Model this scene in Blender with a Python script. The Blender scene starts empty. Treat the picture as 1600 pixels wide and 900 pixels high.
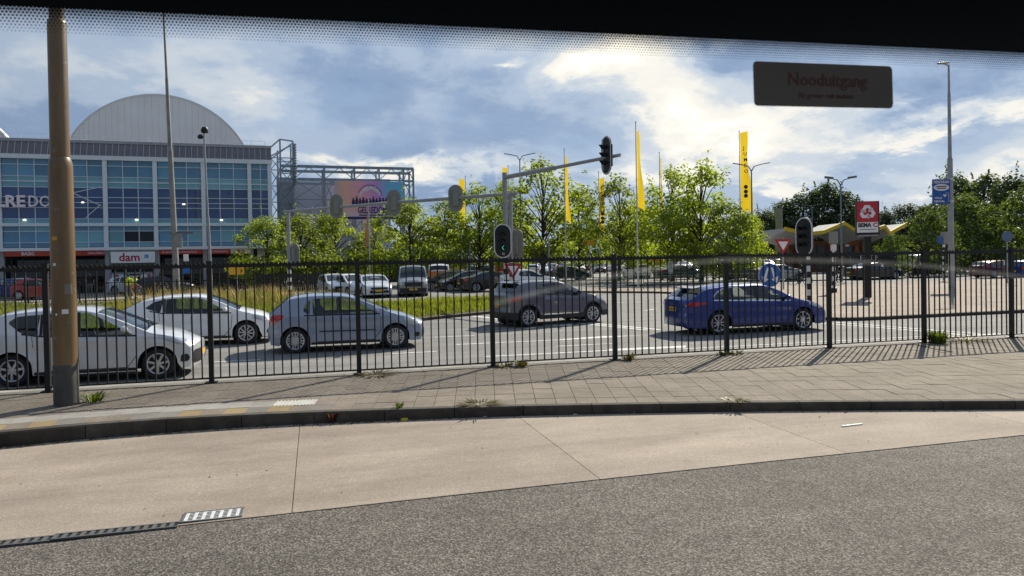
import bpy, bmesh, math, random
from mathutils import Vector, Matrix, Euler
from mathutils.geometry import tessellate_polygon

R = math.radians
scene = bpy.context.scene
COL = scene.collection

# ------------------------------------------------------------------ camera, world, sun, exposure
EYE = 2.3
cam_d = bpy.data.cameras.new('camera')
cam = bpy.data.objects.new('camera', cam_d)
COL.objects.link(cam)
cam.location = (0, 0, EYE)
cam.matrix_world = Matrix.Translation((0, 0, EYE)) @ (Matrix.Rotation(R(-15), 4, 'Z') @ Matrix.Rotation(R(90 - 0.8), 4, 'X') @ Matrix.Rotation(R(-1.0), 4, 'Z'))
cam_d.sensor_width = 36.0
cam_d.lens = 1150.0 / 1600.0 * 36.0
cam_d.shift_y = -30.0 / 1600.0
cam_d.clip_start = 0.05
cam_d.clip_end = 3000
cam_d.dof.use_dof = True
cam_d.dof.focus_distance = 18.0
cam_d.dof.aperture_fstop = 12.0
scene.camera = cam

SUN_AZ, SUN_EL = R(45.6), R(36.0)
SUN_DIR = Vector((math.sin(SUN_AZ) * math.cos(SUN_EL), math.cos(SUN_AZ) * math.cos(SUN_EL), math.sin(SUN_EL)))
sun_d = bpy.data.lights.new('sun', 'SUN')
sun_d.energy = 5.0
sun_d.angle = R(0.6)
sun_d.color = (1.0, 0.90, 0.74)
sun = bpy.data.objects.new('sun', sun_d)
sun.rotation_euler = SUN_DIR.to_track_quat('Z', 'Y').to_euler()
COL.objects.link(sun)

scene.view_settings.view_transform = 'Standard'
scene.view_settings.look = 'None'
scene.view_settings.exposure = 0.45
scene.view_settings.gamma = 1.0
scene.view_settings.use_curve_mapping = False

SKY_STRENGTH = 0.1


def build_world():
    w = bpy.data.worlds.new('World')
    scene.world = w
    w.use_nodes = True
    nt = w.node_tree
    N, L = nt.nodes, nt.links
    N.clear()

    def node(t, **kw):
        n = N.new(t)
        for k, v in kw.items():
            setattr(n, k, v)
        return n

    def val(x):
        return x

    def put(sock, x):
        if hasattr(x, 'is_linked') or hasattr(x, 'links'):
            L.new(x, sock)
        else:
            sock.default_value = x

    def M(op, a, b=0.0, c=None):
        n = node('ShaderNodeMath', operation=op)
        put(n.inputs[0], a)
        put(n.inputs[1], b)
        if c is not None:
            put(n.inputs[2], c)
        return n.outputs[0]

    def mixc(f, a, b):
        n = node('ShaderNodeMix', data_type='RGBA')
        put(n.inputs[0], f)
        put(n.inputs[6], a)
        put(n.inputs[7], b)
        return n.outputs[2]

    def smooth(x, lo, hi):
        n = node('ShaderNodeMapRange', interpolation_type='SMOOTHSTEP')
        put(n.inputs[0], x)
        n.inputs[1].default_value = lo
        n.inputs[2].default_value = hi
        return n.outputs[0]

    tc = node('ShaderNodeTexCoord')
    sep = node('ShaderNodeSeparateXYZ')
    L.new(tc.outputs['Generated'], sep.inputs[0])
    x, y, z = sep.outputs
    zc = M('MAXIMUM', z, 0.0)
    zz = M('ADD', zc, 0.30)
    comb = node('ShaderNodeCombineXYZ')
    L.new(M('DIVIDE', x, zz), comb.inputs[0])
    L.new(M('DIVIDE', y, zz), comb.inputs[1])
    P = comb.outputs[0]

    def noise(vec, scale, detail, rough, dist=0.0, w_=0.0):
        n = node('ShaderNodeTexNoise', noise_dimensions='4D')
        L.new(vec, n.inputs['Vector'])
        n.inputs['W'].default_value = w_
        n.inputs['Scale'].default_value = scale
        n.inputs['Detail'].default_value = detail
        n.inputs['Roughness'].default_value = rough
        n.inputs['Distortion'].default_value = dist
        return n.outputs['Fac']

    n1 = noise(P, 1.5, 10, 0.55, 0.35, 3.1)
    n2 = noise(P, 4.2, 9, 0.6, 0.2, 7.7)
    n3 = noise(P, 2.2, 8, 0.6, 0.4, 1.4)
    az = M('ARCTAN2', x, y)
    el = M('ARCSINE', z)
    azw = M('ADD', az, M('MULTIPLY', M('SUBTRACT', n3, 0.5), 0.40))
    elw = M('ADD', el, M('MULTIPLY', M('SUBTRACT', n2, 0.5), 0.22))

    def blob(a0, e0, sa, se, tilt=0.0):
        da = M('SUBTRACT', azw, R(a0))
        de = M('SUBTRACT', M('SUBTRACT', elw, R(e0)), M('MULTIPLY', da, tilt))
        q = M('ADD', M('POWER', M('ABSOLUTE', M('DIVIDE', da, R(sa))), 2.0), M('POWER', M('ABSOLUTE', M('DIVIDE', de, R(se))), 2.0))
        return M('EXPONENT', M('MULTIPLY', q, -1.0))

    # lit cloud masses (positive) and heavy grey banks (negative), by compass bearing and elevation
    lit = None
    for (a0, e0, sa, se, tl, k) in SKY_BLOBS:
        t = M('MULTIPLY', blob(a0, e0, sa, se, tl), k)
        lit = t if lit is None else M('ADD', lit, t)
    base = M('ADD', M('MULTIPLY', M('SUBTRACT', n1, 0.5), 1.45), M('MULTIPLY', M('SUBTRACT', n2, 0.5), 0.55))
    tone = M('ADD', M('ADD', base, lit), 0.40)
    ramp = node('ShaderNodeValToRGB')
    L.new(tone, ramp.inputs[0])
    cr = ramp.color_ramp
    cr.interpolation = 'EASE'
    stops = SKY_STOPS
    while len(cr.elements) < len(stops):
        cr.elements.new(0.5)
    for e, (p, c) in zip(cr.elements, stops):
        e.position = p
        e.color = (*c, 1)
    scl = node('ShaderNodeVectorMath', operation='SCALE')
    L.new(ramp.outputs[0], scl.inputs[0])
    # clouds scatter forward: brighter towards the sun, duller away from it
    dotn = node('ShaderNodeVectorMath', operation='DOT_PRODUCT')
    L.new(tc.outputs['Generated'], dotn.inputs[0])
    dotn.inputs[1].default_value = SUN_DIR
    fwd = M('ADD', M('MULTIPLY', smooth(dotn.outputs['Value'], -0.3, 0.9), 0.42), 0.54)
    L.new(M('MULTIPLY', fwd, 1.0 / SKY_STRENGTH), scl.inputs['Scale'])
    # clouds thin out enough in places for the clear sky to show
    cover = smooth(M('ADD', n3, M('MULTIPLY', M('SUBTRACT', tone, 0.4), 0.55)), 0.26, 0.50)
    sky = node('ShaderNodeTexSky', sky_type='NISHITA')
    sky.sun_disc = False
    sky.sun_elevation = SUN_EL
    sky.sun_rotation = SUN_AZ
    sky.air_density = 1.0
    sky.dust_density = 0.6
    sky.ozone_density = 1.6
    cover = M('ADD', M('MULTIPLY', cover, 0.22), 0.78)
    col = mixc(cover, sky.outputs[0], scl.outputs[0])
    bg = node('ShaderNodeBackground')
    bg.inputs['Strength'].default_value = SKY_STRENGTH
    L.new(col, bg.inputs['Color'])
    out = node('ShaderNodeOutputWorld')
    L.new(bg.outputs[0], out.inputs['Surface'])
    w.cycles.sampling_method = 'MANUAL'
    w.cycles.sample_map_resolution = 512


# bearing from +Y towards +X in degrees, elevation, half sizes, tilt, amount
SKY_BLOBS = [
    (27.0, 12.0, 4.5, 4.0, 0.0, 0.22), (28.0, 11.5, 10.0, 5.5, 0.0, 0.28), (23.0, 15.0, 4.0, 2.0, 0.0, 0.36), (32.0, 9.0, 3.5, 2.0, 0.2, 0.26),
    (43.5, 8.3, 8.5, 1.3, 0.16, 0.42), (36.5, 9.2, 3.0, 1.6, 0.1, 0.2), (36.0, 5.4, 4.0, 1.1, 0.1, 0.30), (6.0, 7.2, 10.0, 1.0, -0.03, 0.46),
    (14.5, 14.8, 1.4, 0.5, 0.0, 0.36), (-9.0, 14.0, 9.0, 3.0, 0.2, 0.16), (50.0, 5.5, 6.0, 1.5, 0.0, 0.18), (24.0, 6.5, 3.5, 1.2, 0.0, 0.2),
    (8.0, 11.5, 9.0, 2.6, 0.0, -0.12), (45.0, 13.0, 7.0, 2.4, 0.1, -0.38), (2.0, 17.0, 12.0, 2.0, 0.0, 0.10),
    (33.0, 15.5, 3.0, 1.4, 0.0, -0.34), (41.0, 6.6, 5.0, 1.0, 0.1, -0.12),
    (-15.0, 10.0, 4.5, 4.0, 0.0, -0.20),
]
SKY_STOPS = [(0.0, (0.145, 0.215, 0.35)), (0.28, (0.225, 0.305, 0.45)), (0.48, (0.35, 0.425, 0.545)), (0.64, (0.50, 0.545, 0.605)),
             (0.80, (0.75, 0.72, 0.67)), (1.0, (1.0, 0.93, 0.81))]
build_world()

# ------------------------------------------------------------------ helpers


def tag(o, label=None, cat=None, group=None, kind=None):
    if label:
        o['label'] = label
    if cat:
        o['category'] = cat
    if group:
        o['group'] = group
    if kind:
        o['kind'] = kind
    return o


def empty(name, loc=(0, 0, 0), rz=0.0, label=None, cat=None, group=None, parent=None):
    o = bpy.data.objects.new(name, None)
    o.empty_display_size = 0.2
    COL.objects.link(o)
    o.location = loc
    o.rotation_euler = (0, 0, rz)
    if parent is not None:
        o.parent = parent
    return tag(o, label, cat, group)


def children(o):
    return [c for c in COL.objects if c.parent == o]


def copy_tree(root, kids, loc=None, rz=None, label=None, group=None):
    """kids: list of (child, [grandchildren]); returns the copy of the thing with copies of its parts"""
    r = root.copy()
    COL.objects.link(r)
    if loc is not None:
        r.location = loc
    if rz is not None:
        r.rotation_euler = (0, 0, rz)
    if label:
        r['label'] = label
    if group:
        r['group'] = group
    for ch, subs in kids:
        c = ch.copy()
        COL.objects.link(c)
        c.parent = r
        for s in subs:
            d = s.copy()
            COL.objects.link(d)
            d.parent = c
    return r


class MB:
    def __init__(self):
        self.v, self.f, self.m = [], [], []

    def add(self, vs, fs, m=0):
        b = len(self.v)
        self.v += [tuple(p) for p in vs]
        self.f += [tuple(i + b for i in f) for f in fs]
        self.m += [m] * len(fs)
        return self

    def box(self, c, s, rz=0.0, m=0, rot=None):
        hx, hy, hz = s[0] / 2, s[1] / 2, s[2] / 2
        mt = rot if rot is not None else Matrix.Rotation(rz, 3, 'Z')
        vs = []
        for dz in (-hz, hz):
            for dx, dy in ((-hx, -hy), (hx, -hy), (hx, hy), (-hx, hy)):
                p = mt @ Vector((dx, dy, dz))
                vs.append((c[0] + p.x, c[1] + p.y, c[2] + p.z))
        return self.add(vs, [(3, 2, 1, 0), (4, 5, 6, 7), (0, 1, 5, 4), (1, 2, 6, 5), (2, 3, 7, 6), (3, 0, 4, 7)], m)

    def bar(self, p0, p1, w, h=None, m=0):
        """square bar from p0 to p1"""
        p0, p1 = Vector(p0), Vector(p1)
        d = p1 - p0
        ln = d.length
        if ln < 1e-6:
            return self
        q = d.to_track_quat('X', 'Z').to_matrix()
        return self.box((p0 + p1) / 2, (ln, w, h or w), rot=q, m=m)

    def tube(self, p0, p1, r0, r1=None, n=12, m=0, cap=True):
        p0, p1 = Vector(p0), Vector(p1)
        r1 = r0 if r1 is None else r1
        d = (p1 - p0)
        q = d.to_track_quat('Z', 'Y').to_matrix()
        vs, fs = [], []
        for i in range(n):
            a = 2 * math.pi * i / n
            c = Vector((math.cos(a), math.sin(a), 0))
            vs.append(p0 + q @ (c * r0))
            vs.append(p1 + q @ (c * r1))
        for i in range(n):
            j = (i + 1) % n
            fs.append((2 * i, 2 * j, 2 * j + 1, 2 * i + 1))
        if cap:
            fs.append(tuple(2 * i for i in range(n))[::-1])
            fs.append(tuple(2 * i + 1 for i in range(n)))
        return self.add(vs, fs, m)

    def lathe(self, prof, n=24, c=(0, 0, 0), axis='Z', m=0, closed=False):
        """prof: list of (radius, height)"""
        vs, fs = [], []
        k = len(prof)
        for i in range(n):
            a = 2 * math.pi * i / n
            for r, h in prof:
                if axis == 'Z':
                    p = (r * math.cos(a), r * math.sin(a), h)
                else:  # around Y
                    p = (r * math.cos(a), h, r * math.sin(a))
                vs.append((c[0] + p[0], c[1] + p[1], c[2] + p[2]))
        for i in range(n):
            j = (i + 1) % n
            for q in range(k if closed else k - 1):
                q2 = (q + 1) % k
                f = (i * k + q, j * k + q, j * k + q2, i * k + q2)
                fs.append(f if axis == 'Z' else f[::-1])
        return self.add(vs, fs, m)

    def prism(self, poly, z0, z1, m=0, fn=None):
        """extruded polygon (x, y) from z0 to z1; fn maps (x, y, z) -> point"""
        n = len(poly)
        area = sum(poly[i][0] * poly[(i + 1) % n][1] - poly[(i + 1) % n][0] * poly[i][1] for i in range(n))
        if area < 0:
            poly = poly[::-1]
        vs = [(x, y, z0) for x, y in poly] + [(x, y, z1) for x, y in poly]
        if fn:
            vs = [fn(*p) for p in vs]
        tri = tessellate_polygon([[Vector((x, y, 0)) for x, y in poly]])
        fs = []
        for t in tri:
            a, b, c = t
            ar = (poly[b][0] - poly[a][0]) * (poly[c][1] - poly[a][1]) - (poly[c][0] - poly[a][0]) * (poly[b][1] - poly[a][1])
            if ar < 0:
                a, b, c = a, c, b
            fs.append((c, b, a))
            fs.append((a + n, b + n, c + n))
        for i in range(n):
            j = (i + 1) % n
            fs.append((i, j, j + n, i + n))
        return self.add(vs, fs, m)

    def mesh(self, name, mats, smooth=None):
        me = bpy.data.meshes.new(name)
        me.from_pydata(self.v, [], self.f)
        for mt in (mats if isinstance(mats, (list, tuple)) else [mats]):
            me.materials.append(mt)
        if any(self.m):
            me.polygons.foreach_set('material_index', self.m)
        if smooth:
            me.polygons.foreach_set('use_smooth', [True] * len(me.polygons))
            me.set_sharp_from_angle(angle=R(smooth))
        me.update()
        return me

    def build(self, name, mats, parent=None, loc=None, smooth=None):
        return link(name, self.mesh(name, mats, smooth), parent, loc)


def link(name, me, parent=None, loc=None, rz=None):
    o = bpy.data.objects.new(name, me)
    COL.objects.link(o)
    if parent is not None:
        o.parent = parent
    if loc is not None:
        o.location = loc
    if rz is not None:
        o.rotation_euler = (0, 0, rz)
    return o


MATS = {}


def mat(name, col, rough=0.6, metal=0.0, var=0.12, scale=6.0, bump=0.0, bscale=60.0, spec=0.5, coat=0.0, emit=0.0, detail=6, col2=None, dirt=None):
    """Principled material with noise-driven colour variation and optional fine bump."""
    if name in MATS:
        return MATS[name]
    m = bpy.data.materials.new(name)
    m.use_nodes = True
    nt = m.node_tree
    N, L = nt.nodes, nt.links
    b = N['Principled BSDF']
    b.inputs['Roughness'].default_value = rough
    b.inputs['Metallic'].default_value = metal
    b.inputs['Specular IOR Level'].default_value = spec
    b.inputs['Coat Weight'].default_value = coat
    b.inputs['Coat Roughness'].default_value = 0.05
    tc = N.new('ShaderNodeTexCoord')
    nz = N.new('ShaderNodeTexNoise')
    nz.inputs['Scale'].default_value = scale
    nz.inputs['Detail'].default_value = detail
    L.new(tc.outputs['Object'], nz.inputs['Vector'])
    mx = N.new('ShaderNodeMix')
    mx.data_type = 'RGBA'
    c2 = col2 or tuple(min(1, c * (1 + var)) for c in col)
    c1 = col if col2 else tuple(c * (1 - var) for c in col)
    mx.inputs[6].default_value = (*c1, 1)
    mx.inputs[7].default_value = (*c2, 1)
    mr = N.new('ShaderNodeMapRange')
    mr.inputs[1].default_value = 0.3
    mr.inputs[2].default_value = 0.7
    L.new(nz.outputs['Fac'], mr.inputs[0])
    L.new(mr.outputs[0], mx.inputs[0])
    L.new(mx.outputs[2], b.inputs['Base Color'])
    if bump:
        nb = N.new('ShaderNodeTexNoise')
        nb.inputs['Scale'].default_value = bscale
        nb.inputs['Detail'].default_value = 4
        L.new(tc.outputs['Object'], nb.inputs['Vector'])
        bp = N.new('ShaderNodeBump')
        bp.inputs['Strength'].default_value = bump
        bp.inputs['Distance'].default_value = 0.01
        L.new(nb.outputs['Fac'], bp.inputs['Height'])
        L.new(bp.outputs[0], b.inputs['Normal'])
    if emit:
        b.inputs['Emission Color'].default_value = (*col, 1)
        b.inputs['Emission Strength'].default_value = emit
    MATS[name] = m
    return m


def glass(name, tint, gloss=0.08, gtint=(0.9, 0.95, 1.0)):
    """thin sheet glass: straight-through light with a Fresnel reflection"""
    if name in MATS:
        return MATS[name]
    m = bpy.data.materials.new(name)
    m.use_nodes = True
    nt = m.node_tree
    N, L = nt.nodes, nt.links
    N.remove(N['Principled BSDF'])
    tr = N.new('ShaderNodeBsdfTransparent')
    tr.inputs[0].default_value = (*tint, 1)
    gl = N.new('ShaderNodeBsdfGlossy')
    gl.inputs['Roughness'].default_value = 0.03
    gl.inputs['Color'].default_value = (*gtint, 1)
    fr = N.new('ShaderNodeFresnel')
    fr.inputs[0].default_value = 1.5
    ad = N.new('ShaderNodeMath')
    ad.operation = 'ADD'
    ad.inputs[1].default_value = gloss
    L.new(fr.outputs[0], ad.inputs[0])
    ms = N.new('ShaderNodeMixShader')
    L.new(ad.outputs[0], ms.inputs[0])
    L.new(tr.outputs[0], ms.inputs[1])
    L.new(gl.outputs[0], ms.inputs[2])
    L.new(ms.outputs[0], N['Material Output'].inputs['Surface'])
    MATS[name] = m
    return m


def text(name, body, size, mt, parent=None, loc=(0, 0, 0), rot=(0, 0, 0), depth=0.004, bold=0.0, align='LEFT', sx=1.0):
    """flat lettering turned into a mesh; reads along local +X, up local +Y, faces local +Z"""
    cu = bpy.data.curves.new(name, 'FONT')
    cu.body = body
    cu.size = size
    cu.extrude = depth
    cu.offset = bold
    cu.align_x = align
    cu.resolution_u = 2
    tmp = bpy.data.objects.new(name + '_curve', cu)
    COL.objects.link(tmp)
    dg = bpy.context.evaluated_depsgraph_get()
    me = bpy.data.meshes.new_from_object(tmp.evaluated_get(dg))
    bpy.data.objects.remove(tmp)
    me.materials.clear()
    me.materials.append(mt)
    me.name = name
    o = link(name, me, parent, loc)
    o.rotation_euler = rot
    o.scale = (sx, 1, 1)
    return o


def tube_path(mb, pts, radii, n=8, m=0):
    """tapered tube through a list of points"""
    pts = [Vector(p) for p in pts]
    rings = []
    b = len(mb.v)
    for i, p in enumerate(pts):
        d = (pts[min(i + 1, len(pts) - 1)] - pts[max(i - 1, 0)]).normalized()
        q = d.to_track_quat('Z', 'Y').to_matrix()
        for k in range(n):
            a = 2 * math.pi * k / n
            mb.v.append(tuple(p + q @ Vector((math.cos(a), math.sin(a), 0)) * radii[i]))
    for i in range(len(pts) - 1):
        for k in range(n):
            k2 = (k + 1) % n
            mb.f.append((b + i * n + k, b + i * n + k2, b + (i + 1) * n + k2, b + (i + 1) * n + k))
            mb.m.append(m)
    mb.f.append(tuple(b + k for k in range(n))[::-1])
    mb.m.append(m)
    mb.f.append(tuple(b + (len(pts) - 1) * n + k for k in range(n)))
    mb.m.append(m)


def interp(tbl, x):
    """monotone-ish smooth interpolation through (x, y) pairs"""
    if x <= tbl[0][0]:
        return tbl[0][1]
    if x >= tbl[-1][0]:
        return tbl[-1][1]
    for i in range(len(tbl) - 1):
        x0, y0 = tbl[i]
        x1, y1 = tbl[i + 1]
        if x0 <= x <= x1:
            h = x1 - x0
            s = (y1 - y0) / h
            def slope(j):
                if j <= 0:
                    return (tbl[1][1] - tbl[0][1]) / (tbl[1][0] - tbl[0][0])
                if j >= len(tbl) - 1:
                    return (tbl[-1][1] - tbl[-2][1]) / (tbl[-1][0] - tbl[-2][0])
                a = (tbl[j][1] - tbl[j - 1][1]) / (tbl[j][0] - tbl[j - 1][0])
                b = (tbl[j + 1][1] - tbl[j][1]) / (tbl[j + 1][0] - tbl[j][0])
                return 0.0 if a * b <= 0 else 2 * a * b / (a + b)
            m0, m1 = slope(i), slope(i + 1)
            t = (x - x0) / h
            return ((2 * t**3 - 3 * t**2 + 1) * y0 + (t**3 - 2 * t**2 + t) * h * m0 + (-2 * t**3 + 3 * t**2) * y1 + (t**3 - t**2) * h * m1)
    return tbl[-1][1]


def lin(tbl, x):
    if x <= tbl[0][0]:
        return tbl[0][1]
    for (x0, y0), (x1, y1) in zip(tbl, tbl[1:]):
        if x <= x1:
            return y0 + (y1 - y0) * (x - x0) / (x1 - x0)
    return tbl[-1][1]
# ------------------------------------------------------------------ ground materials


def ground_mat(name, c1, c2, scale, rough=0.9, speck=0.0, speck_scale=60.0, speck_lo=0.25, speck_hi=2.2, bump=0.3, bscale=90.0, blotch=0.25, blotch_scale=0.35, obj_var=0.0, island_var=0.0, stretch=None, stain=0.0, track=0.0):
    if name in MATS:
        return MATS[name]
    m = bpy.data.materials.new(name)
    m.use_nodes = True
    nt = m.node_tree
    N, L = nt.nodes, nt.links
    b = N['Principled BSDF']
    b.inputs['Roughness'].default_value = rough
    b.inputs['Specular IOR Level'].default_value = 0.3
    tc = N.new('ShaderNodeTexCoord')
    vec = tc.outputs['Object']
    if obj_var or island_var:
        g = N.new('ShaderNodeNewGeometry')
        vec = g.outputs['Position']
    src = vec
    if stretch:
        mp = N.new('ShaderNodeMapping')
        mp.inputs['Scale'].default_value = stretch
        L.new(vec, mp.inputs['Vector'])
        src = mp.outputs[0]

    def noise(v, s, d=6, r=0.6):
        n = N.new('ShaderNodeTexNoise')
        n.inputs['Scale'].default_value = s
        n.inputs['Detail'].default_value = d
        n.inputs['Roughness'].default_value = r
        L.new(v, n.inputs['Vector'])
        return n.outputs['Fac']

    def maprange(x, a, b_, c, d):
        n = N.new('ShaderNodeMapRange')
        for i, vv in enumerate((a, b_, c, d)):
            n.inputs[i + 1].default_value = vv
        L.new(x, n.inputs[0])
        return n.outputs[0]

    def mul(col, f):
        n = N.new('ShaderNodeVectorMath')
        n.operation = 'SCALE'
        L.new(col, n.inputs[0])
        L.new(f, n.inputs['Scale'])
        return n.outputs[0]

    mx = N.new('ShaderNodeMix')
    mx.data_type = 'RGBA'
    mx.inputs[6].default_value = (*c1, 1)
    mx.inputs[7].default_value = (*c2, 1)
    L.new(maprange(noise(src, scale, 8, 0.65), 0.35, 0.65, 0, 1), mx.inputs[0])
    col = mx.outputs[2]
    col = mul(col, maprange(noise(src, blotch_scale, 7, 0.6), 0.3, 0.7, 1 - blotch, 1 + blotch))
    height = noise(vec, bscale, 3)
    if stain:      # oil drips and damp patches
        col = mul(col, maprange(noise(vec, 2.6, 5, 0.7), 0.60, 0.70, 1.0, 1 - stain))
        col = mul(col, maprange(noise(vec, 11.0, 3, 0.6), 0.66, 0.72, 1.0, 1 - stain * 0.9))
    if track:      # tyre-polished lanes run along X
        mt_ = N.new('ShaderNodeMapping')
        mt_.inputs['Scale'].default_value = (0.045, 1.5, 1)
        L.new(vec, mt_.inputs['Vector'])
        col = mul(col, maprange(noise(mt_.outputs[0], 1.3, 5, 0.6), 0.36, 0.64, 1 - track, 1 + track))
    if speck:
        vo = N.new('ShaderNodeTexVoronoi')
        vo.inputs['Scale'].default_value = speck_scale
        L.new(vec, vo.inputs['Vector'])
        sp = N.new('ShaderNodeSeparateColor')
        L.new(vo.outputs['Color'], sp.inputs[0])
        pw = N.new('ShaderNodeMath')
        pw.operation = 'POWER'
        pw.inputs[1].default_value = speck
        L.new(sp.outputs[0], pw.inputs[0])
        col = mul(col, maprange(pw.outputs[0], 0, 1, speck_lo, speck_hi))
        height = vo.outputs['Distance']
    if obj_var:
        oi = N.new('ShaderNodeObjectInfo')
        col = mul(col, maprange(oi.outputs['Random'], 0, 1, 1 - obj_var, 1 + obj_var))
    if island_var:
        col = mul(col, maprange(g.outputs['Random Per Island'], 0, 1, 1 - island_var, 1 + island_var))
    L.new(col, b.inputs['Base Color'])
    bp = N.new('ShaderNodeBump')
    bp.inputs['Strength'].default_value = bump
    bp.inputs['Distance'].default_value = 0.012
    L.new(height, bp.inputs['Height'])
    L.new(bp.outputs[0], b.inputs['Normal'])
    MATS[name] = m
    return m


ROAD_M = ground_mat('road_asphalt', (0.165, 0.163, 0.16), (0.215, 0.212, 0.205), 1.4, speck=1.0, speck_scale=45, speck_lo=0.75, speck_hi=1.28, blotch=0.16, blotch_scale=0.22, stretch=(0.25, 1, 1), bump=0.15, stain=0.12, track=0.14)
LANE_ASPH = ground_mat('bus_lane_asphalt', (0.086, 0.076, 0.068), (0.105, 0.094, 0.084), 3.0, speck=2.1, speck_scale=80, speck_lo=0.54, speck_hi=2.75, blotch=0.16, blotch_scale=0.5, bump=0.4, stain=0.16, track=0.10)
CONC = ground_mat('lane_concrete', (0.272, 0.226, 0.186), (0.334, 0.280, 0.234), 1.6, speck=3.0, speck_scale=70, speck_lo=0.9, speck_hi=1.22, blotch=0.20, blotch_scale=0.55, stretch=(0.45, 1, 1), bump=0.12, obj_var=0.045, stain=0.15, track=0.07)
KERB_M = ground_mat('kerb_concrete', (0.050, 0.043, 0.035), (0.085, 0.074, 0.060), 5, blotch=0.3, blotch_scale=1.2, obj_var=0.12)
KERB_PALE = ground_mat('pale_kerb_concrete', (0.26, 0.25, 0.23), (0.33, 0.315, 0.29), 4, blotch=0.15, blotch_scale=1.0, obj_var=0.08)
PAVER_M = ground_mat('paver_concrete', (0.166, 0.140, 0.113), (0.208, 0.176, 0.143), 4, speck=2.0, speck_scale=80, speck_lo=0.86, speck_hi=1.3, blotch=0.20, blotch_scale=0.8, obj_var=0.06, bump=0.2, stain=0.12)
PAVER_FAR = ground_mat('paver_concrete_joined', (0.165, 0.141, 0.110), (0.208, 0.178, 0.140), 4, speck=2.0, speck_scale=80, speck_lo=0.86, speck_hi=1.3, blotch=0.20, blotch_scale=0.8, island_var=0.06, bump=0.2, stain=0.12)
PAVER_Y = ground_mat('paver_yellow', (0.235, 0.175, 0.090), (0.28, 0.21, 0.115), 4, blotch=0.2, obj_var=0.12)
PAVER_G = ground_mat('paver_grey', (0.15, 0.142, 0.13), (0.19, 0.18, 0.165), 4, blotch=0.2, obj_var=0.1)
PAVER_L = ground_mat('paver_light_grey', (0.25, 0.24, 0.225), (0.31, 0.30, 0.28), 4, blotch=0.18, obj_var=0.06)
TACT_M = ground_mat('tactile_white', (0.42, 0.42, 0.40), (0.52, 0.52, 0.49), 6, blotch=0.2, obj_var=0.05)
BED_M = ground_mat('joint_sand', (0.085, 0.072, 0.056), (0.125, 0.107, 0.083), 9, blotch=0.25)
ISLAND_M = ground_mat('island_clinker', (0.235, 0.190, 0.155), (0.295, 0.24, 0.20), 1.2, speck=1.0, speck_scale=9, speck_lo=0.86, speck_hi=1.14, blotch=0.15, blotch_scale=0.3, stretch=(1, 1, 1))
PLAZA_M = ground_mat('plaza_clinker', (0.23, 0.21, 0.185), (0.29, 0.265, 0.235), 0.8, blotch=0.15, blotch_scale=0.2)
SOIL = ground_mat('soil', (0.06, 0.055, 0.025), (0.10, 0.09, 0.04), 3, blotch=0.3)
FIELD = ground_mat('field_green', (0.045, 0.06, 0.02), (0.07, 0.085, 0.03), 0.2, blotch=0.3, blotch_scale=0.05)
PAINT_W = ground_mat('road_paint', (0.62, 0.62, 0.60), (0.74, 0.74, 0.72), 5, speck=1.0, speck_scale=40, speck_lo=0.8, speck_hi=1.1, blotch=0.12, blotch_scale=2)


def sheet(name, poly, z, m, kind='structure'):
    mb = MB()
    tri = tessellate_polygon([[Vector((x, y, 0)) for x, y in poly]])
    mb.v = [(x, y, z) for x, y in poly]
    for a, b, c in tri:
        ar = (poly[b][0] - poly[a][0]) * (poly[c][1] - poly[a][1]) - (poly[c][0] - poly[a][0]) * (poly[b][1] - poly[a][1])
        mb.f.append((a, b, c) if ar > 0 else (a, c, b))
        mb.m.append(0)
    o = mb.build(name, m)
    return tag(o, kind=kind)


# one far sheet to the horizon, the road as a sheet on it
sheet('ground', [(-1500, -300), (1500, -300), (1500, 1900), (-1500, 1900)], -0.30, FIELD)
sheet('road', [(-130, 14.66), (200, 14.66), (200, 150), (-130, 150)], 0.0, ROAD_M)
sheet('plaza', [(-90, 50.5), (-3, 50.0), (1.0, 57.5), (8, 90), (9, 149), (-90, 149)], 0.004, PLAZA_M)
sheet('car_park', [(14.5, 56), (40, 60), (60, 66), (160, 70), (160, 149), (14, 149)], 0.004, ground_mat('car_park_paving', (0.21, 0.205, 0.195), (0.26, 0.25, 0.24), 0.7, blotch=0.15))

# ------------------------------------------------------------------ bus lane
LANE_Z = [(-60, -0.06), (-6, -0.055), (-2.5, -0.035), (1, 0.0), (4.5, 0.02), (9, 0.03), (80, 0.03)]
lane_z = lambda x: lin(LANE_Z, x)
KERB = [(-14, 10.2), (-9, 10.45), (-6, 10.75), (-4.0, 10.96), (-3.29, 11.06), (-2.52, 11.11), (-1.7, 11.08), (-0.85, 11.0), (0.05, 10.86), (0.92, 10.69), (2.73, 10.30), (4.52, 9.82), (6.3, 9.31), (8.0, 8.76), (9.67, 8.20), (12.5, 7.50), (16, 7.2), (30, 7.15)]
kerb_y = lambda x: interp(KERB, x)

mb = MB()
xs = [-60, -20, -10, -6, -4, -2.5, -1, 1, 3, 4.5, 7, 9, 14, 30, 80]
for y in (-12, 0, 4, 7.07):
    for x in xs:
        mb.v.append((x, y, lane_z(x) - 0.008))
nx = len(xs)
for r in range(3):
    for i in range(nx - 1):
        mb.f.append((r * nx + i, r * nx + i + 1, (r + 1) * nx + i + 1, (r + 1) * nx + i))
        mb.m.append(0)
lane = tag(mb.build('bus_lane', LANE_ASPH), kind='structure')

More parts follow.
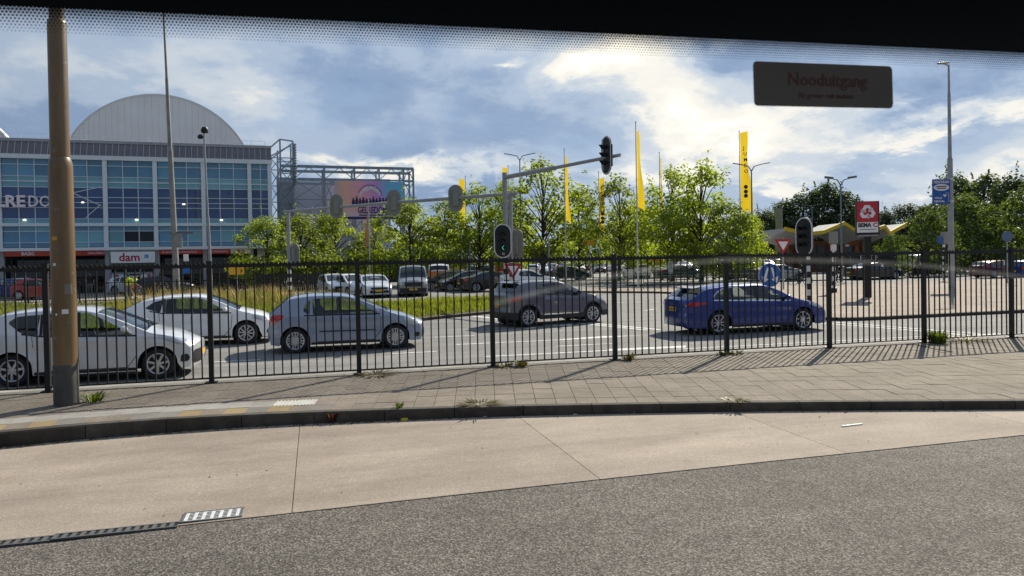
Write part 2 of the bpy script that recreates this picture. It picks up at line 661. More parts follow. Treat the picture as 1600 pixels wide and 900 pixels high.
joints = [-14, -9.4, -6.4, -3.35, -0.25, 2.8, 5.8, 8.9, 12.0, 15.0, 20, 30]
conc_bed = MB()
for a, b in zip(joints, joints[1:]):
    n = max(3, int((b - a) / 0.5))
    top, bot = [], []
    for i in range(n + 1):
        x = a + 0.004 + (b - a - 0.008) * i / n
        top.append((x, kerb_y(x) + 0.03, lane_z(x)))
        bot.append((x, 7.075, lane_z(x)))
    s = MB()
    k = n + 1
    s.v = top + bot + [(p[0], p[1], p[2] - 0.06) for p in top] + [(p[0], p[1], p[2] - 0.06) for p in bot]
    for i in range(n):
        s.f.append((k + i, k + i + 1, i + 1, i))
        s.f.append((3 * k + i + 1, 3 * k + i, k + i, k + i + 1)[::-1])
    s.f.append((k, 0, 2 * k, 3 * k))
    s.f.append((k - 1, 2 * k - 1, 4 * k - 1, 3 * k - 1))
    s.m = [0] * len(s.f)
    s.build('concrete_slab', CONC, lane)
    conc_bed.add([(a, 7.06, lane_z(a) - 0.025), (b, 7.06, lane_z(b) - 0.025), (b, kerb_y(b) + 0.1, lane_z(b) - 0.025), (a, kerb_y(a) + 0.1, lane_z(a) - 0.025)], [(0, 1, 2, 3)])
conc_bed.build('slab_bed', BED_M, lane)

# slotted drain channel and its silt-trap grate
STEEL = mat('galvanised_steel', (0.62, 0.63, 0.64), 0.5, metal=0.1, var=0.15, scale=20)
CAST = mat('drain_iron', (0.14, 0.14, 0.14), 0.6, metal=0.5, scale=30)
VOID = mat('drain_void', (0.004, 0.004, 0.004), 1.0)
grate = empty('drain_grate', (-0.955, 7.245, lane_z(-0.95)), 0, 'galvanised rectangular drain grate set in the edge of the concrete bus lane', 'drain grate')
g = MB()
W_, D_ = 0.50, 0.24
g.box((0, 0, 0.0015), (W_ - 0.03, D_ - 0.03, 0.002), m=0)
g.build('pit', VOID, grate)
f = MB()
for sx, sy, w, d in ((0, -D_ / 2, W_ + 0.03, 0.02), (0, D_ / 2, W_ + 0.03, 0.02), (-W_ / 2, 0, 0.02, D_ - 0.02), (W_ / 2, 0, 0.02, D_ - 0.02)):
    f.box((sx, sy, 0.004), (w, d, 0.014))
f.build('frame', CAST, grate)
for i in range(7):
    MB().box((-W_ / 2 + 0.03 + i * (W_ - 0.06) / 6, 0, 0.0075), (0.030, D_ - 0.024, 0.003)).build('grate_bar', STEEL, grate)
for j in range(6):
    MB().box((0, -D_ / 2 + 0.022 + j * (D_ - 0.044) / 5, 0.0072), (W_ - 0.024, 0.013, 0.0025)).build('cross_bar', STEEL, grate)
chan = empty('drain_channel', (-1.22, 7.10, lane_z(-1.2)), 0, 'grey slotted drain channel running along the concrete edge to the grate', 'drain channel')
for k in range(7):
    seg = MB()
    x1, x0 = -k * 1.0 - 0.004, -(k + 1) * 1.0 + 0.004
    dz = lane_z(-1.22 + (x0 + x1) / 2) - lane_z(-1.2) + 0.0045
    for y_, w in ((-0.058, 0.02), (0.058, 0.02)):
        seg.box(((x0 + x1) / 2, y_, dz + 0.000), (x1 - x0, w, 0.016))
    ns_ = 14
    for i in range(ns_):
        xx = x0 + (x1 - x0) * (i + 0.5) / ns_
        seg.box((xx - 0.018, 0, dz + 0.000), (0.036, 0.097, 0.013))
    o = seg.build('channel_cover', CAST, chan)
    MB().box(((x0 + x1) / 2, 0, dz - 0.001), (x1 - x0 - 0.01, 0.10, 0.005)).build('slot_void', VOID, o)

# ------------------------------------------------------------------ pavement with kerb stones and pavers
SW = 0.15
xs = [-14 + i * 0.5 for i in range(0, 89)]
bed = MB()
top = [(x, kerb_y(x) + 0.14, SW - 0.014) for x in xs]
bot = [(x, 14.66, SW - 0.014) for x in xs]
k = len(xs)
bed.v = top + bot + [(x, y, -0.25) for x, y, z in bot]
for i in range(k - 1):
    bed.f.append((i, i + 1, k + i + 1, k + i))
    bed.f.append((k + i, k + i + 1, 2 * k + i + 1, 2 * k + i))
bed.m = [0] * len(bed.f)
pavement = tag(bed.build('pavement', BED_M), kind='structure')


def kerb_pt(s_tab, s):
    x = lin(s_tab, s)
    h = 0.02
    d = Vector((2 * h, kerb_y(x + h) - kerb_y(x - h))).normalized()
    return Vector((x, kerb_y(x))), d


acc, s_tab = 0.0, []
px_, py_ = -12.0, kerb_y(-12.0)
x = -12.0
while x < 26:
    y = kerb_y(x)
    acc += math.hypot(x - px_, y - py_)
    s_tab.append((acc, x))
    px_, py_ = x, y
    x += 0.1
S_TOT = acc
s = 0.0
while s < S_TOT - 1.0:
    (p0, d0), (p1, d1) = kerb_pt(s_tab, s + 0.005), kerb_pt(s_tab, s + 0.995)
    n0, n1 = Vector((-d0.y, d0.x)), Vector((-d1.y, d1.x))
    z0, z1 = lane_z(p0.x) - 0.12, lane_z(p1.x) - 0.12
    q0, q1 = p0 + n0 * 0.15, p1 + n1 * 0.15
    c0, c1 = p0 + n0 * 0.02, p1 + n1 * 0.02
    m = MB()
    m.v = [(p0.x, p0.y, z0), (p1.x, p1.y, z1), (p1.x, p1.y, SW - 0.02), (p0.x, p0.y, SW - 0.02), (c0.x, c0.y, SW + 0.002), (c1.x, c1.y, SW + 0.002),
           (q1.x, q1.y, SW + 0.002), (q0.x, q0.y, SW + 0.002), (q0.x, q0.y, z0), (q1.x, q1.y, z1)]
    m.f = [(0, 1, 2, 3), (3, 2, 5, 4), (4, 5, 6, 7), (7, 6, 9, 8), (0, 3, 4, 7, 8), (1, 9, 6, 5, 2)]
    m.m = [0] * 6
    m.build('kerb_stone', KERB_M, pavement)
    s += 1.0

random.seed(11)
PW, PD = 0.30, 0.42
tiles = []
nrow = 22
for r in range(nrow):
    t0, t1 = 0.156 + r * PD, 0.156 + (r + 1) * PD - 0.007
    s = 2.0
    while s < S_TOT - 2:
        (pa, da), (pb, db) = kerb_pt(s_tab, s), kerb_pt(s_tab, s + PW - 0.007)
        na, nb = Vector((-da.y, da.x)), Vector((-db.y, db.x))
        qs = [pa + na * t0, pb + nb * t0, pb + nb * t1, pa + na * t1]
        cx, cy = sum(q.x for q in qs) / 4, sum(q.y for q in qs) / 4
        ok = max(q.y for q in qs) < 14.12
        if not ok and min(q.y for q in qs) < 14.06:
            qs = [Vector((q.x, min(q.y, 14.10))) for q in qs]
            ok = True
        if ok and -7 < cx < 22 and (qs[1] - qs[0]).length > 0.12:
            dist = math.hypot(cx, cy)
            tiles.append((dist, r, s, cx, cy, qs))
        s += PW
tiles.sort(key=lambda t: t[0])


def paver_mesh(mb, qs, dz, tilt):
    zt_ = [SW + dz + random.uniform(-tilt, tilt) for _ in range(4)]
    b = len(mb.v)
    mb.v += [(q.x, q.y, z) for q, z in zip(qs, zt_)] + [(q.x, q.y, SW - 0.03) for q in qs]
    mb.f += [(b, b + 1, b + 2, b + 3), (b, b + 4, b + 5, b + 1), (b + 1, b + 5, b + 6, b + 2), (b + 2, b + 6, b + 7, b + 3), (b + 3, b + 7, b + 4, b)]
    mb.m += [0] * 5


far_pavers = MB()
count = 0
for dist, r, s, cx, cy, qs in tiles:
    mt = PAVER_M
    if cx < 0.15 and r == 0:
        mt = PAVER_Y if int(round(s / PW)) % 2 == 0 and random.random() < 0.72 else (PAVER_G, PAVER_M)[int(round(s / PW)) // 2 % 2]
    elif r == 1 and -0.62 < cx < 0.02:
        mt = TACT_M
    elif cx < -0.6 and r == 1:
        mt = PAVER_L
    # only pavers inside the view count as single parts
    in_view = -0.36 < (cx * math.cos(R(15)) - cy * math.sin(R(15))) / (cx * math.sin(R(15)) + cy * math.cos(R(15))) + 0.0 < 0.76 or cx > -4.8
    if count < 298 and in_view:
        m = MB()
        paver_mesh(m, qs, random.uniform(-0.003, 0.003), 0.0012)
        o = m.build('paver', mt, pavement)
        if mt is TACT_M:
            for kk in range(6):
                a, b = qs[0].lerp(qs[1], (kk + 0.5) / 6), qs[3].lerp(qs[2], (kk + 0.5) / 6)
                MB().bar((a.x, a.y, SW + 0.004), (b.x, b.y, SW + 0.004), 0.022, 0.01).build('rib', TACT_M, o)
        count += 1
    else:
        paver_mesh(far_pavers, qs, random.uniform(-0.003, 0.003), 0.0012)
tag(far_pavers.build('paver', PAVER_FAR, pavement), kind='stuff')
# border stones under the fence and pale kerb along the road
x = -9.0
while x < 26:
    MB().box((x + 0.25, 14.27, SW - 0.02), (0.492, 0.30, 0.052)).build('border_stone', KERB_M if False else PAVER_G, pavement)
    x += 0.5
x = -9.0
while x < 26:
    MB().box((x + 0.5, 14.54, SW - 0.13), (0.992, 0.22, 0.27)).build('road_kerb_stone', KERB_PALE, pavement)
    x += 1.0

# ------------------------------------------------------------------ road markings
MK = 0.006
roadmk = [
    [(3.64, 19.50), (8.4, 19.42), (8.4, 19.52), (3.64, 19.62)], [(6.6, 19.55), (9.1, 19.60), (8.0, 19.90), (6.6, 19.62)],
    [(6.02, 18.07), (7.6, 18.07), (7.6, 18.17), (6.02, 18.17)], [(1.8, 18.24), (2.9, 18.24), (2.9, 18.34), (1.8, 18.34)], [(-2.4, 18.34), (-1.3, 18.34), (-1.3, 18.44), (-2.4, 18.44)],
    [(-6.5, 18.4), (-5.4, 18.4), (-5.4, 18.5), (-6.5, 18.5)],
    [(3.82, 16.80), (6.9, 16.75), (6.9, 16.87), (3.82, 16.92)], [(6.9, 16.70), (8.9, 16.60), (9.1, 16.95), (6.96, 17.05)],
    [(8.70, 24.3), (8.9, 24.3), (10.02, 20.9), (9.84, 20.9)], [(9.05, 24.3), (9.25, 24.3), (10.45, 20.9), (10.25, 20.9)],
    [(7.95, 25.1), (8.95, 25.0), (8.3, 23.3), (7.4, 23.8)],
    [(15.95, 20.7), (16.12, 20.7), (17.22, 16.2), (17.05, 16.2)], [(16.5, 20.75), (16.68, 20.75), (17.72, 16.2), (17.55, 16.2)],
    [(8.5, 16.32), (17.0, 16.22), (17.0, 16.32), (8.5, 16.42)],
    [(15.87, 16.2), (16.6, 16.2), (16.3, 14.8), (15.6, 14.8)], [(17.2, 16.1), (18.1, 16.1), (18.4, 14.9), (17.5, 14.9)],
    [(13.4, 28.6), (14.3, 29.4), (14.4, 29.3), (13.5, 28.5)],
    [(14.4, 34.0), (14.9, 34.0), (14.9, 34.14), (14.4, 34.14)], [(15.5, 34.0), (15.9, 34.0), (15.9, 34.14), (15.5, 34.14)], [(16.3, 33.9), (16.8, 33.9), (16.8, 34.04), (16.3, 34.04)], [(17.6, 33.7), (18.2, 33.7), (18.2, 33.84), (17.6, 33.84)],
    [(-14, 21.62), (-3.0, 21.62), (-3.0, 21.72), (-14, 21.72)], [(-1.2, 21.62), (1.2, 21.62), (1.2, 21.72), (-1.2, 21.72)], [(3.4, 21.62), (4.6, 21.62), (4.6, 21.72), (3.4, 21.72)],
    [(6.0, 29.0), (6.3, 29.0), (7.6, 25.2), (7.35, 25.2)], [(6.0, 43.0), (10.0, 43.4), (10.0, 43.25), (6.0, 42.85)],
]
road_obj = bpy.data.objects['road']
for poly in roadmk:
    o = sheet('road_marking', poly, MK, PAINT_W, kind=None)
    o.parent = road_obj


def curb_island(name, poly, h, m, kerb_m, kw=0.14):
    """raised area with a run of kerb stones round it"""
    n = len(poly)
    area = sum(poly[i][0] * poly[(i + 1) % n][1] - poly[(i + 1) % n][0] * poly[i][1] for i in range(n))
    if area < 0:
        poly = poly[::-1]
    o = sheet(name, poly, h - 0.004, m)
    k = MB()
    for i in range(n):
        a, b = Vector(poly[i]), Vector(poly[(i + 1) % n])
        d = (b - a)
        cnt = max(1, int(d.length / 1.0))
        u = d.normalized()
        nn = Vector((u.y, -u.x))
        for j in range(cnt):
            p, q = a + d * (j / cnt) + u * 0.006, a + d * ((j + 1) / cnt) - u * 0.006
            r_, s_ = q + nn * kw, p + nn * kw
            k.add([(p.x, p.y, -0.1), (q.x, q.y, -0.1), (r_.x, r_.y, -0.1), (s_.x, s_.y, -0.1), (p.x, p.y, h), (q.x, q.y, h), (r_.x, r_.y, h - 0.012), (s_.x, s_.y, h - 0.012)],
                  [(4, 7, 6, 5), (3, 2, 6, 7), (2, 1, 5, 6), (0, 3, 7, 4)])
    tag(k.build('kerb_run', kerb_m, o), kind='stuff')
    return o


def smooth_poly(poly, r=1.5, n=5):
    return roundpoly(poly, r, n)


def roundpoly(poly, r, n=3):
    out = []
    k = len(poly)
    for i in range(k):
        p0, p1, p2 = Vector(poly[i - 1]), Vector(poly[i]), Vector(poly[(i + 1) % k])
        a, b = (p0 - p1), (p2 - p1)
        ra = min(r, a.length * 0.45, b.length * 0.45)
        q0, q2 = p1 + a.normalized() * ra, p1 + b.normalized() * ra
        for t in range(n + 1):
            s_ = t / n
            p = q0 * (1 - s_) ** 2 + p1 * 2 * s_ * (1 - s_) + q2 * s_ * s_
            out.append((p.x, p.y))
    return out


curb_island('traffic_island', roundpoly([(15.2, 47.0), (17.2, 44.4), (20.6, 41.6), (21.6, 36.0), (18.6, 27.0), (16.2, 22.4), (17.2, 21.0), (25.1, 21.15), (70, 21.6), (80, 34), (60, 43.0), (46.4, 44.0), (33, 43.0), (27, 46.6), (22.4, 47.4)], 1.2), 0.12, ISLAND_M, KERB_M)
MEDIAN = [(-40, 24.3), (0.6, 24.35), (2.3, 26.0), (3.95, 28.0), (6.1, 29.5), (7.6, 30.4), (8.6, 33.0), (9.8, 37.5), (9.9, 40.2), (7.0, 40.4), (3.4, 38.3), (1.0, 42.0), (-2, 48.2), (-40, 47.6)]
curb_island('grass_median', roundpoly(MEDIAN, 0.8), 0.12, SOIL, KERB_M)
curb_island('far_pavement', [(24, 52.5), (66, 52.5), (66, 54.2), (24, 54.2)], 0.10, PLAZA_M, KERB_M)
# ------------------------------------------------------------------ cars
BLACK = mat('black_plastic', (0.018, 0.018, 0.02), 0.55)
TYRE = mat('tyre_rubber', (0.022, 0.022, 0.023), 0.85, bump=0.3, bscale=120)
ALLOY = mat('alloy_rim', (0.62, 0.63, 0.65), 0.32, metal=0.75)
DARKDISC = mat('brake_disc', (0.05, 0.05, 0.052), 0.6, metal=0.4)
CARGLASS = glass('car_window_glass', (0.62, 0.70, 0.68), 0.03)
CARGLASS_DARK = glass('car_privacy_glass', (0.20, 0.23, 0.24), 0.04)
TAILRED = mat('tail_light_red', (0.50, 0.012, 0.015), 0.15, coat=1.0)
TAILCLEAR = mat('tail_light_clear', (0.62, 0.55, 0.55), 0.15, coat=1.0)
HEADLENS = mat('headlight_lens', (0.55, 0.58, 0.60), 0.08, metal=0.5, coat=1.0)
CHROME = mat('chrome_trim', (0.75, 0.76, 0.78), 0.15, metal=1.0)
PLATE = mat('yellow_plate', (0.75, 0.42, 0.03), 0.5)
PLATE_INK = mat('plate_characters', (0.02, 0.02, 0.02), 0.6)
CABIN = mat('cabin_trim', (0.022, 0.022, 0.024), 0.8)
SEATCLOTH = mat('seat_cloth', (0.035, 0.036, 0.04), 0.9)
ARCH = mat('wheel_arch_liner', (0.008, 0.008, 0.008), 0.95)


def paint(name, col, metal=0.35, flake=0.0, inner=(0.03, 0.03, 0.032)):
    """car paint outside, dark trim on the inner side of the shell"""
    if name in MATS:
        return MATS[name]
    m = mat(name, col, 0.28, metal=metal, var=0.05, scale=2.2, coat=0.9)
    nt = m.node_tree
    N, L = nt.nodes, nt.links
    d = N.new('ShaderNodeBsdfDiffuse')
    d.inputs[0].default_value = (*inner, 1)
    g = N.new('ShaderNodeNewGeometry')
    ms = N.new('ShaderNodeMixShader')
    L.new(g.outputs['Backfacing'], ms.inputs[0])
    L.new(N['Principled BSDF'].outputs[0], ms.inputs[1])
    L.new(d.outputs[0], ms.inputs[2])
    L.new(ms.outputs[0], N['Material Output'].inputs['Surface'])
    # road dust low on the panels
    return m


def inside(poly, x, z):
    c = False
    n = len(poly)
    j = n - 1
    for i in range(n):
        xi, zi = poly[i]
        xj, zj = poly[j]
        if (zi > z) != (zj > z) and x < (xj - xi) * (z - zi) / (zj - zi) + xi:
            c = not c
        j = i
    return c


def roundpoly(poly, r, n=3):
    """polygon with its corners rounded"""
    out = []
    k = len(poly)
    for i in range(k):
        p0, p1, p2 = Vector(poly[i - 1]), Vector(poly[i]), Vector(poly[(i + 1) % k])
        a, b = (p0 - p1), (p2 - p1)
        ra = min(r, a.length * 0.45, b.length * 0.45)
        q0, q2 = p1 + a.normalized() * ra, p1 + b.normalized() * ra
        for t in range(n + 1):
            s = t / n
            p = q0 * (1 - s) ** 2 + p1 * 2 * s * (1 - s) + q2 * s * s
            out.append((p.x, p.y))
    return out


def cut_side(bm, poly, pick, tagv, layer):
    """cut the outline of POLY (x, z) into the faces PICK accepts; tag the faces inside with TAGV"""
    xs = [p[0] for p in poly]
    zs = [p[1] for p in poly]
    x0, x1, z0, z1 = min(xs), max(xs), min(zs), max(zs)
    eps = 1e-4

    def near(f):
        if not pick(f) or f[layer] != 0:
            return False
        fx = [v.co.x for v in f.verts]
        fz = [v.co.z for v in f.verts]
        return max(fx) > x0 - eps and min(fx) < x1 + eps and max(fz) > z0 - eps and min(fz) < z1 + eps

    n = len(poly)
    for i in range(n):
        a, b = poly[i], poly[(i + 1) % n]
        dx, dz = b[0] - a[0], b[1] - a[1]
        ln = math.hypot(dx, dz)
        if ln < 1e-5:
            continue
        ex0, ex1 = min(a[0], b[0]) - 0.02, max(a[0], b[0]) + 0.02
        ez0, ez1 = min(a[1], b[1]) - 0.02, max(a[1], b[1]) + 0.02
        fs = []
        for f in bm.faces:
            if not near(f):
                continue
            fx = [v.co.x for v in f.verts]
            fz = [v.co.z for v in f.verts]
            if max(fx) > ex0 and min(fx) < ex1 and max(fz) > ez0 and min(fz) < ez1:
                fs.append(f)
        if not fs:
            continue
        geom = set(fs)
        for f in fs:
            geom.update(f.edges)
            geom.update(f.verts)
        bmesh.ops.bisect_plane(bm, geom=list(geom), dist=1e-5, plane_co=(a[0], 0, a[1]), plane_no=(-dz / ln, 0, dx / ln))
    got = []
    for f in bm.faces:
        if near(f):
            c = f.calc_center_median()
            if inside(poly, c.x, c.z):
                f[layer] = tagv
                got.append(f)
    return got


def car_shell(S):
    """bmesh of the outer skin from the profile tables of S, with an int layer that marks panels"""
    L, W = S['L'], S['W']
    prof = S['prof']            # centre-line top: (x, z)
    xr, xf = S.get('xr', 0.07), L - S.get('xfi', 0.16)
    sill = S.get('sill', 0.20)
    rw, ra = S['rw'], S['rw'] + S.get('gap', 0.055)
    wx = S['wheels']
    belt = S['belt']
    drop = S['drop']
    res = S.get('res', 1.0)
    zc = lambda x: interp(prof, x)
    zt = lambda x: zc(x) - lin(drop, x)

    def zb(x):
        z = sill + 0.05 * max(0, (0.35 - x) / 0.35) ** 2 + 0.03 * max(0, (x - L + 0.5) / 0.5) ** 2
        for c in wx:
            d = abs(x - c)
            if d < ra:
                z = max(z, rw + math.sqrt(ra * ra - d * d))
        return z

    def plan(x):
        e = 0.0
        if x < 0.75:
            e += S.get('pr', 0.075) * 1.5 * ((0.75 - x) / 0.75) ** 2.4
        if x > L - 1.05:
            e += S.get('pf', 0.21) * ((x - L + 1.05) / 1.05) ** 2.2
        return 1 - e

    def yw(x, z):
        zbel = interp(belt, x)
        h = W / 2 * plan(x)
        if z < zbel:
            t = (zbel - z) / max(0.1, zbel - sill)
            # shoulder, waist crease and tuck-in at the sill
            h *= 1 - 0.012 * (1 - min(1, t * 5)) - 0.035 * max(0, t - 0.45) ** 1.5 - 0.012 * math.exp(-((t - 0.42) / 0.12) ** 2)
            for c in wx:
                d = math.hypot(x - c, z - rw)
                if d < ra + 0.14:
                    h += 0.012 * (1 - (max(d, ra) - ra) / 0.14)
        else:
            h *= 1 - 0.012
            h -= (z - zbel) * S.get('tumble', 0.33) + 0.012 * min(1, (z - zbel) / 0.03)
        return h

    # stations
    keys = {xr, xf, S['ws'][0], S['ws'][1], S['rwn'][0], S['rwn'][1]}
    for c in wx:
        for k in range(-12, 13):
            keys.add(c + ra * math.sin(k / 12 * math.pi / 2))
        keys.update((c - ra - 0.004, c + ra + 0.004))
    n = int(46 * res)
    for i in range(n + 1):
        keys.add(xr + (xf - xr) * i / n)
    xs = sorted(k for k in keys if xr - 1e-6 <= k <= xf + 1e-6)
    st = [xs[0]]
    must = {round(v, 4) for v in (S['ws'][0], S['ws'][1], S['rwn'][0], S['rwn'][1], xf)}
    for x in xs[1:]:
        if x - st[-1] > 0.012:
            st.append(x)
        elif round(x, 4) in must:
            st[-1] = x if len(st) > 1 else st[-1]
    M1, M2 = int(9 * res) + 2, int(6 * res) + 2
    rows = M1 + M2
    bm = bmesh.new()
    lay = bm.faces.layers.int.new('panel')
    sides = {}
    for sg in (1, -1):
        grid = []
        for x in st:
            b, t = zb(x), zt(x)
            zbel = min(max(interp(belt, x), b + 0.02), t - 0.02)
            col = []
            for k in range(rows + 1):
                z = b + (zbel - b) * k / M1 if k <= M1 else zbel + (t - zbel) * (k - M1) / M2
                y = yw(x, z)
                u = (t - z)
                if u < 0.06 and z < interp(belt, x) + 0.02:   # hood and boot edges roll over
                    y -= 0.03 * (1 - u / 0.06) ** 2
                col.append(bm.verts.new((x, sg * y, z)))
            grid.append(col)
        sides[sg] = grid
        for i in range(len(st) - 1):
            for k in range(rows):
                a, b_, c, d = grid[i][k], grid[i + 1][k], grid[i + 1][k + 1], grid[i][k + 1]
                f = bm.faces.new((a, b_, c, d) if sg < 0 else (d, c, b_, a))
                f.smooth = True
    # skin that runs over tail, roof, bonnet and nose between the two sides
    def edge(sg):
        g = sides[sg]
        return list(g[0]) + [c[-1] for c in g[1:-1]] + list(reversed(g[-1]))
    eL, eR = edge(1), edge(-1)
    ns = S.get('ns', 12)
    info = []
    loops = []
    nr = rows + 1
    ncol = len(eL)
    bulge_r, bulge_f = S['bulge_r'], S['bulge_f']
    for i in range(ncol):
        a, b = eR[i], eL[i]
        z, x = a.co.z, a.co.x
        if i < nr:
            kind = 'r'
            off = Vector((-lin(bulge_r, z), 0, 0))
            wt = (z - eL[nr - 1].co.z)
            off.z = lin(drop, x) * max(0.0, 1 + wt / 0.25)
        elif i >= ncol - nr:
            kind = 'f'
            off = Vector((lin(bulge_f, z), 0, 0))
            wt = (z - eL[ncol - nr].co.z)
            off.z = lin(drop, x) * max(0.0, 1 + wt / 0.25)
        else:
            kind = 't'
            off = Vector((0, 0, lin(drop, x)))
            # blend in the overhang near both ends
            tr = max(0.0, 1 - (x - xr) / 0.30)
            tf = max(0.0, 1 - (xf - x) / 0.30)
            off.x = -lin(bulge_r, z) * tr ** 2 + lin(bulge_f, z) * tf ** 2
        loop = [a]
        for s in range(1, ns):
            q = s / ns * 2 - 1
            sq = math.copysign(1 - (1 - abs(q)) ** 1.5, q)
            w = 1 - abs(sq) ** (2.4 if kind == 't' else 3.2)
            p = a.co.lerp(b.co, (sq + 1) / 2)
            loop.append(bm.verts.new((p.x + off.x * w, p.y, p.z + off.z * w)))
        loop.append(b)
        loops.append(loop)
        info.append((kind, x, z))
    for i in range(ncol - 1):
        for s in range(ns):
            f = bm.faces.new((loops[i][s], loops[i + 1][s], loops[i + 1][s + 1], loops[i][s + 1]))
            f.smooth = True
            if info[i][0] != 'f' and info[i + 1][0] != 'f':
                x = (info[i][1] + info[i + 1][1]) / 2
                if S['ws'][0] - 1e-3 < x < S['ws'][1] + 1e-3 and 1 <= s < ns - 1 and info[i][0] == 't':
                    f[lay] = 1
                if S['rwn'][0] - 1e-3 < x < S['rwn'][1] + 1e-3 and 1 <= s < ns - 1 and info[i][0] == 't':
                    f[lay] = 2
    bmesh.ops.remove_doubles(bm, verts=bm.verts, dist=1e-5)
    bm.normal_update()
    return bm, lay, yw, zt, zc


def take(bm, lay, tagv, name, mats, parent, off=0.0, label=None, pick=None, solid=0.0):
    """move the faces tagged TAGV out of the shell into a part of its own"""
    fs = [f for f in bm.faces if f[lay] == tagv and (pick is None or pick(f))]
    if not fs:
        return None
    vm, vs, faces = {}, [], []
    for f in fs:
        idx = []
        for v in f.verts:
            if v not in vm:
                vm[v] = len(vs)
                p = v.co + v.normal * off
                vs.append((p.x, p.y, p.z))
            idx.append(vm[v])
        faces.append(tuple(idx))
    me = bpy.data.meshes.new(name)
    me.from_pydata(vs, [], faces)
    for m_ in (mats if isinstance(mats, list) else [mats]):
        me.materials.append(m_)
    me.polygons.foreach_set('use_smooth', [True] * len(faces))
    me.set_sharp_from_angle(angle=R(35))
    o = link(name, me, parent)
    if label:
        o['label'] = label
    bmesh.ops.delete(bm, geom=fs, context='FACES_ONLY')
    return o


def strip_on(yw, pts, w, sg, off=0.004):
    """thin strip along (x, z) points on the side skin"""
    mb = MB()
    for (a, b) in zip(pts, pts[1:]):
        dx, dz = b[0] - a[0], b[1] - a[1]
        ln = math.hypot(dx, dz)
        nx, nz = -dz / ln * w / 2, dx / ln * w / 2
        k = max(1, int(ln / 0.12))
        for i in range(k):
            q = []
            for t, s in ((i / k, -1), ((i + 1) / k, -1), ((i + 1) / k, 1), (i / k, 1)):
                x, z = a[0] + dx * t + nx * s, a[1] + dz * t + nz * s
                q.append((x, sg * (yw(x, z) + off), z))
            mb.add(q, [(0, 1, 2, 3) if sg < 0 else (3, 2, 1, 0)])
    return mb


WHEELS = {}


def wheel_meshes(r, style, rim_r=None, wdt=0.2):
    key = (r, style)
    if key in WHEELS:
        return WHEELS[key]
    rr = rim_r or r * 0.70
    t = MB().lathe([(rr, -wdt / 2 + 0.012), (r - 0.035, -wdt / 2), (r - 0.012, -wdt / 2 + 0.018), (r, -wdt / 2 + 0.05), (r, wdt / 2 - 0.05), (r - 0.012, wdt / 2 - 0.018),
                    (r - 0.035, wdt / 2), (rr, wdt / 2 - 0.012)], 28, axis='Y')
    tyre = t.mesh('tyre', TYRE, 40)
    m = MB()
    y = -wdt / 2 + 0.014
    m.lathe([(rr + 0.004, y), (rr - 0.012, y - 0.006), (rr - 0.028, y + 0.004), (rr - 0.03, y + 0.09)], 28, axis='Y')
    m.lathe([(0.001, y - 0.004), (0.035, y - 0.004), (0.042, y + 0.002), (0.045, y + 0.03)], 16, axis='Y')
    m.lathe([(rr - 0.03, y + 0.075), (0.0005, y + 0.075)], 28, axis='Y', m=1)
    n, wid, split = {'five_double': (5, 0.032, 0.30), 'seven': (7, 0.045, 0), 'multi': (9, 0.030, 0), 'ten_pair': (8, 0.028, 0.22), 'fan': (5, 0.07, 0.0), 'steel': (6, 0.06, 0)}[style]
    for i in range(n):
        a = 2 * math.pi * i / n + 0.2
        for sgn in ((-1, 1) if split else (0,)):
            a0 = a + sgn * split * 0.45
            a1 = a + sgn * split
            p0 = (0.030 * math.cos(a0), y + 0.010, 0.030 * math.sin(a0))
            p1 = ((rr - 0.012) * math.cos(a1), y + 0.010, (rr - 0.012) * math.sin(a1))
            m.bar(p0, p1, 0.022, wid, 0)
    rim = m.mesh('rim', [ALLOY, DARKDISC], 40)
    WHEELS[key] = (tyre, rim)
    return WHEELS[key]


def add_wheels(root, S, style, W):
    tyre, rim = wheel_meshes(S['rw'], style, S.get('rim'))
    for x in S['wheels']:
        for sg in (-1, 1):
            w = empty('wheel', (x, sg * (W / 2 - 0.125), S['rw']), 0 if sg < 0 else math.pi, parent=root)
            link('tyre', tyre, w)
            link('rim', rim, w)


def seat(root, x, y, zf=0.34):
    m = MB()
    m.box((x, y, zf + 0.08), (0.48, 0.46, 0.16))
    rot = Matrix.Rotation(R(-14), 3, 'Y')
    m.box((x - 0.29, y, zf + 0.42), (0.13, 0.44, 0.60), rot=rot)
    m.box((x - 0.375, y, zf + 0.79), (0.09, 0.24, 0.17), rot=rot)
    return m.build('seat', SEATCLOTH, root)


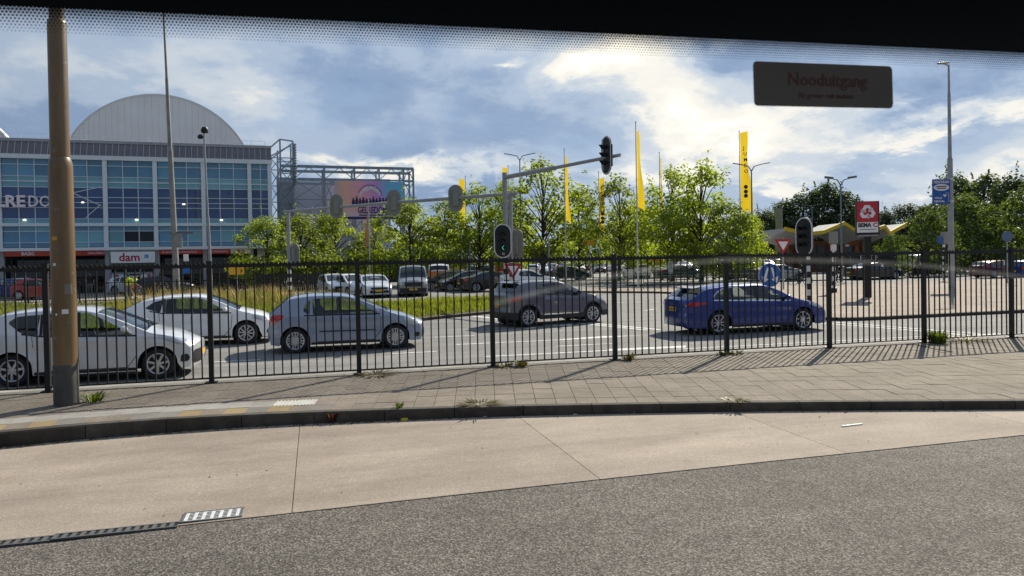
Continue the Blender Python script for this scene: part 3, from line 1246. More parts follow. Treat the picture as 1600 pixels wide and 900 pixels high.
def make_car(name, label, cat, S, colour, loc, rz, group=None, full=True):
    root = empty(name, loc, rz, label, cat, group)
    L, W = S['L'], S['W']
    bm, lay, yw, zt, zc = car_shell(S)
    low = lambda f: abs(f.normal.y) > 0.35
    T = 10
    parts = []
    # side windows
    for poly, m_, nm in S.get('windows', []):
        for sg in (1, -1):
            T += 1
            pk = (lambda s: (lambda f: f.normal.y * s > 0.3))(sg)
            cut_side(bm, roundpoly(poly, 0.05), pk, T, lay)
            parts.append((T, 'side_window', CARGLASS_DARK if m_ else CARGLASS, 0.0, None))
    for poly, m_, ww in S.get('lamps', []):
        for sg in (1, -1):
            T += 1
            pk = (lambda s, w0: (lambda f: f.calc_center_median().y * s > w0))(sg, ww)
            cut_side(bm, roundpoly(poly, 0.03), pk, T, lay)
            parts.append((T, 'headlight' if m_ is HEADLENS else 'bumper_intake' if m_ is BLACK else 'tail_light', m_, 0.006, None))
    if full:
        for poly in S.get('doors', []):
            for sg in (1, -1):
                T += 1
                pk = (lambda s: (lambda f: f.normal.y * s > 0.3))(sg)
                cut_side(bm, roundpoly(poly, 0.06), pk, T, lay)
                parts.append((T, 'door', colour, 0.0, (sg, poly)))
        if S.get('clad'):
            # black cladding along sills, bumpers and arches
            poly = S['clad']
            T += 1
            cut_side(bm, poly, lambda f: True, T, lay)
            parts.append((T, 'lower_cladding', BLACK, 0.006, None))
            for c in S['wheels']:
                T += 1
                ra = S['rw'] + 0.055
                arc = [(c + (ra + 0.05) * math.cos(t * math.pi / 10), S['rw'] + (ra + 0.05) * math.sin(t * math.pi / 10)) for t in range(11)]
                cut_side(bm, arc, low, T, lay)
                parts.append((T, 'arch_trim', BLACK, 0.006, None))
    bm.normal_update()
    take(bm, lay, 1, 'windscreen', CARGLASS, root)
    take(bm, lay, 2, 'rear_window', CARGLASS_DARK if S.get('dark_rear') else CARGLASS, root)
    for t_, nm, m_, off, extra in parts:
        o = take(bm, lay, t_, nm, m_, root, off)
        if o is not None and nm == 'door':
            sg, poly = extra
            hx, hz = S['handles'][0 if min(p[0] for p in poly) > L * 0.42 else 1]
            h = MB().box((hx, sg * (yw(hx, hz) + 0.016), hz), (0.17, 0.022, 0.026))
            h.build('handle', S.get('handle_mat', colour), o)
    # the rest of the shell is the body
    me = bpy.data.meshes.new('body')
    bm.to_mesh(me)
    bm.free()
    me.materials.append(colour)
    me.set_sharp_from_angle(angle=R(62))
    link('body', me, root)
    zs = S.get('sill', 0.2)
    # underbody, wheel wells, cabin floor and dash
    m = MB().box((L / 2, 0, zs + 0.045), (L - 0.5, W - 0.26, 0.05))
    for c in S['wheels']:
        m.box((c, 0, S['rw'] + 0.05), (2 * S['rw'] + 0.09, W - 0.50, 2 * S['rw'] - 0.12))
    m.build('underbody', ARCH, root)
    if full:
        bel = interp(S['belt'], S['ws'][0])
        m = MB()
        m.box((S['ws'][0] + 0.22, 0, bel - 0.10), (0.62, W - 0.30, 0.18))
        m.tube((S['ws'][0] - 0.28, W * 0.21, bel - 0.10), (S['ws'][0] - 0.24, W * 0.21, bel - 0.08), 0.19, n=16)
        m.build('dashboard', CABIN, root)
        sx = S.get('seatx', S['ws'][0] - 0.72)
        for y in (-0.37, 0.37):
            seat(root, sx, y, S.get('seatz', 0.40))
        m = MB()
        rot = Matrix.Rotation(R(-18), 3, 'Y')
        m.box((sx - 1.05, 0, 0.72), (0.14, W - 0.5, 0.55), rot=rot)
        m.box((sx - 0.80, 0, 0.50), (0.5, W - 0.5, 0.16))
        for y in (-0.4, 0.4):
            m.box((sx - 1.14, y, 1.03), (0.08, 0.24, 0.14), rot=rot)
        m.build('rear_seat', SEATCLOTH, root)
        # mirrors
        for sg in (-1, 1):
            mx, mz = S['mirror']
            b = MB()
            bx, bz, yy = mx, mz, yw(mx, mz)
            pts = []
            b.bar((bx, sg * (yy - 0.03), bz - 0.02), (bx, sg * (yy + 0.09), bz - 0.01), 0.05, 0.04, 1)
            prof = [(0.02, -0.075), (0.055, -0.06), (0.075, 0.0), (0.07, 0.05), (0.03, 0.085), (0.005, 0.09)]
            ring = []
            n = 12
            vs, fs = [], []
            for i, (rr, h) in enumerate(prof):
                for k in range(n):
                    a = 2 * math.pi * k / n
                    vs.append((bx + h * 0.75, sg * (yy + 0.17 + rr * 1.35 * math.cos(a)), bz + 0.02 + rr * 0.95 * math.sin(a)))
            for i in range(len(prof) - 1):
                for k in range(n):
                    k2 = (k + 1) % n
                    q = (i * n + k, i * n + k2, (i + 1) * n + k2, (i + 1) * n + k)
                    fs.append(q if sg > 0 else q[::-1])
            fs.append(tuple(range(n)))
            fs.append(tuple((len(prof) - 1) * n + k for k in range(n)))
            b.add(vs, fs, 0)
            b.build('mirror', [S.get('mirror_mat', colour), BLACK], root, smooth=40)
        # door seams
        for sg in (-1, 1):
            for pts in S.get('seams', []):
                strip_on(yw, pts, 0.013, sg).build('door_seam', BLACK, root)
            if not S.get('clad'):
                strip_on(yw, [(S['wheels'][0] + S['rw'] + 0.08, zs + 0.035), (S['wheels'][1] - S['rw'] - 0.08, zs + 0.035)], 0.06, sg, 0.003).build('sill_strip', BLACK, root)
            for pts, wd, mt_ in S.get('trims', []):
                strip_on(yw, pts, wd, sg, 0.008).build('trim_strip', mt_, root)
        # windscreen wiper and aerial
        xw, zw = S['ws'][1], zc(S['ws'][1])
        m = MB()
        m.bar((xw + 0.01, -0.45, zw + 0.02), (xw - 0.12, 0.10, zc(xw - 0.12) + 0.012), 0.018)
        m.build('wiper', BLACK, root)
        if S.get('aerial'):
            xa = S['aerial']
            MB().tube((xa, 0, zc(xa) - 0.01), (xa - 0.09, 0, zc(xa) + 0.11), 0.010, 0.004, 6).build('aerial', BLACK, root)
        # plates, grille, lower intakes
        xrb = S['xr'] - lin(S['bulge_r'], S['plate_r'][1]) if 'plate_r' in S else 0
        if 'plate_r' in S:
            px, pz = S['plate_r']
            o = MB().box((px, 0, pz), (0.014, 0.52, 0.115)).build('number_plate', PLATE, root)
            m = MB()
            for k, yy in enumerate((-0.19, -0.13, -0.05, 0.01, 0.09, 0.15)):
                m.box((px - 0.009, yy, pz), (0.004, 0.035, 0.07))
            m.build('plate_lettering', PLATE_INK, o)
        px, pz = S['plate_f']
        MB().box((px, 0, pz), (0.014, 0.52, 0.115)).build('number_plate', PLATE, root)
        gx, gz, gw, gh = S['grille']
        m = MB().box((gx, 0, gz), (0.06, gw, gh))
        m.build('grille', BLACK, root)
        for k in range(3):
            MB().box((gx + 0.034, 0, gz - gh / 2 + gh * (k + 0.5) / 3), (0.012, gw * 0.94, gh * 0.12)).build('grille_bar', CHROME, root)
        for sg in (-1, 1):
            fx, fy, fz = S['fog']
            MB().lathe([(0.001, 0.0), (0.055, 0.0), (0.065, 0.012), (0.065, -0.05)], 14, axis='Y').build('fog_lamp', HEADLENS, root, (fx, sg * fy, fz), smooth=40).rotation_euler = (0, 0, R(90) if sg < 0 else R(90))
    if not full:
        xn = L - S.get('xfi', 0.16) + lin(S['bulge_f'], 0.5)
        van = S['prof'][3][1] > 1.7
        MB().box((xn - 0.02, 0, 0.78 if van else 0.60), (0.07, W * 0.55, 0.26 if van else 0.13)).build('grille', BLACK, root)
        MB().box((xn - 0.03, 0, 0.40), (0.10, W * (0.86 if van else 0.62), 0.30 if van else 0.16)).build('bumper_intake', BLACK, root)
        MB().box((xn + 0.03, 0, 0.47), (0.02, 0.50, 0.11)).build('number_plate', PLATE, root)
        xr_ = S['xr'] - lin(S['bulge_r'], 0.6)
        MB().box((xr_ - 0.01, 0, 0.62), (0.03, 0.50, 0.11)).build('number_plate', PLATE, root)
        for sg in (-1, 1):
            mx, mz = S['mirror'] if 'mirror' in S else (S['ws'][0] + 0.45, interp(S['belt'], S['ws'][0]) + 0.10)
            MB().box((mx, sg * (yw(mx, mz) + 0.12), mz), (0.12, 0.20, 0.14)).build('mirror', BLACK, root)
    add_wheels(root, S, S['style'], W)
    return root


def mk(L, W, prof, wheels, **kw):
    S = dict(L=L, W=W, prof=prof, wheels=wheels, rw=0.31, xr=0.07)
    S['drop'] = [(0, 0.05), (0.5, 0.06), (L * 0.3, 0.06), (L * 0.6, 0.06), (L * 0.75, 0.055), (L, 0.07)]
    S['bulge_r'] = [(0.2, 0.02), (0.35, 0.10), (0.55, 0.10), (0.75, 0.06), (1.0, 0.06), (1.3, 0.05)]
    S['bulge_f'] = [(0.2, 0.10), (0.35, 0.16), (0.55, 0.15), (0.75, 0.12), (0.9, 0.08)]
    S['style'] = 'five_double'
    S.update(kw)
    return S


CORSA = mk(4.0, 1.71, [(0.05, 0.98), (0.14, 1.08), (0.30, 1.24), (0.48, 1.385), (0.66, 1.44), (1.2, 1.485), (1.75, 1.475), (2.15, 1.405), (2.45, 1.285), (3.02, 1.02), (3.12, 0.985), (3.45, 0.90), (3.68, 0.80), (3.86, 0.66)],
           [0.66, 3.17], belt=[(0, 0.93), (1.0, 0.945), (2.2, 0.92), (3.0, 0.90), (4, 0.8)], ws=(2.15, 3.02), rwn=(0.16, 0.50), style='ten_pair', rw=0.315, rim=0.225,
           windows=[([(0.86, 1.05), (1.02, 0.965), (1.04, 1.345), (0.90, 1.20)], 0, ''), ([(1.10, 0.962), (1.74, 0.958), (1.70, 1.385), (1.09, 1.36)], 0, ''), ([(1.82, 0.956), (2.74, 0.945), (2.60, 1.02), (2.16, 1.29), (1.98, 1.365), (1.79, 1.385)], 0, '')],
           lamps=[([(0.02, 0.76), (0.16, 0.74), (0.40, 0.93), (0.36, 0.99), (0.10, 0.97)], TAILRED, 0.45), ([(3.42, 0.70), (3.72, 0.60), (3.80, 0.64), (3.70, 0.77), (3.36, 0.875)], HEADLENS, 0.42), ([(3.66, 0.30), (3.80, 0.30), (3.82, 0.40), (3.68, 0.42)], BLACK, 0.40), ([(3.87, 0.28), (4.02, 0.28), (4.02, 0.50), (3.89, 0.48)], BLACK, 0.25)],
           doors=[[(1.79, 0.42), (1.84, 0.28), (2.62, 0.28), (2.78, 0.50), (2.80, 0.92), (1.79, 0.935)], [(1.02, 0.72), (1.10, 0.60), (1.22, 0.28), (1.77, 0.28), (1.77, 0.935), (1.00, 0.945)]],
           seams=[[(1.78, 0.28), (1.775, 0.94)], [(2.60, 0.27), (2.79, 0.5), (2.80, 0.92)], [(1.00, 0.94), (1.02, 0.72)], [(1.2, 0.275), (2.62, 0.275)]],
           trims=[([(0.88, 0.952), (1.8, 0.944), (2.78, 0.932)], 0.03, BLACK), ([(1.78, 0.95), (1.745, 1.39)], 0.075, BLACK), ([(1.25, 0.535), (2.66, 0.525)], 0.03, BLACK)],
           handles=[(2.02, 0.80), (1.24, 0.82)], mirror=(2.66, 1.02), plate_f=(3.99, 0.42), grille=(3.93, 0.40, 0.9, 0.16), fog=(3.78, 0.62, 0.36), aerial=0.75, pr=0.10)

HATCH = mk(3.94, 1.71, [(0.05, 0.98), (0.12, 1.10), (0.22, 1.26), (0.34, 1.39), (0.55, 1.44), (1.1, 1.49), (1.7, 1.485), (2.08, 1.42), (2.40, 1.30), (2.98, 1.03), (3.08, 0.99), (3.42, 0.92), (3.66, 0.80), (3.82, 0.66)],
           [0.62, 3.19], belt=[(0, 1.02), (0.6, 1.0), (1.0, 0.955), (2.2, 0.91), (3.0, 0.88), (4, 0.8)], ws=(2.08, 2.98), rwn=(0.13, 0.36), style='seven', rw=0.31, rim=0.215,
           windows=[([(0.55, 1.23), (0.78, 1.03), (1.05, 0.965), (1.10, 1.37), (0.70, 1.34)], 1, ''), ([(1.16, 0.955), (1.74, 0.94), (1.72, 1.385), (1.15, 1.375)], 0, ''), ([(1.82, 0.938), (2.76, 0.915), (2.56, 1.03), (2.12, 1.28), (1.95, 1.365), (1.79, 1.385)], 0, '')],
           lamps=[([(0.02, 0.78), (0.12, 0.76), (0.34, 0.88), (0.30, 0.98), (0.08, 1.0)], TAILRED, 0.45), ([(3.18, 0.86), (3.50, 0.70), (3.72, 0.66), (3.70, 0.76), (3.42, 0.86)], HEADLENS, 0.40), ([(3.60, 0.33), (3.74, 0.33), (3.78, 0.40), (3.74, 0.48), (3.62, 0.47)], BLACK, 0.40), ([(3.81, 0.28), (3.97, 0.28), (3.97, 0.56), (3.84, 0.54)], BLACK, 0.25)],
           doors=[[(1.79, 0.42), (1.84, 0.28), (2.66, 0.28), (2.80, 0.50), (2.82, 0.90), (1.79, 0.925)], [(1.00, 0.74), (1.08, 0.60), (1.20, 0.28), (1.77, 0.28), (1.77, 0.925), (0.98, 0.95)]],
           seams=[[(1.78, 0.28), (1.775, 0.93)], [(2.64, 0.27), (2.81, 0.5), (2.82, 0.90)], [(0.98, 0.95), (1.0, 0.74)], [(1.2, 0.275), (2.66, 0.275)]],
           trims=[([(0.8, 1.01), (1.1, 0.955), (1.8, 0.928), (2.80, 0.90)], 0.03, BLACK), ([(1.78, 0.94), (1.75, 1.39)], 0.08, BLACK), ([(1.13, 0.96), (1.125, 1.37)], 0.05, BLACK)],
           handles=[(2.02, 0.82), (1.22, 0.85)], mirror=(2.62, 1.02), plate_f=(3.93, 0.44), grille=(3.88, 0.40, 0.8, 0.2), fog=(3.70, 0.66, 0.40), pr=0.10)

LEON = mk(4.27, 1.81, [(0.05, 0.98), (0.14, 1.06), (0.34, 1.17), (0.62, 1.31), (0.9, 1.385), (1.5, 1.445), (2.0, 1.45), (2.35, 1.405), (2.62, 1.31), (3.22, 1.02), (3.32, 0.985), (3.7, 0.90), (3.95, 0.79), (4.12, 0.66)],
          [0.76, 3.40], belt=[(0, 0.98), (0.8, 0.96), (1.4, 0.935), (2.4, 0.905), (3.2, 0.885), (4.2, 0.8)], ws=(2.35, 3.22), rwn=(0.17, 0.64), style='five_double', rw=0.32, rim=0.225,
          windows=[([(0.78, 1.10), (1.18, 0.965), (1.24, 1.33), (1.0, 1.265)], 1, ''), ([(1.30, 0.955), (1.94, 0.94), (1.93, 1.36), (1.32, 1.34)], 0, ''), ([(2.02, 0.938), (2.98, 0.915), (2.80, 1.01), (2.38, 1.265), (2.2, 1.34), (2.02, 1.36)], 0, '')],
          lamps=[([(0.02, 0.80), (0.14, 0.79), (0.38, 0.88), (0.34, 0.95), (0.08, 0.97)], TAILRED, 0.5), ([(3.55, 0.74), (3.92, 0.64), (3.98, 0.68), (3.92, 0.77), (3.58, 0.85)], HEADLENS, 0.42), ([(3.94, 0.30), (4.10, 0.30), (4.10, 0.42), (3.98, 0.42)], BLACK, 0.40)],
          doors=[[(1.98, 0.42), (2.02, 0.28), (2.84, 0.28), (3.0, 0.5), (3.04, 0.90), (1.98, 0.925)], [(1.16, 0.74), (1.24, 0.6), (1.36, 0.28), (1.96, 0.28), (1.96, 0.925), (1.14, 0.945)]],
          seams=[[(1.97, 0.28), (1.965, 0.93)], [(2.82, 0.27), (3.01, 0.5), (3.04, 0.90)], [(1.14, 0.945), (1.16, 0.74)], [(1.36, 0.275), (2.84, 0.275)]],
          trims=[([(0.9, 1.02), (1.2, 0.957), (2.0, 0.93), (3.02, 0.905)], 0.028, BLACK), ([(1.98, 0.94), (1.975, 1.36)], 0.09, BLACK), ([(1.27, 0.955), (1.28, 1.34)], 0.06, BLACK)],
          handles=[(2.2, 0.82), (1.40, 0.84)], mirror=(2.86, 1.0), plate_f=(4.26, 0.44), grille=(4.20, 0.62, 0.8, 0.12), fog=(4.03, 0.68, 0.38), aerial=0.95, pr=0.11)

CAPTUR = mk(4.12, 1.78, [(0.05, 1.02), (0.12, 1.12), (0.26, 1.30), (0.42, 1.46), (0.66, 1.53), (1.2, 1.565), (1.8, 1.555), (2.12, 1.50), (2.42, 1.38), (2.92, 1.13), (3.05, 1.085), (3.45, 1.02), (3.76, 0.90), (3.95, 0.72)],
            [0.68, 3.29], belt=[(0, 1.06), (0.9, 1.07), (1.4, 1.04), (2.2, 1.0), (3.0, 0.97), (4.1, 0.85)], ws=(2.12, 2.92), rwn=(0.14, 0.44), style='five_double', rw=0.335, rim=0.235, sill=0.24,
            windows=[([(0.98, 1.16), (1.10, 1.095), (1.72, 1.055), (1.71, 1.435), (1.10, 1.40)], 1, ''), ([(1.80, 1.05), (2.70, 1.015), (2.52, 1.13), (2.14, 1.345), (1.98, 1.41), (1.79, 1.435)], 0, '')],
            lamps=[([(0.02, 0.86), (0.14, 0.84), (0.46, 0.95), (0.44, 1.02), (0.12, 1.02)], TAILRED, 0.42), ([(3.42, 0.86), (3.80, 0.74), (3.86, 0.80), (3.72, 0.92), (3.46, 0.98)], HEADLENS, 0.42)],
            doors=[[(1.79, 0.52), (1.84, 0.42), (2.66, 0.42), (2.80, 0.58), (2.83, 0.98), (1.79, 1.03)], [(1.02, 0.84), (1.10, 0.72), (1.22, 0.42), (1.77, 0.42), (1.77, 1.03), (1.0, 1.06)]],
            clad=[(-0.3, 0.05), (4.4, 0.05), (4.4, 0.43), (2.9, 0.43), (2.75, 0.385), (1.15, 0.385), (1.0, 0.5), (-0.3, 0.5)],
            seams=[[(1.78, 0.42), (1.775, 1.04)], [(2.64, 0.42), (2.81, 0.58), (2.83, 0.98)], [(1.0, 1.06), (1.02, 0.84)]],
            trims=[([(1.22, 0.40), (2.7, 0.40)], 0.035, CHROME), ([(1.78, 1.04), (1.75, 1.44)], 0.08, BLACK), ([(1.0, 1.09), (1.8, 1.038), (2.72, 1.0)], 0.03, BLACK)],
            handles=[(2.0, 0.90), (1.20, 0.93)], mirror=(2.62, 1.09), plate_r=(-0.062, 0.72), plate_f=(4.10, 0.45), grille=(4.05, 0.55, 0.9, 0.14), fog=(3.9, 0.68, 0.40), aerial=0.62, mirror_mat=BLACK, pr=0.12,
            bulge_r=[(0.2, 0.04), (0.40, 0.15), (0.55, 0.15), (0.65, 0.12), (1.02, 0.12), (1.3, 0.08)])

MAZDA = mk(4.80, 1.84, [(0.05, 1.0), (0.16, 1.07), (0.34, 1.20), (0.56, 1.335), (0.8, 1.39), (1.6, 1.455), (2.3, 1.46), (2.66, 1.41), (2.95, 1.31), (3.52, 1.035), (3.64, 1.0), (4.1, 0.92), (4.42, 0.81), (4.64, 0.66)],
           [0.98, 3.78], belt=[(0, 0.98), (0.8, 0.985), (1.6, 0.96), (2.6, 0.93), (3.5, 0.91), (4.8, 0.8)], ws=(2.66, 3.52), rwn=(0.18, 0.56), style='multi', rw=0.335, rim=0.245,
           windows=[([(0.80, 1.07), (0.92, 1.02), (1.38, 0.995), (1.40, 1.345), (1.12, 1.31), (0.90, 1.20)], 1, ''), ([(1.46, 0.99), (2.20, 0.965), (2.19, 1.375), (1.48, 1.35)], 0, ''), ([(2.28, 0.963), (3.30, 0.935), (3.10, 1.03), (2.68, 1.275), (2.48, 1.35), (2.27, 1.375)], 0, '')],
           lamps=[([(0.02, 0.84), (0.20, 0.83), (0.62, 0.90), (0.60, 0.95), (0.12, 0.965)], TAILRED, 0.48), ([(3.98, 0.78), (4.36, 0.66), (4.46, 0.70), (4.36, 0.79), (3.96, 0.86)], HEADLENS, 0.45)],
           doors=[[(2.24, 0.42), (2.28, 0.28), (3.18, 0.28), (3.33, 0.5), (3.37, 0.92), (2.24, 0.95)], [(1.40, 0.76), (1.48, 0.6), (1.60, 0.28), (2.22, 0.28), (2.22, 0.95), (1.38, 0.97)]],
           seams=[[(2.23, 0.28), (2.225, 0.955)], [(3.16, 0.27), (3.34, 0.5), (3.37, 0.92)], [(1.38, 0.97), (1.40, 0.76)], [(1.6, 0.275), (3.18, 0.275)]],
           trims=[([(0.80, 1.0), (1.4, 0.982), (2.24, 0.955), (3.34, 0.925)], 0.028, CHROME), ([(0.80, 1.02), (0.86, 1.14), (0.98, 1.245), (1.15, 1.325), (1.5, 1.365), (2.2, 1.392)], 0.02, CHROME), ([(2.24, 0.965), (2.23, 1.38)], 0.09, BLACK), ([(1.43, 0.99), (1.44, 1.35)], 0.06, BLACK)],
           handles=[(2.48, 0.85), (1.66, 0.87)], mirror=(3.16, 1.02), plate_r=(-0.062, 0.735), plate_f=(4.78, 0.45), grille=(4.72, 0.56, 0.8, 0.22), fog=(4.55, 0.7, 0.38), aerial=1.0, pr=0.13, dark_rear=0,
           bulge_r=[(0.2, 0.04), (0.40, 0.14), (0.55, 0.14), (0.65, 0.12), (1.0, 0.12), (1.3, 0.08)])

PB_SILVER = paint('paint_silver', (0.74, 0.75, 0.77), 0.35)
PB_WHITE = paint('paint_white', (0.84, 0.845, 0.85), 0.0)
PB_LBLUE = paint('paint_light_blue', (0.285, 0.335, 0.44), 0.3)
PB_MAUVE = paint('paint_mauve_grey', (0.15, 0.143, 0.165), 0.5)
PB_BLUE = paint('paint_deep_blue', (0.006, 0.032, 0.235), 0.4)
PB_BLACK = paint('paint_black', (0.012, 0.012, 0.014), 0.2)
PB_DGREEN = paint('paint_dark_teal', (0.02, 0.05, 0.05), 0.3)
PB_RED = paint('paint_red', (0.35, 0.02, 0.02), 0.1)
PB_DRED = paint('paint_maroon', (0.10, 0.025, 0.03), 0.3)
PB_ORANGE = paint('paint_orange', (0.62, 0.17, 0.02), 0.0)
PB_GREY = paint('paint_grey', (0.30, 0.31, 0.33), 0.45)

silver_car = make_car('silver_hatchback', 'silver hatchback with two people inside behind the thick brown lamp post', 'car', HATCH, PB_SILVER, (-6.27, 16.05 + 0.86, 0), 0)
white_car = make_car('white_hatchback', 'white hatchback with black window pillars beyond the silver hatchback', 'car', LEON, PB_WHITE, (-1.92 - 3.40, 22.1 + 0.9, 0), 0)
blue_hatch = make_car('light_blue_hatchback', 'light blue five door hatchback in the middle lane of the road', 'car', CORSA, PB_LBLUE, (-0.51 - 0.66, 19.28 + 0.85, 0), 0)
captur = make_car('grey_crossover', 'mauve grey crossover with black lower cladding turning away at the junction', 'car', CAPTUR, PB_MAUVE, (0, 0, 0), R(14))
captur.location = Vector((6.85, 23.6, 0)) - Matrix.Rotation(R(14), 3, 'Z') @ Vector((0.68, -0.80, 0))
mazda = make_car('blue_estate_car', 'deep blue estate car with chrome window line', 'car', MAZDA, PB_BLUE, (11.20 - 0.98, 18.87 + 0.90, 0), 0)
MB().lathe([(0.045, -0.006), (0.06, -0.006), (0.06, 0.004), (0.045, 0.004)], 20, axis='Y', closed=True).build('badge_ring', CHROME, mazda, (-0.068, 0, 0.88)).rotation_euler = (0, 0, R(90))
# roof spoiler lips
for c_, S_ in ((captur, CAPTUR), (mazda, MAZDA)):
    x1 = S_['rwn'][1]
    MB().box((x1 - 0.08, 0, interp(S_['prof'], x1) + 0.015), (0.26, S_['W'] * 0.62, 0.03), rot=Matrix.Rotation(R(-10), 3, 'Y')).build('roof_spoiler', PB_MAUVE if c_ is captur else PB_BLUE, c_)
# ------------------------------------------------------------------ railing fence along the pavement
FENCE_M = mat('fence_black_paint', (0.006, 0.006, 0.0062), 0.55, var=0.3, scale=14, bump=0.15, bscale=150)
fence = empty('railing_fence', (-4.45, 14.22, SW), 0, 'tall black steel railing fence with saw-toothed top along the pavement', 'fence')
NB, PITCH_ = 16, 2.612
post_m = MB()
post_m.box((0, 0, 1.09), (0.084, 0.084, 2.18))
post_m.box((0, 0, 2.19), (0.094, 0.094, 0.02))
post_m.box((0, 0, 0.012), (0.2, 0.2, 0.024))
post_me = post_m.mesh('post', FENCE_M)
bar_me = MB().box((0, 0, 1.08), (0.0225, 0.0225, 2.02)).mesh('bar', FENCE_M)
top_me = MB().box((0, 0, 0), (PITCH_ - 0.086, 0.045, 0.045)).mesh('top_rail', FENCE_M)
bot_me = MB().box((0, 0, 0), (PITCH_ - 0.086, 0.04, 0.028)).mesh('bottom_rail', FENCE_M)
nt_ = 33
zz = [(-(PITCH_ - 0.11) / 2, 0.0)]
w_ = (PITCH_ - 0.11) / nt_
for i in range(nt_):
    zz += [(-(PITCH_ - 0.11) / 2 + (i + 0.5) * w_, 0.055), (-(PITCH_ - 0.11) / 2 + (i + 1) * w_, 0.008)]
zz.append(((PITCH_ - 0.11) / 2, 0.0))
saw_me = MB().prism(zz, -0.003, 0.003, fn=lambda x, y, z: (x, z, y)).mesh('saw_strip', FENCE_M)
for p in range(-2, 11):
    link('post', post_me, fence, (p * PITCH_, 0, 0))
    if p < 10:
        pan = empty('fence_panel', (p * PITCH_ + PITCH_ / 2, 0, 0), parent=fence)
        link('top_rail', top_me, pan, (0, 0, 2.10))
        link('bottom_rail', bot_me, pan, (0, 0, 0.085))
        link('saw_strip', saw_me, pan, (0, 0, 2.122))
        for i in range(NB):
            o = link('bar', bar_me, pan, (-PITCH_ / 2 + PITCH_ * (i + 1) / (NB + 1), 0, 0))
            o.rotation_euler = (random.uniform(-0.006, 0.006), random.uniform(-0.005, 0.005), random.uniform(-0.1, 0.1))

# ------------------------------------------------------------------ the bus the picture is taken from
WY = 0.80
bus_win = empty('bus', (0.5, WY, EYE), 0, 'dark inside of the bus with a black dotted border along its window top', 'bus')
bus_win.rotation_euler = (0, R(-1.1), 0)
BUSIN = mat('bus_lining', (0.014, 0.014, 0.015), 0.8)
BUSOUT = mat('bus_side_paint', (0.30, 0.31, 0.33), 0.4)
for nm_, c_, s_ in (('roof', (0, -1.25, 0.80), (11.6, 2.7, 0.08)), ('floor', (0, -1.25, -1.50), (11.6, 2.56, 0.08)), ('side_wall', (0, -2.56, -0.95), (11.6, 0.06, 1.1)), ('window_pillar', (-2.9, -2.56, 0.18), (0.12, 0.06, 1.16)), ('window_pillar', (-1.0, -2.56, 0.18), (0.12, 0.06, 1.16)), ('window_pillar', (0.9, -2.56, 0.18), (0.12, 0.06, 1.16)), ('window_pillar', (2.8, -2.56, 0.18), (0.12, 0.06, 1.16)),  # far side left open between pillars to let light onto the sticker
                    ('end_wall', (-5.8, -1.25, -0.35), (0.06, 2.5, 2.28)), ('end_wall', (5.8, -1.25, -0.35), (0.06, 2.5, 2.28)),
                    ('window_wall', (-3.78, 0.03, -0.35), (4.0, 0.06, 2.3)), ('window_wall', (3.78, 0.03, -0.35), (4.0, 0.06, 2.3)), ('lower_panel', (0, 0.03, -1.27), (3.5, 0.06, 0.46)), ('upper_panel', (0, 0.03, 0.61), (3.5, 0.06, 0.30))):
    MB().box(c_, s_).build(nm_, BUSIN, bus_win)  # unseen shell added to block sky light and keep the inside dark
for sx_ in (-0.55, 0.75):
    sb_ = MB()
    sb_.box((sx_, -1.45, -1.05), (0.46, 0.9, 0.12))
    sb_.box((sx_ - 0.27, -1.45, -0.68), (0.10, 0.9, 0.72), rot=Matrix.Rotation(R(-8), 3, 'Y'))
    sb_.build('passenger_seat', BUSIN, bus_win)
FRIT = mat('black_glass_enamel', (0.004, 0.004, 0.0045), 0.35)
pane_m = bpy.data.materials.new('clear_window_pane')
pane_m.use_nodes = True
pane_m.node_tree.nodes.remove(pane_m.node_tree.nodes['Principled BSDF'])
tr_ = pane_m.node_tree.nodes.new('ShaderNodeBsdfTransparent')
tr_.inputs[0].default_value = (0.97, 0.985, 0.98, 1)
pane_m.node_tree.links.new(tr_.outputs[0], pane_m.node_tree.nodes['Material Output'].inputs['Surface'])
MB().add([(-1.7, 0, -1.0), (1.7, 0, -1.0), (1.7, 0, 0.45), (-1.7, 0, 0.45)], [(0, 1, 2, 3)]).build('pane', pane_m, bus_win)
ZE = 0.2625     # lower edge of the solid enamel above the eye line
MB().box((0, -0.004, ZE + 0.115), (3.4, 0.003, 0.23)).build('enamel_border', FRIT, bus_win)
dots = MB()
pitch = 0.0034
rows = 9
for r in range(rows):
    z = ZE - 0.0005 - r * pitch * 0.86
    rad = 0.00188 * (1 - 0.68 * r / (rows - 1))
    nd = int(2.0 / pitch)
    for i in range(nd):
        x = -1.05 + i * pitch + (pitch / 2 if r % 2 else 0)
        n = 6
        vs = [(x + rad * math.cos(2 * math.pi * k / n), -0.0035, z + rad * math.sin(2 * math.pi * k / n)) for k in range(n)]
        dots.add(vs, [tuple(range(n))])
tag(dots.build('enamel_dot', FRIT, bus_win), kind='stuff')
RUBBER = mat('window_rubber', (0.01, 0.01, 0.01), 0.8)
MB().box((-1.72, 0.03, -0.28), (0.04, 0.05, 1.5)).build('seal', RUBBER, bus_win)
MB().box((1.72, 0.03, -0.28), (0.04, 0.05, 1.5)).build('seal', RUBBER, bus_win)
MB().box((0, 0.03, -1.02), (3.40, 0.05, 0.04)).build('seal', RUBBER, bus_win)
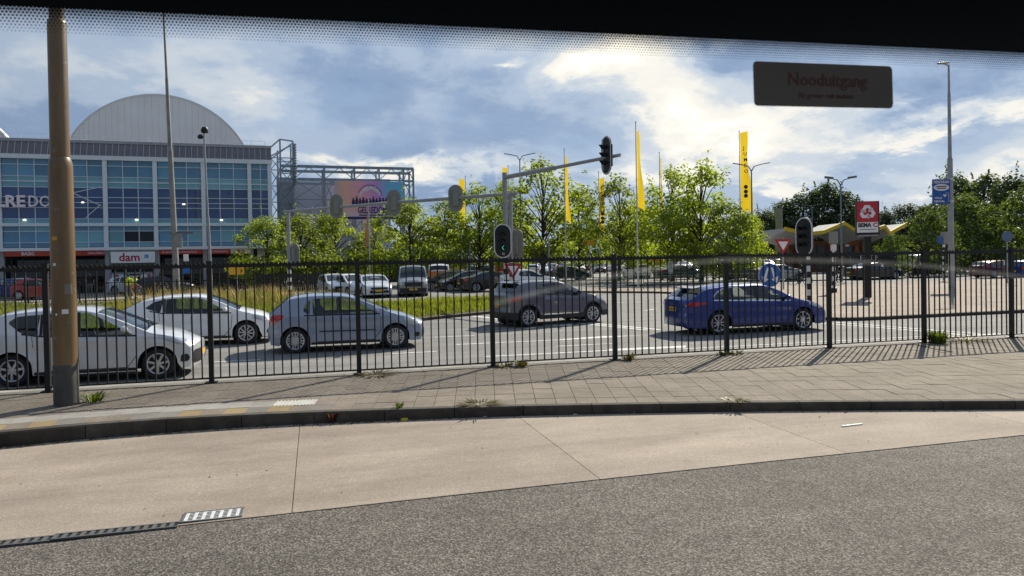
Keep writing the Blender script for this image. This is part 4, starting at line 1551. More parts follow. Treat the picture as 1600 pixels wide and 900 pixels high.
# a faint pale streak that curves across the glass
sm = bpy.data.materials.new('pale_streak')
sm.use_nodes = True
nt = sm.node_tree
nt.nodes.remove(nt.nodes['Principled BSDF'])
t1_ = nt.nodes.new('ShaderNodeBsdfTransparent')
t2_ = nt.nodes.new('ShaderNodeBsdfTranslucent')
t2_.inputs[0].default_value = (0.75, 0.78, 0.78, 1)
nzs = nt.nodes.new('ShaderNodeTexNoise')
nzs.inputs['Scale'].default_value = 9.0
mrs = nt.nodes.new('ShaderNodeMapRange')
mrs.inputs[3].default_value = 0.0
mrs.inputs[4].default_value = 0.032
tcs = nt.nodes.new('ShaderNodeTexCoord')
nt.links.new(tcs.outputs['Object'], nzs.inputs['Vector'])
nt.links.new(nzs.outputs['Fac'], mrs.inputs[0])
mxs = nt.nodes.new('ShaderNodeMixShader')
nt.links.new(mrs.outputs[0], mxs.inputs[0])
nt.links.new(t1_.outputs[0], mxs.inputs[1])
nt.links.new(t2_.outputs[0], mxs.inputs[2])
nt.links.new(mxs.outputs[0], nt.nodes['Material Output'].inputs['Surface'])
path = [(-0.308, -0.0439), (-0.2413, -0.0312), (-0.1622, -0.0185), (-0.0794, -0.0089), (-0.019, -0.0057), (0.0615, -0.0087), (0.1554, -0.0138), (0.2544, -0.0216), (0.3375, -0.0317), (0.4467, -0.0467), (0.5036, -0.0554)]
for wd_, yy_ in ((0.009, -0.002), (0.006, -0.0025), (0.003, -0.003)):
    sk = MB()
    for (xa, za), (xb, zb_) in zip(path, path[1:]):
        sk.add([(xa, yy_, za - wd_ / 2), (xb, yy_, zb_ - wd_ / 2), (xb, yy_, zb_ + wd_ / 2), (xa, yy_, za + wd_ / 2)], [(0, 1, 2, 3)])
    sk.build('pale_streak', sm, bus_win)
# emergency exit sticker on the pane
ST = mat('sticker_vinyl', (0.58, 0.47, 0.43), 0.6)
ST_RED = mat('sticker_red', (0.46, 0.22, 0.21), 0.6)
stk = empty('exit_sticker', (0.6265, WY - 0.004, EYE + 0.2115), 0, 'dark rectangular emergency exit sticker reading Nooduitgang on the bus window', 'sticker')
stk.rotation_euler = (0, R(-1.1), 0)
rp = roundpoly([(-0.1015, -0.0265), (0.1015, -0.0265), (0.1015, 0.0265), (-0.1015, 0.0265)], 0.006, 4)
MB().prism(rp, -0.0006, 0.0006, fn=lambda x, y, z: (x, z, y)).build('vinyl', ST, stk)
rp2 = roundpoly([(-0.1023, -0.0273), (0.1023, -0.0273), (0.1023, 0.0273), (-0.1023, 0.0273)], 0.006, 4)
MB().prism(rp2, 0.0008, 0.0012, fn=lambda x, y, z: (x, z, y)).build('backing', mat('sticker_edge', (0.12, 0.05, 0.055), 0.6), stk)
text('lettering', 'Nooduitgang', 0.0225, ST_RED, stk, (0.003, -0.0012, -0.001), (R(90), 0, 0), 0.0002, 0.0004, 'CENTER')
text('small_lettering', 'Bij gevaar ruit inslaan', 0.0095, ST_RED, stk, (0.0, -0.0012, -0.0165), (R(90), 0, 0), 0.0002, 0.0001, 'CENTER')
# ------------------------------------------------------------------ glass-fronted arena
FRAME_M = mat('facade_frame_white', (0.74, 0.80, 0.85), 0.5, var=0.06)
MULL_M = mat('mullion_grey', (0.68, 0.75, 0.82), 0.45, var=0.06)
CLAD_M = mat('purple_grey_cladding', (0.18, 0.165, 0.19), 0.55, var=0.1, scale=1.2, bump=0.05)
SEAM_M = mat('cladding_seam', (0.55, 0.57, 0.62), 0.5)
ARCH_M = mat('arch_cladding', (0.62, 0.635, 0.67), 0.6, var=0.05, scale=0.5)
DARKIN = mat('shop_interior', (0.022, 0.022, 0.024), 0.8, var=0.4, scale=0.8)
CONCOL = mat('column_concrete', (0.36, 0.36, 0.36), 0.7)
RED_SIGN = mat('sign_red_orange', (0.50, 0.055, 0.025), 0.5)
RED_DARK = mat('sign_red', (0.46, 0.04, 0.035), 0.5)
WHITE_SIGN = mat('sign_white', (0.88, 0.88, 0.88), 0.45, var=0.03)
LETTER_W = mat('lettering_white', (0.80, 0.78, 0.79), 0.5, var=0.03)
LETTER_PALE = mat('lettering_pale_pink', (0.90, 0.78, 0.84), 0.45)
LETTER_R = mat('lettering_crimson', (0.45, 0.02, 0.05), 0.5)
LETTER_B = mat('lettering_blue', (0.02, 0.22, 0.60), 0.5)
LETTER_K = mat('lettering_black', (0.02, 0.02, 0.02), 0.5)
STEEL_B = mat('truss_steel_bluegrey', (0.26, 0.32, 0.38), 0.45, metal=0.3, var=0.15, scale=3)


def pane_mat(name, col, rough, refl):
    if name in MATS:
        return MATS[name]
    m = mat(name, col, rough, metal=0.0, var=0.10, scale=0.35, spec=0.5)
    b = m.node_tree.nodes['Principled BSDF']
    b.inputs['Specular IOR Level'].default_value = refl
    b.inputs['Coat Weight'].default_value = 0.35
    b.inputs['Coat Roughness'].default_value = 0.02
    oi = m.node_tree.nodes.new('ShaderNodeObjectInfo')
    mr = m.node_tree.nodes.new('ShaderNodeMapRange')
    mr.inputs[3].default_value = 0.78
    mr.inputs[4].default_value = 1.22
    m.node_tree.links.new(oi.outputs['Random'], mr.inputs[0])
    sc = m.node_tree.nodes.new('ShaderNodeVectorMath')
    sc.operation = 'SCALE'
    lk = b.inputs['Base Color'].links[0].from_socket
    m.node_tree.links.new(lk, sc.inputs[0])
    m.node_tree.links.new(mr.outputs[0], sc.inputs['Scale'])
    m.node_tree.links.new(sc.outputs[0], b.inputs['Base Color'])
    return m


P_BLUE = pane_mat('pane_blue', (0.105, 0.265, 0.42), 0.06, 0.6)
P_TEAL = pane_mat('pane_teal', (0.165, 0.40, 0.49), 0.08, 0.6)
P_NAVY = pane_mat('pane_navy', (0.042, 0.085, 0.215), 0.05, 0.6)
P_BLACK = pane_mat('pane_black', (0.006, 0.010, 0.012), 0.05, 0.3)

fac = empty('arena_building', (-24.4, 68.0, 0), 0.067, 'long glass fronted arena with purple grey metal roof edge and red shop banners', 'building')
X0, X1 = -13.0, 20.9
BAY = 3.8
cols = [0.0 + BAY * k for k in range(-3, 6)]
# core behind the glass
MB().box(((X0 + X1) / 2, 6.3, 7.6), (X1 - X0 - 0.2, 12, 7.2)).build('core', DARKIN, fac)
rowsz = [(11.10, 10.68, P_BLUE), (10.62, 9.74, P_BLUE), (9.68, 9.34, P_TEAL), (9.24, 8.85, P_TEAL), (8.79, 8.04, P_NAVY), (7.98, 7.60, P_NAVY), (7.54, 7.17, P_NAVY), (7.11, 6.25, P_NAVY),  # lowest navy row has a reflection of trees put into its colour
         (6.19, 5.88, P_TEAL), (5.58, 5.22, P_BLUE), (5.16, 4.30, P_BLUE), (4.24, 3.90, P_BLUE)]
random.seed(3)
pane_cache = {}
for c in cols:
    lo, hi = c + 0.18, c + BAY - 0.18
    if c + BAY > X1:
        hi = X1 - 0.22
    n = 3 if hi - lo > 2.5 else 2
    wpan = (hi - lo) / n
    if hi < -0.6:
        continue
    for i in range(n):
        xa, xb = lo + i * wpan + 0.03, lo + (i + 1) * wpan - 0.03
        for (zt_, zb_, pm) in rowsz:
            key = (round(xb - xa, 3), zt_, pm.name)
            black = pm is P_BLUE and zt_ == 5.16 and abs(c - 7.6) < 0.1 and i > 0
            mt = P_BLACK if black else pm
            if pm is P_BLUE and zt_ < 6 and not black:
                mt = P_TEAL if random.random() < 0.35 else P_BLUE
            key = key + (mt.name,)
            if key not in pane_cache:
                pane_cache[key] = MB().box((0, 0, 0), (xb - xa, 0.05, zt_ - zb_)).mesh('pane', mt)
            o = link('pane', pane_cache[key], fac, ((xa + xb) / 2, 0.03, (zt_ + zb_) / 2))
            o.rotation_euler = (random.uniform(-0.004, 0.004), 0, random.uniform(-0.006, 0.006))
    for i in range(1, n):
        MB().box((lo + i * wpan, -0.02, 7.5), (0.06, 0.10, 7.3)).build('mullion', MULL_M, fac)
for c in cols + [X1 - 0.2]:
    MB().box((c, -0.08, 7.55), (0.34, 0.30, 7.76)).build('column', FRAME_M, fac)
# horizontal bars of the curtain wall
for z in (10.65, 9.71, 9.29, 8.82, 8.01, 7.57, 7.14, 6.22, 5.19, 4.27):
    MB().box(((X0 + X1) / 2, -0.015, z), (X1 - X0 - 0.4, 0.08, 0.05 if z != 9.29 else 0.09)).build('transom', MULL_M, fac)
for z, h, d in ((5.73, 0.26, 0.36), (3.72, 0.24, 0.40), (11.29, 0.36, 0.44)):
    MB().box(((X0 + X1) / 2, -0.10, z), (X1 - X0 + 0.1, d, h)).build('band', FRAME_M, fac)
# X bracing seen inside the glass
for (a, b) in (((4.1, 8.9), (7.3, 7.3)), ((7.3, 8.9), (4.1, 8.1)), ((7.2, 7.4), (6.1, 6.3))):
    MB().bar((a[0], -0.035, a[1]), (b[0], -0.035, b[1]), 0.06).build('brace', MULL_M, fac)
# sloped metal roof edge, panel by panel
pw_ = 0.47
npan = int((X1 - X0) / pw_)
me_pan = MB().add([(-pw_ / 2 + 0.025, -0.32, 11.48), (pw_ / 2 - 0.025, -0.32, 11.48), (pw_ / 2 - 0.025, 0.10, 12.52), (-pw_ / 2 + 0.025, 0.10, 12.52),
                   (-pw_ / 2 + 0.025, -0.2, 11.48), (pw_ / 2 - 0.025, -0.2, 11.48), (pw_ / 2 - 0.025, 0.2, 12.52), (-pw_ / 2 + 0.025, 0.2, 12.52)],
                  [(0, 1, 2, 3), (1, 5, 6, 2), (4, 0, 3, 7), (3, 2, 6, 7), (5, 4, 7, 6), (4, 5, 1, 0)]).mesh('roof_panel', CLAD_M)
seam_me = MB().bar((0, -0.33, 11.48), (0, 0.09, 12.54), 0.035, 0.05).mesh('panel_seam', SEAM_M)
for i in range(npan):
    x = X1 - pw_ * (i + 0.5)
    if x < -1.2:
        continue
    link('roof_panel', me_pan, fac, (x, 0, 0))
    link('panel_seam', seam_me, fac, (x - pw_ / 2, 0, 0))
MB().box(((X0 + X1) / 2, 0.5, 12.66), (X1 - X0, 0.9, 0.24)).build('parapet', mat('parapet_grey', (0.36, 0.37, 0.40), 0.6), fac)
m = MB()
for i in range(28):
    x = X1 - 0.5 - i * 1.2
    m.tube((x, 1.6, 12.7), (x, 1.6, 13.4), 0.02, n=5)
for z in (13.05, 13.4):
    m.bar((X0, 1.6, z), (X1 - 0.5, 1.6, z), 0.025)
tag(m.build('roof_railing', SEAM_M, fac), kind='stuff')
MB().box((3.0, 12, 13.6), (2.2, 3, 1.6)).build('roof_box', ARCH_M, fac)
MB().box(((X0 + X1) / 2, 9.0, 12.4), (X1 - X0 - 0.5, 17, 0.5)).build('roof_deck', ARCH_M, fac)
# ground floor: recessed shops, columns, banners
MB().box(((X0 + X1) / 2, 1.9, 1.8), (X1 - X0 - 0.2, 0.2, 3.6)).build('shop_wall', DARKIN, fac)
for c in cols + [X1 - 0.2]:
    MB().box((c + 0.02, 0.15, 1.8), (0.36, 0.36, 3.58)).build('column', CONCOL, fac)
SHOPGLASS = pane_mat('shop_glass', (0.012, 0.014, 0.016), 0.08, 0.5)
SHOPFRAME = mat('shop_frame_grey', (0.10, 0.105, 0.11), 0.5)
for c in cols:
    if c + BAY < -0.5:
        continue
    for i in range(4):
        xa = c + 0.25 + i * (BAY - 0.5) / 4
        wd = (BAY - 0.5) / 4
        if xa + wd > X1:
            continue
        for z0_, z1_ in ((0.15, 1.35), (1.95, 2.85)):
            f_ = MB()
            f_.box((xa + wd / 2, 1.72, (z0_ + z1_) / 2), (wd - 0.08, 0.06, z1_ - z0_)).build('shop_window', SHOPGLASS, fac)
        MB().box((xa, 1.70, 1.5), (0.08, 0.1, 2.9)).build('shop_mullion', SHOPFRAME, fac)
    MB().box((c + BAY / 2, 1.66, 1.65), (BAY - 0.4, 0.14, 0.5)).build('shop_fascia', SHOPFRAME, fac)


def banner(xa, xb, m, name='banner'):
    return MB().box(((xa + xb) / 2, -0.16, 3.38), (xb - xa, 0.06, 0.42)).build(name, m, fac)


RX = (R(90), 0, 0)
b_ = banner(0.2, 3.62, RED_SIGN)
text('lettering', 'BASIC', 0.36, LETTER_W, b_, (1.45, -0.20, 3.25), RX, 0.004, 0.008)
text('thin_lettering', 'FIT', 0.36, mat('lettering_salmon', (0.62, 0.10, 0.05), 0.5), b_, (2.52, -0.20, 3.25), RX, 0.004)
banner(3.98, 5.75, RED_SIGN)
b_ = banner(5.0 + 0.78, 7.42, RED_DARK)
text('lettering', 'www.dam.nl', 0.26, LETTER_W, b_, (6.2, -0.20, 3.30), RX, 0.004)
b_ = banner(11.6, 15.02, RED_DARK)
text('lettering', 'de grootste verkeersschool', 0.25, LETTER_W, b_, (11.8, -0.20, 3.30), RX, 0.004)
b_ = banner(15.4, 17.3, RED_DARK)
text('lettering', 'van Gelderland', 0.25, LETTER_W, b_, (15.5, -0.20, 3.30), RX, 0.004)
b_ = banner(17.32, 19.0, mat('banner_cream', (0.62, 0.56, 0.46), 0.5))
text('lettering', 'dam', 0.44, LETTER_R, b_, (17.75, -0.20, 3.24), RX, 0.004, 0.012)
# entrance with its own white sign
MB().box((9.5, -0.02, 3.42), (3.42, 0.25, 0.40)).build('entrance_fascia', CONCOL, fac)
sg_ = MB().box((9.6, -0.28, 2.96), (3.36, 0.10, 0.92)).build('shop_sign', WHITE_SIGN, fac)
text('lettering', 'dam', 0.95, LETTER_R, sg_, (8.52, -0.34, 2.66), RX, 0.006, 0.02)
MB().box((10.62, -0.335, 3.03), (0.30, 0.02, 0.30)).build('letter_square', LETTER_B, sg_)
text('square_lettering', 'L', 0.26, LETTER_W, sg_, (10.54, -0.35, 2.94), RX, 0.004, 0.01)
MB().box((9.5, 0.0, 2.36), (3.4, 0.05, 0.26)).build('green_glass_band', mat('green_glass', (0.03, 0.10, 0.08), 0.1), fac)
GREYFR = mat('entrance_frame', (0.30, 0.32, 0.34), 0.5)
for x in (7.85, 9.0, 10.1, 11.2):
    MB().box((x, -0.02, 1.1), (0.10, 0.12, 2.2)).build('entrance_post', GREYFR, fac)
MB().box((9.5, -0.03, 1.62), (3.4, 0.10, 0.14)).build('entrance_rail', GREYFR, fac)
MB().box((8.42, 0.02, 1.05), (1.0, 0.05, 1.0)).build('poster', WHITE_SIGN, fac)
MB().box((8.25, -0.02, 1.30), (0.4, 0.03, 0.36)).build('poster_patch', RED_DARK, fac)
MB().box((10.6, 0.02, 1.05), (0.9, 0.05, 1.0)).build('poster', WHITE_SIGN, fac)
MB().box((10.75, -0.02, 1.30), (0.3, 0.03, 0.36)).build('poster_patch', RED_DARK, fac)
# big lettering on the glass
t_ = text('lettering', 'GELRE', 1.28, LETTER_PALE, fac, (1.86, -0.32, 7.20), RX, 0.03, 0.045, 'RIGHT', 1.0)
t2_ = text('thin_lettering', 'DOME', 1.28, LETTER_PALE, fac, (2.02, -0.32, 7.20), RX, 0.03, 0.012, 'LEFT', 0.83)
# ceiling lamps glimpsed through the glass
LAMPW = mat('warm_lamp', (1.0, 0.78, 0.5), 0.5, emit=2.5)
for (x, z) in ((5.9, 7.55), (9.9, 6.12), (1.7, 6.10), (13.6, 7.45), (16.6, 6.1)):
    MB().lathe([(0.001, 0.10), (0.10, 0.06), (0.13, 0.0), (0.001, -0.01)], 10).build('interior_lamp', LAMPW, fac, (x, -0.01, z))

# the two arched gable ends of the hall roof behind
def arch(xc, zc0, rad, half, y0, name_label):
    o = empty('arched_roof', (fac.location.x, fac.location.y, 0), 0.067, name_label, 'roof')
    n = 34
    a_max = math.asin(half / rad)
    pts = []
    for i in range(n + 1):
        a = -a_max + 2 * a_max * i / n
        pts.append((xc + rad * math.sin(a), zc0 + rad * math.cos(a)))
    # vertical ribbed sheets of the gable
    for i in range(n):
        (xa, za), (xb, zb2) = pts[i], pts[i + 1]
        z0 = 12.0
        MB().add([(xa + 0.006, y0, z0), (xb - 0.006, y0, z0), (xb - 0.006, y0, zb2), (xa + 0.006, y0, za), (xa + 0.006, y0 + 0.3, z0), (xb - 0.006, y0 + 0.3, z0), (xb - 0.006, y0 + 0.3, zb2), (xa + 0.006, y0 + 0.3, za)],
                 [(0, 1, 2, 3), (1, 5, 6, 2), (4, 0, 3, 7), (3, 2, 6, 7)]).build('gable_sheet', ARCH_M, o)
    sk = MB()
    for i in range(n):
        (xa, za), (xb, zb2) = pts[i], pts[i + 1]
        sk.add([(xa, y0 - 0.1, za + 0.12), (xb, y0 - 0.1, zb2 + 0.12), (xb, y0 + 1.6, zb2 + 0.12), (xa, y0 + 1.6, za + 0.12), (xa, y0 - 0.1, za - 0.06), (xb, y0 - 0.1, zb2 - 0.06)],
               [(0, 1, 2, 3), (4, 5, 1, 0)])
    sk.build('roof_skin', SEAM_M, o)
    MB().box((xc, y0 + 0.2, (12.0 + zc0 + rad) / 2), (2 * half * 0.8, 0.1, 1.0)).build('gable_backing', ARCH_M, o)
    return o


arch(8.7, 11.75, 10.7, 9.9, 27.0, 'large pale grey arched gable rising behind the glass building')
arch(-15.5, 10.5, 10.7, 10.2, 27.0, 'edge of second pale arched gable cut by the picture border left of the brown lamp post')

# ------------------------------------------------------------------ steel lattice and billboard beside the arena
tr = empty('lattice_frame', (0, 82, 0), 0.067, 'blue grey steel lattice tower and long horizontal truss beside the arena', 'steel frame')


def tb(name, a, b, r):
    return MB().bar(a, b, r).build(name, STEEL_B, tr)


TX = [(-4.3, 14.2, 0), (-3.3, 15.35, 0), (-2.0, 15.2, 0), (-3.5, 14.6, 3), (-2.1, 15.2, 3)]
for x, zt_, y in TX:
    tb('tower_post', (x, y, 0), (x, y, zt_), 0.17)
tb('tower_rail', (-5.2, 0, 13.6), (-3.3, 0, 15.35), 0.14)
tb('tower_rail', (-3.3, 0, 15.35), (-2.0, 0, 15.2), 0.14)
tb('tower_rail', (-4.3, 3, 13.9), (-2.1, 3, 15.2), 0.14)
tb('tower_rail', (-4.3, 0, 13.2), (-2.0, 0, 15.0), 0.12)
zs_ = [3.0, 5.0, 7.0, 8.7, 10.4, 12.1, 13.4]
for z0_, z1_ in zip(zs_, zs_[1:]):
    for (xa, ya), (xb, yb) in (((-4.3, 0), (-3.3, 0)), ((-3.3, 0), (-2.0, 0)), ((-3.5, 3), (-2.1, 3)), ((-2.0, 0), (-2.1, 3))):
        tb('tower_brace', (xa, ya, z0_), (xb, yb, z1_), 0.075)
        tb('tower_brace', (xb, yb, z0_), (xa, ya, z1_), 0.075)
        tb('tower_rail', (xa, ya, z1_), (xb, yb, z1_), 0.09)
m = MB()
for k in range(16):
    z = 10.5 + k * 0.28
    m.lathe([(0.14, z), (0.24, z + 0.05), (0.24, z + 0.18), (0.14, z + 0.24)], 8, c=(-1.85, -0.25, 0))
m.build('speaker_cluster', STEEL_B, tr)
for y, zt_ in ((0, 12.55), (2.4, 12.3)):
    tb('chord', (-3.4, y, zt_), (10.95, y, zt_), 0.28)
    tb('chord', (-3.4, y, zt_ - 1.35), (10.95, y, zt_ - 1.35), 0.16 if y == 0 else 0.22)
px_ = [-2.0, 1.2, 4.4, 7.1, 9.8, 10.9]
for i, x in enumerate(px_):
    for y in (0, 2.4):
        if i in (1, 2, 4, 5):
            tb('leg', (x, y, 0), (x, y, 12.5), 0.20)
        else:
            tb('leg', (x, y, 11.1), (x, y, 12.5), 0.16)
    tb('cross_tie', (x, 0, 12.5), (x, 2.4, 12.3), 0.1)
for xa, xb in zip(px_, px_[1:]):
    xm = (xa + xb) / 2
    tb('truss_brace', (xa, 0, 11.2), (xm, 0, 12.5), 0.08)
    tb('truss_brace', (xm, 0, 12.5), (xb, 0, 11.2), 0.08)
for xa, xb in ((-2.0, 1.2), (1.2, 2.1), (9.8, 10.9)):
    for z0_, z1_ in ((9.0, 11.1), (6.6, 9.0), (4.4, 6.6)):
        tb('frame_brace', (xa, 0, z0_), (xb, 0, z1_), 0.08)
        tb('frame_brace', (xb, 0, z0_), (xa, 0, z1_), 0.08)
        tb('frame_rail', (xa, 0, z1_), (xb, 0, z1_), 0.11)
for k in range(6):
    x = 2.2 + k * 1.5
    tb('support_rail', (x, 0.6, 5.0), (x, 0.6, 6.8), 0.16)
    tb('frame_brace', (x, 0.6, 5.0), (x + 1.5, 0.6, 6.8), 0.1)
tb('support_rail', (2.0, 0.6, 5.0), (10.9, 0.6, 5.0), 0.2)
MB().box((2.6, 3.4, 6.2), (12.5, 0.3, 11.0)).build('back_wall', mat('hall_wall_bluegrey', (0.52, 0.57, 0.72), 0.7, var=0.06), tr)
tri = MB().add([(2.0, 3.2, 11.7), (8.8, 3.2, 11.2), (9.2, 3.2, 10.9), (2.0, 3.2, 10.9), (2.0, 3.6, 11.7), (8.8, 3.6, 11.2), (9.2, 3.6, 10.9), (2.0, 3.6, 10.9)], [(0, 3, 2, 1), (0, 1, 5, 4), (1, 2, 6, 5), (4, 5, 6, 7), (3, 0, 4, 7), (2, 3, 7, 6)])
tri.build('sloped_top', mat('hall_roof_slate', (0.26, 0.34, 0.45), 0.6), tr)

# concert billboard: a printed sheet, so its picture is a flat print
bb = empty('billboard', (0, 82, 0), 0.067, 'large concert billboard with orange to violet to blue print hung in the lattice', 'billboard')
pm = bpy.data.materials.new('poster_print')
pm.use_nodes = True
nt = pm.node_tree
N, L = nt.nodes, nt.links
tcn = N.new('ShaderNodeTexCoord')
sp = N.new('ShaderNodeSeparateXYZ')
L.new(tcn.outputs['Generated'], sp.inputs[0])
nz = N.new('ShaderNodeTexNoise')
nz.inputs['Scale'].default_value = 3.0
nz.inputs['Detail'].default_value = 6
L.new(tcn.outputs['Generated'], nz.inputs['Vector'])
ma = N.new('ShaderNodeMath')
ma.operation = 'MULTIPLY_ADD'
ma.inputs[1].default_value = 0.35
L.new(nz.outputs['Fac'], ma.inputs[0])
L.new(sp.outputs['X'], ma.inputs[2])
cr = N.new('ShaderNodeValToRGB')
L.new(ma.outputs[0], cr.inputs[0])
el = cr.color_ramp.elements
stops = [(0.08, (0.42, 0.45, 0.58)), (0.32, (0.92, 0.50, 0.36)), (0.58, (0.92, 0.40, 0.56)), (0.78, (0.62, 0.30, 0.74)), (0.98, (0.18, 0.52, 0.82))]
while len(el) < len(stops):
    el.new(0.5)
for e, (p, c) in zip(el, stops):
    e.position = p
    e.color = (*c, 1)
mz = N.new('ShaderNodeMix')
mz.data_type = 'RGBA'
mr = N.new('ShaderNodeMapRange')
mr.inputs[1].default_value = 0.35
mr.inputs[2].default_value = 0.0
L.new(sp.outputs['Z'], mr.inputs[0])
L.new(mr.outputs[0], mz.inputs[0])
L.new(cr.outputs[0], mz.inputs[6])
mz.inputs[7].default_value = (0.70, 0.58, 0.70, 1)
L.new(mz.outputs[2], N['Principled BSDF'].inputs['Base Color'])
N['Principled BSDF'].inputs['Roughness'].default_value = 0.6
BX0, BX1, BZ0, BZ1 = 2.25, 9.72, 6.88, 11.05
MB().box(((BX0 + BX1) / 2, -0.25, (BZ0 + BZ1) / 2), (BX1 - BX0, 0.12, BZ1 - BZ0)).build('printed_sheet', pm, bb)
MB().box(((BX0 + BX1) / 2, -0.32, BZ0 + 0.14), (BX1 - BX0, 0.03, 0.28)).build('bottom_strip', mat('poster_navy', (0.03, 0.035, 0.12), 0.6), bb)
INK = mat('poster_ink', (0.035, 0.02, 0.09), 0.6)
PALE = mat('poster_pale', (0.85, 0.85, 0.88), 0.6)
arc_t = 'STREAMERS'
for k, ch in enumerate(arc_t):
    a = (k - (len(arc_t) - 1) / 2) * 0.26
    t = text('arched_lettering', ch, 0.62 if abs(a) < 0.8 else 0.72, PALE, bb, (6.0 + 1.25 * math.sin(a) - 0.16, -0.33, 9.35 + 1.15 * math.cos(a) - 0.42), (R(90), -a * 0.45, 0), 0.004, 0.02)
m = MB()
for k in range(18):
    a = (k - 8.5) * 0.145
    m.bar((6.0 + 1.30 * math.sin(a), -0.325, 9.33 + 1.30 * math.cos(a)), (6.0 + 1.30 * math.sin(a + 0.145), -0.325, 9.33 + 1.30 * math.cos(a + 0.145)), 0.05)
m.build('arch_rule', INK, bb)
random.seed(8)
m = MB()
for k in range(12):
    x = 4.2 + k * 0.36
    h = 0.85 + random.random() * 0.25
    m.prism(roundpoly([(x - 0.17, 8.35), (x + 0.17, 8.35), (x + 0.15, 8.35 + h * 0.7), (x - 0.15, 8.35 + h * 0.7)], 0.08), -0.33, -0.32, fn=lambda a, b, c: (a, c, b))
    m.prism([(x + 0.1 * math.cos(t * 0.785), 8.35 + h * 0.82 + 0.12 * math.sin(t * 0.785)) for t in range(8)], -0.33, -0.32, fn=lambda a, b, c: (a, c, b))
tag(m.build('printed_crowd', INK, bb), kind='stuff')
text('title_lettering', 'GELREDOME', 1.0, INK, bb, (4.65, -0.33, 7.55), RX, 0.004, 0.02, 'LEFT', 0.62)
MB().box((6.1, -0.33, 7.33), (2.6, 0.01, 0.13)).build('print_line', INK, bb)

# ------------------------------------------------------------------ drive-in restaurant with folded yellow roof
YEL = mat('roof_edge_yellow', (0.72, 0.50, 0.02), 0.5, var=0.06)
WOOD = mat('timber_column', (0.17, 0.075, 0.035), 0.7, var=0.25, scale=4)
SOFF = mat('roof_soffit_panel', (0.42, 0.42, 0.40), 0.5, var=0.1)
DKG = mat('restaurant_glass', (0.035, 0.05, 0.055), 0.1)
mc = empty('restaurant', (60, 75, 0), 0, 'low timber restaurant with zigzag roof edged in yellow behind the recycling sign', 'building')
zig = [(-8.1, 5.35), (-5.1, 4.75), (-2.9, 4.95), (-0.1, 5.95), (2.2, 4.65), (5.6, 5.55), (6.3, 4.75), (8.8, 5.85)]
for (xa, za), (xb, zb_) in zip(zig, zig[1:]):
    f_ = MB().add([(xa, -2.0, za), (xb, -2.0, zb_), (xb, -2.0, zb_ - 0.42), (xa, -2.0, za - 0.42), (xa, -1.7, za), (xb, -1.7, zb_), (xb, -1.7, zb_ - 0.42), (xa, -1.7, za - 0.42)],
                  [(3, 2, 1, 0), (0, 1, 5, 4), (2, 3, 7, 6), (1, 2, 6, 5), (0, 4, 7, 3), (4, 5, 6, 7)])
    f_.build('yellow_fascia', YEL, mc)
    n = 5
    for k in range(n):
        a, b = k / n, (k + 1) / n
        x0_, x1_ = xa + (xb - xa) * a + 0.04, xa + (xb - xa) * b - 0.04
        z0_, z1_ = za + (zb_ - za) * a - 0.16, za + (zb_ - za) * b - 0.16
        MB().add([(x0_, -1.7, z0_ - 0.3), (x1_, -1.7, z1_ - 0.3), (x1_, 2.6, z1_ - 1.45), (x0_, 2.6, z0_ - 1.45), (x0_, -1.7, z0_), (x1_, -1.7, z1_), (x1_, 2.6, z1_ - 0.1), (x0_, 2.6, z0_ - 0.1)],
                 [(3, 2, 1, 0), (4, 5, 6, 7), (0, 1, 5, 4), (1, 2, 6, 5), (3, 0, 4, 7)]).build('roof_panel', SOFF, mc)
for x in (-3.2, 2.0, 2.9, -4.6, 5.9):
    MB().box((x, 2.2, 1.9), (0.5, 0.5, 3.8)).build('timber_column', WOOD, mc)
MB().box((0.4, 3.1, 1.9), (11.2, 0.3, 3.8)).build('timber_wall', WOOD, mc)
for x in (-2.4, -1.1, 0.4, 3.6, 4.7):
    MB().box((x, 2.9, 1.7), (1.1, 0.1, 2.8)).build('window', DKG, mc)
MB().box((3.6, 2.7, 3.2), (1.4, 0.1, 0.25)).build('light_strip', WHITE_SIGN, mc)
text('letter_emblem', 'M', 1.5, YEL, mc, (-4.15, 1.6, 2.6), RX, 0.05, 0.05, 'LEFT', 0.7)
blk = tag(MB().box((56.6, 64.5, 1.25), (5.4, 0.2, 1.7)).build('dark_screen_fence', BLACK), 'dark screen fence with white capital letters in front of the restaurant', 'screen')
text('lettering', 'FAST F', 0.75, LETTER_W, blk, (54.6, 64.36, 1.5), RX, 0.004, 0.0)

# long low buildings, container and screens behind the parked cars
tag(MB().box((8.5, 108, 1.6), (11, 4, 3.0)).build('white_pavilion', mat('pavilion_white', (0.50, 0.52, 0.54), 0.6)), 'long white low pavilion half hidden under the trees', 'building')
m = MB()
for k in range(9):
    m.box((4.0 + k * 1.1, 105.95, 1.7), (0.7, 0.1, 1.1))
tag(m.build('window', P_BLACK, bpy.data.objects['white_pavilion']), kind='stuff')
tag(MB().box((7.5, 80.0, 0.9), (8.5, 0.12, 1.9)).build('dark_hoarding', mat('hoarding_black', (0.02, 0.02, 0.022), 0.8, scale=2)), 'long black hoarding behind the parked vans', 'hoarding')
GRN = mat('container_green', (0.02, 0.22, 0.09), 0.6, var=0.15)
ct = empty('green_container', (1.6, 82.0, 0), 0, 'green corrugated container standing under the trees', 'container')
for k in range(10):
    MB().box((-2.4 + k * 0.5, 0, 1.35), (0.44, 0.08 + 0.05 * (k % 2), 2.5)).build('side_panel', GRN, ct)
MB().box((0, 1.3, 1.35), (5.1, 2.3, 2.55)).build('shell', GRN, ct)
scr = empty('slatted_screen', (-4.56, 60.6, 0), 0, 'black upright slatted screen beside the tall dry grass', 'fence')
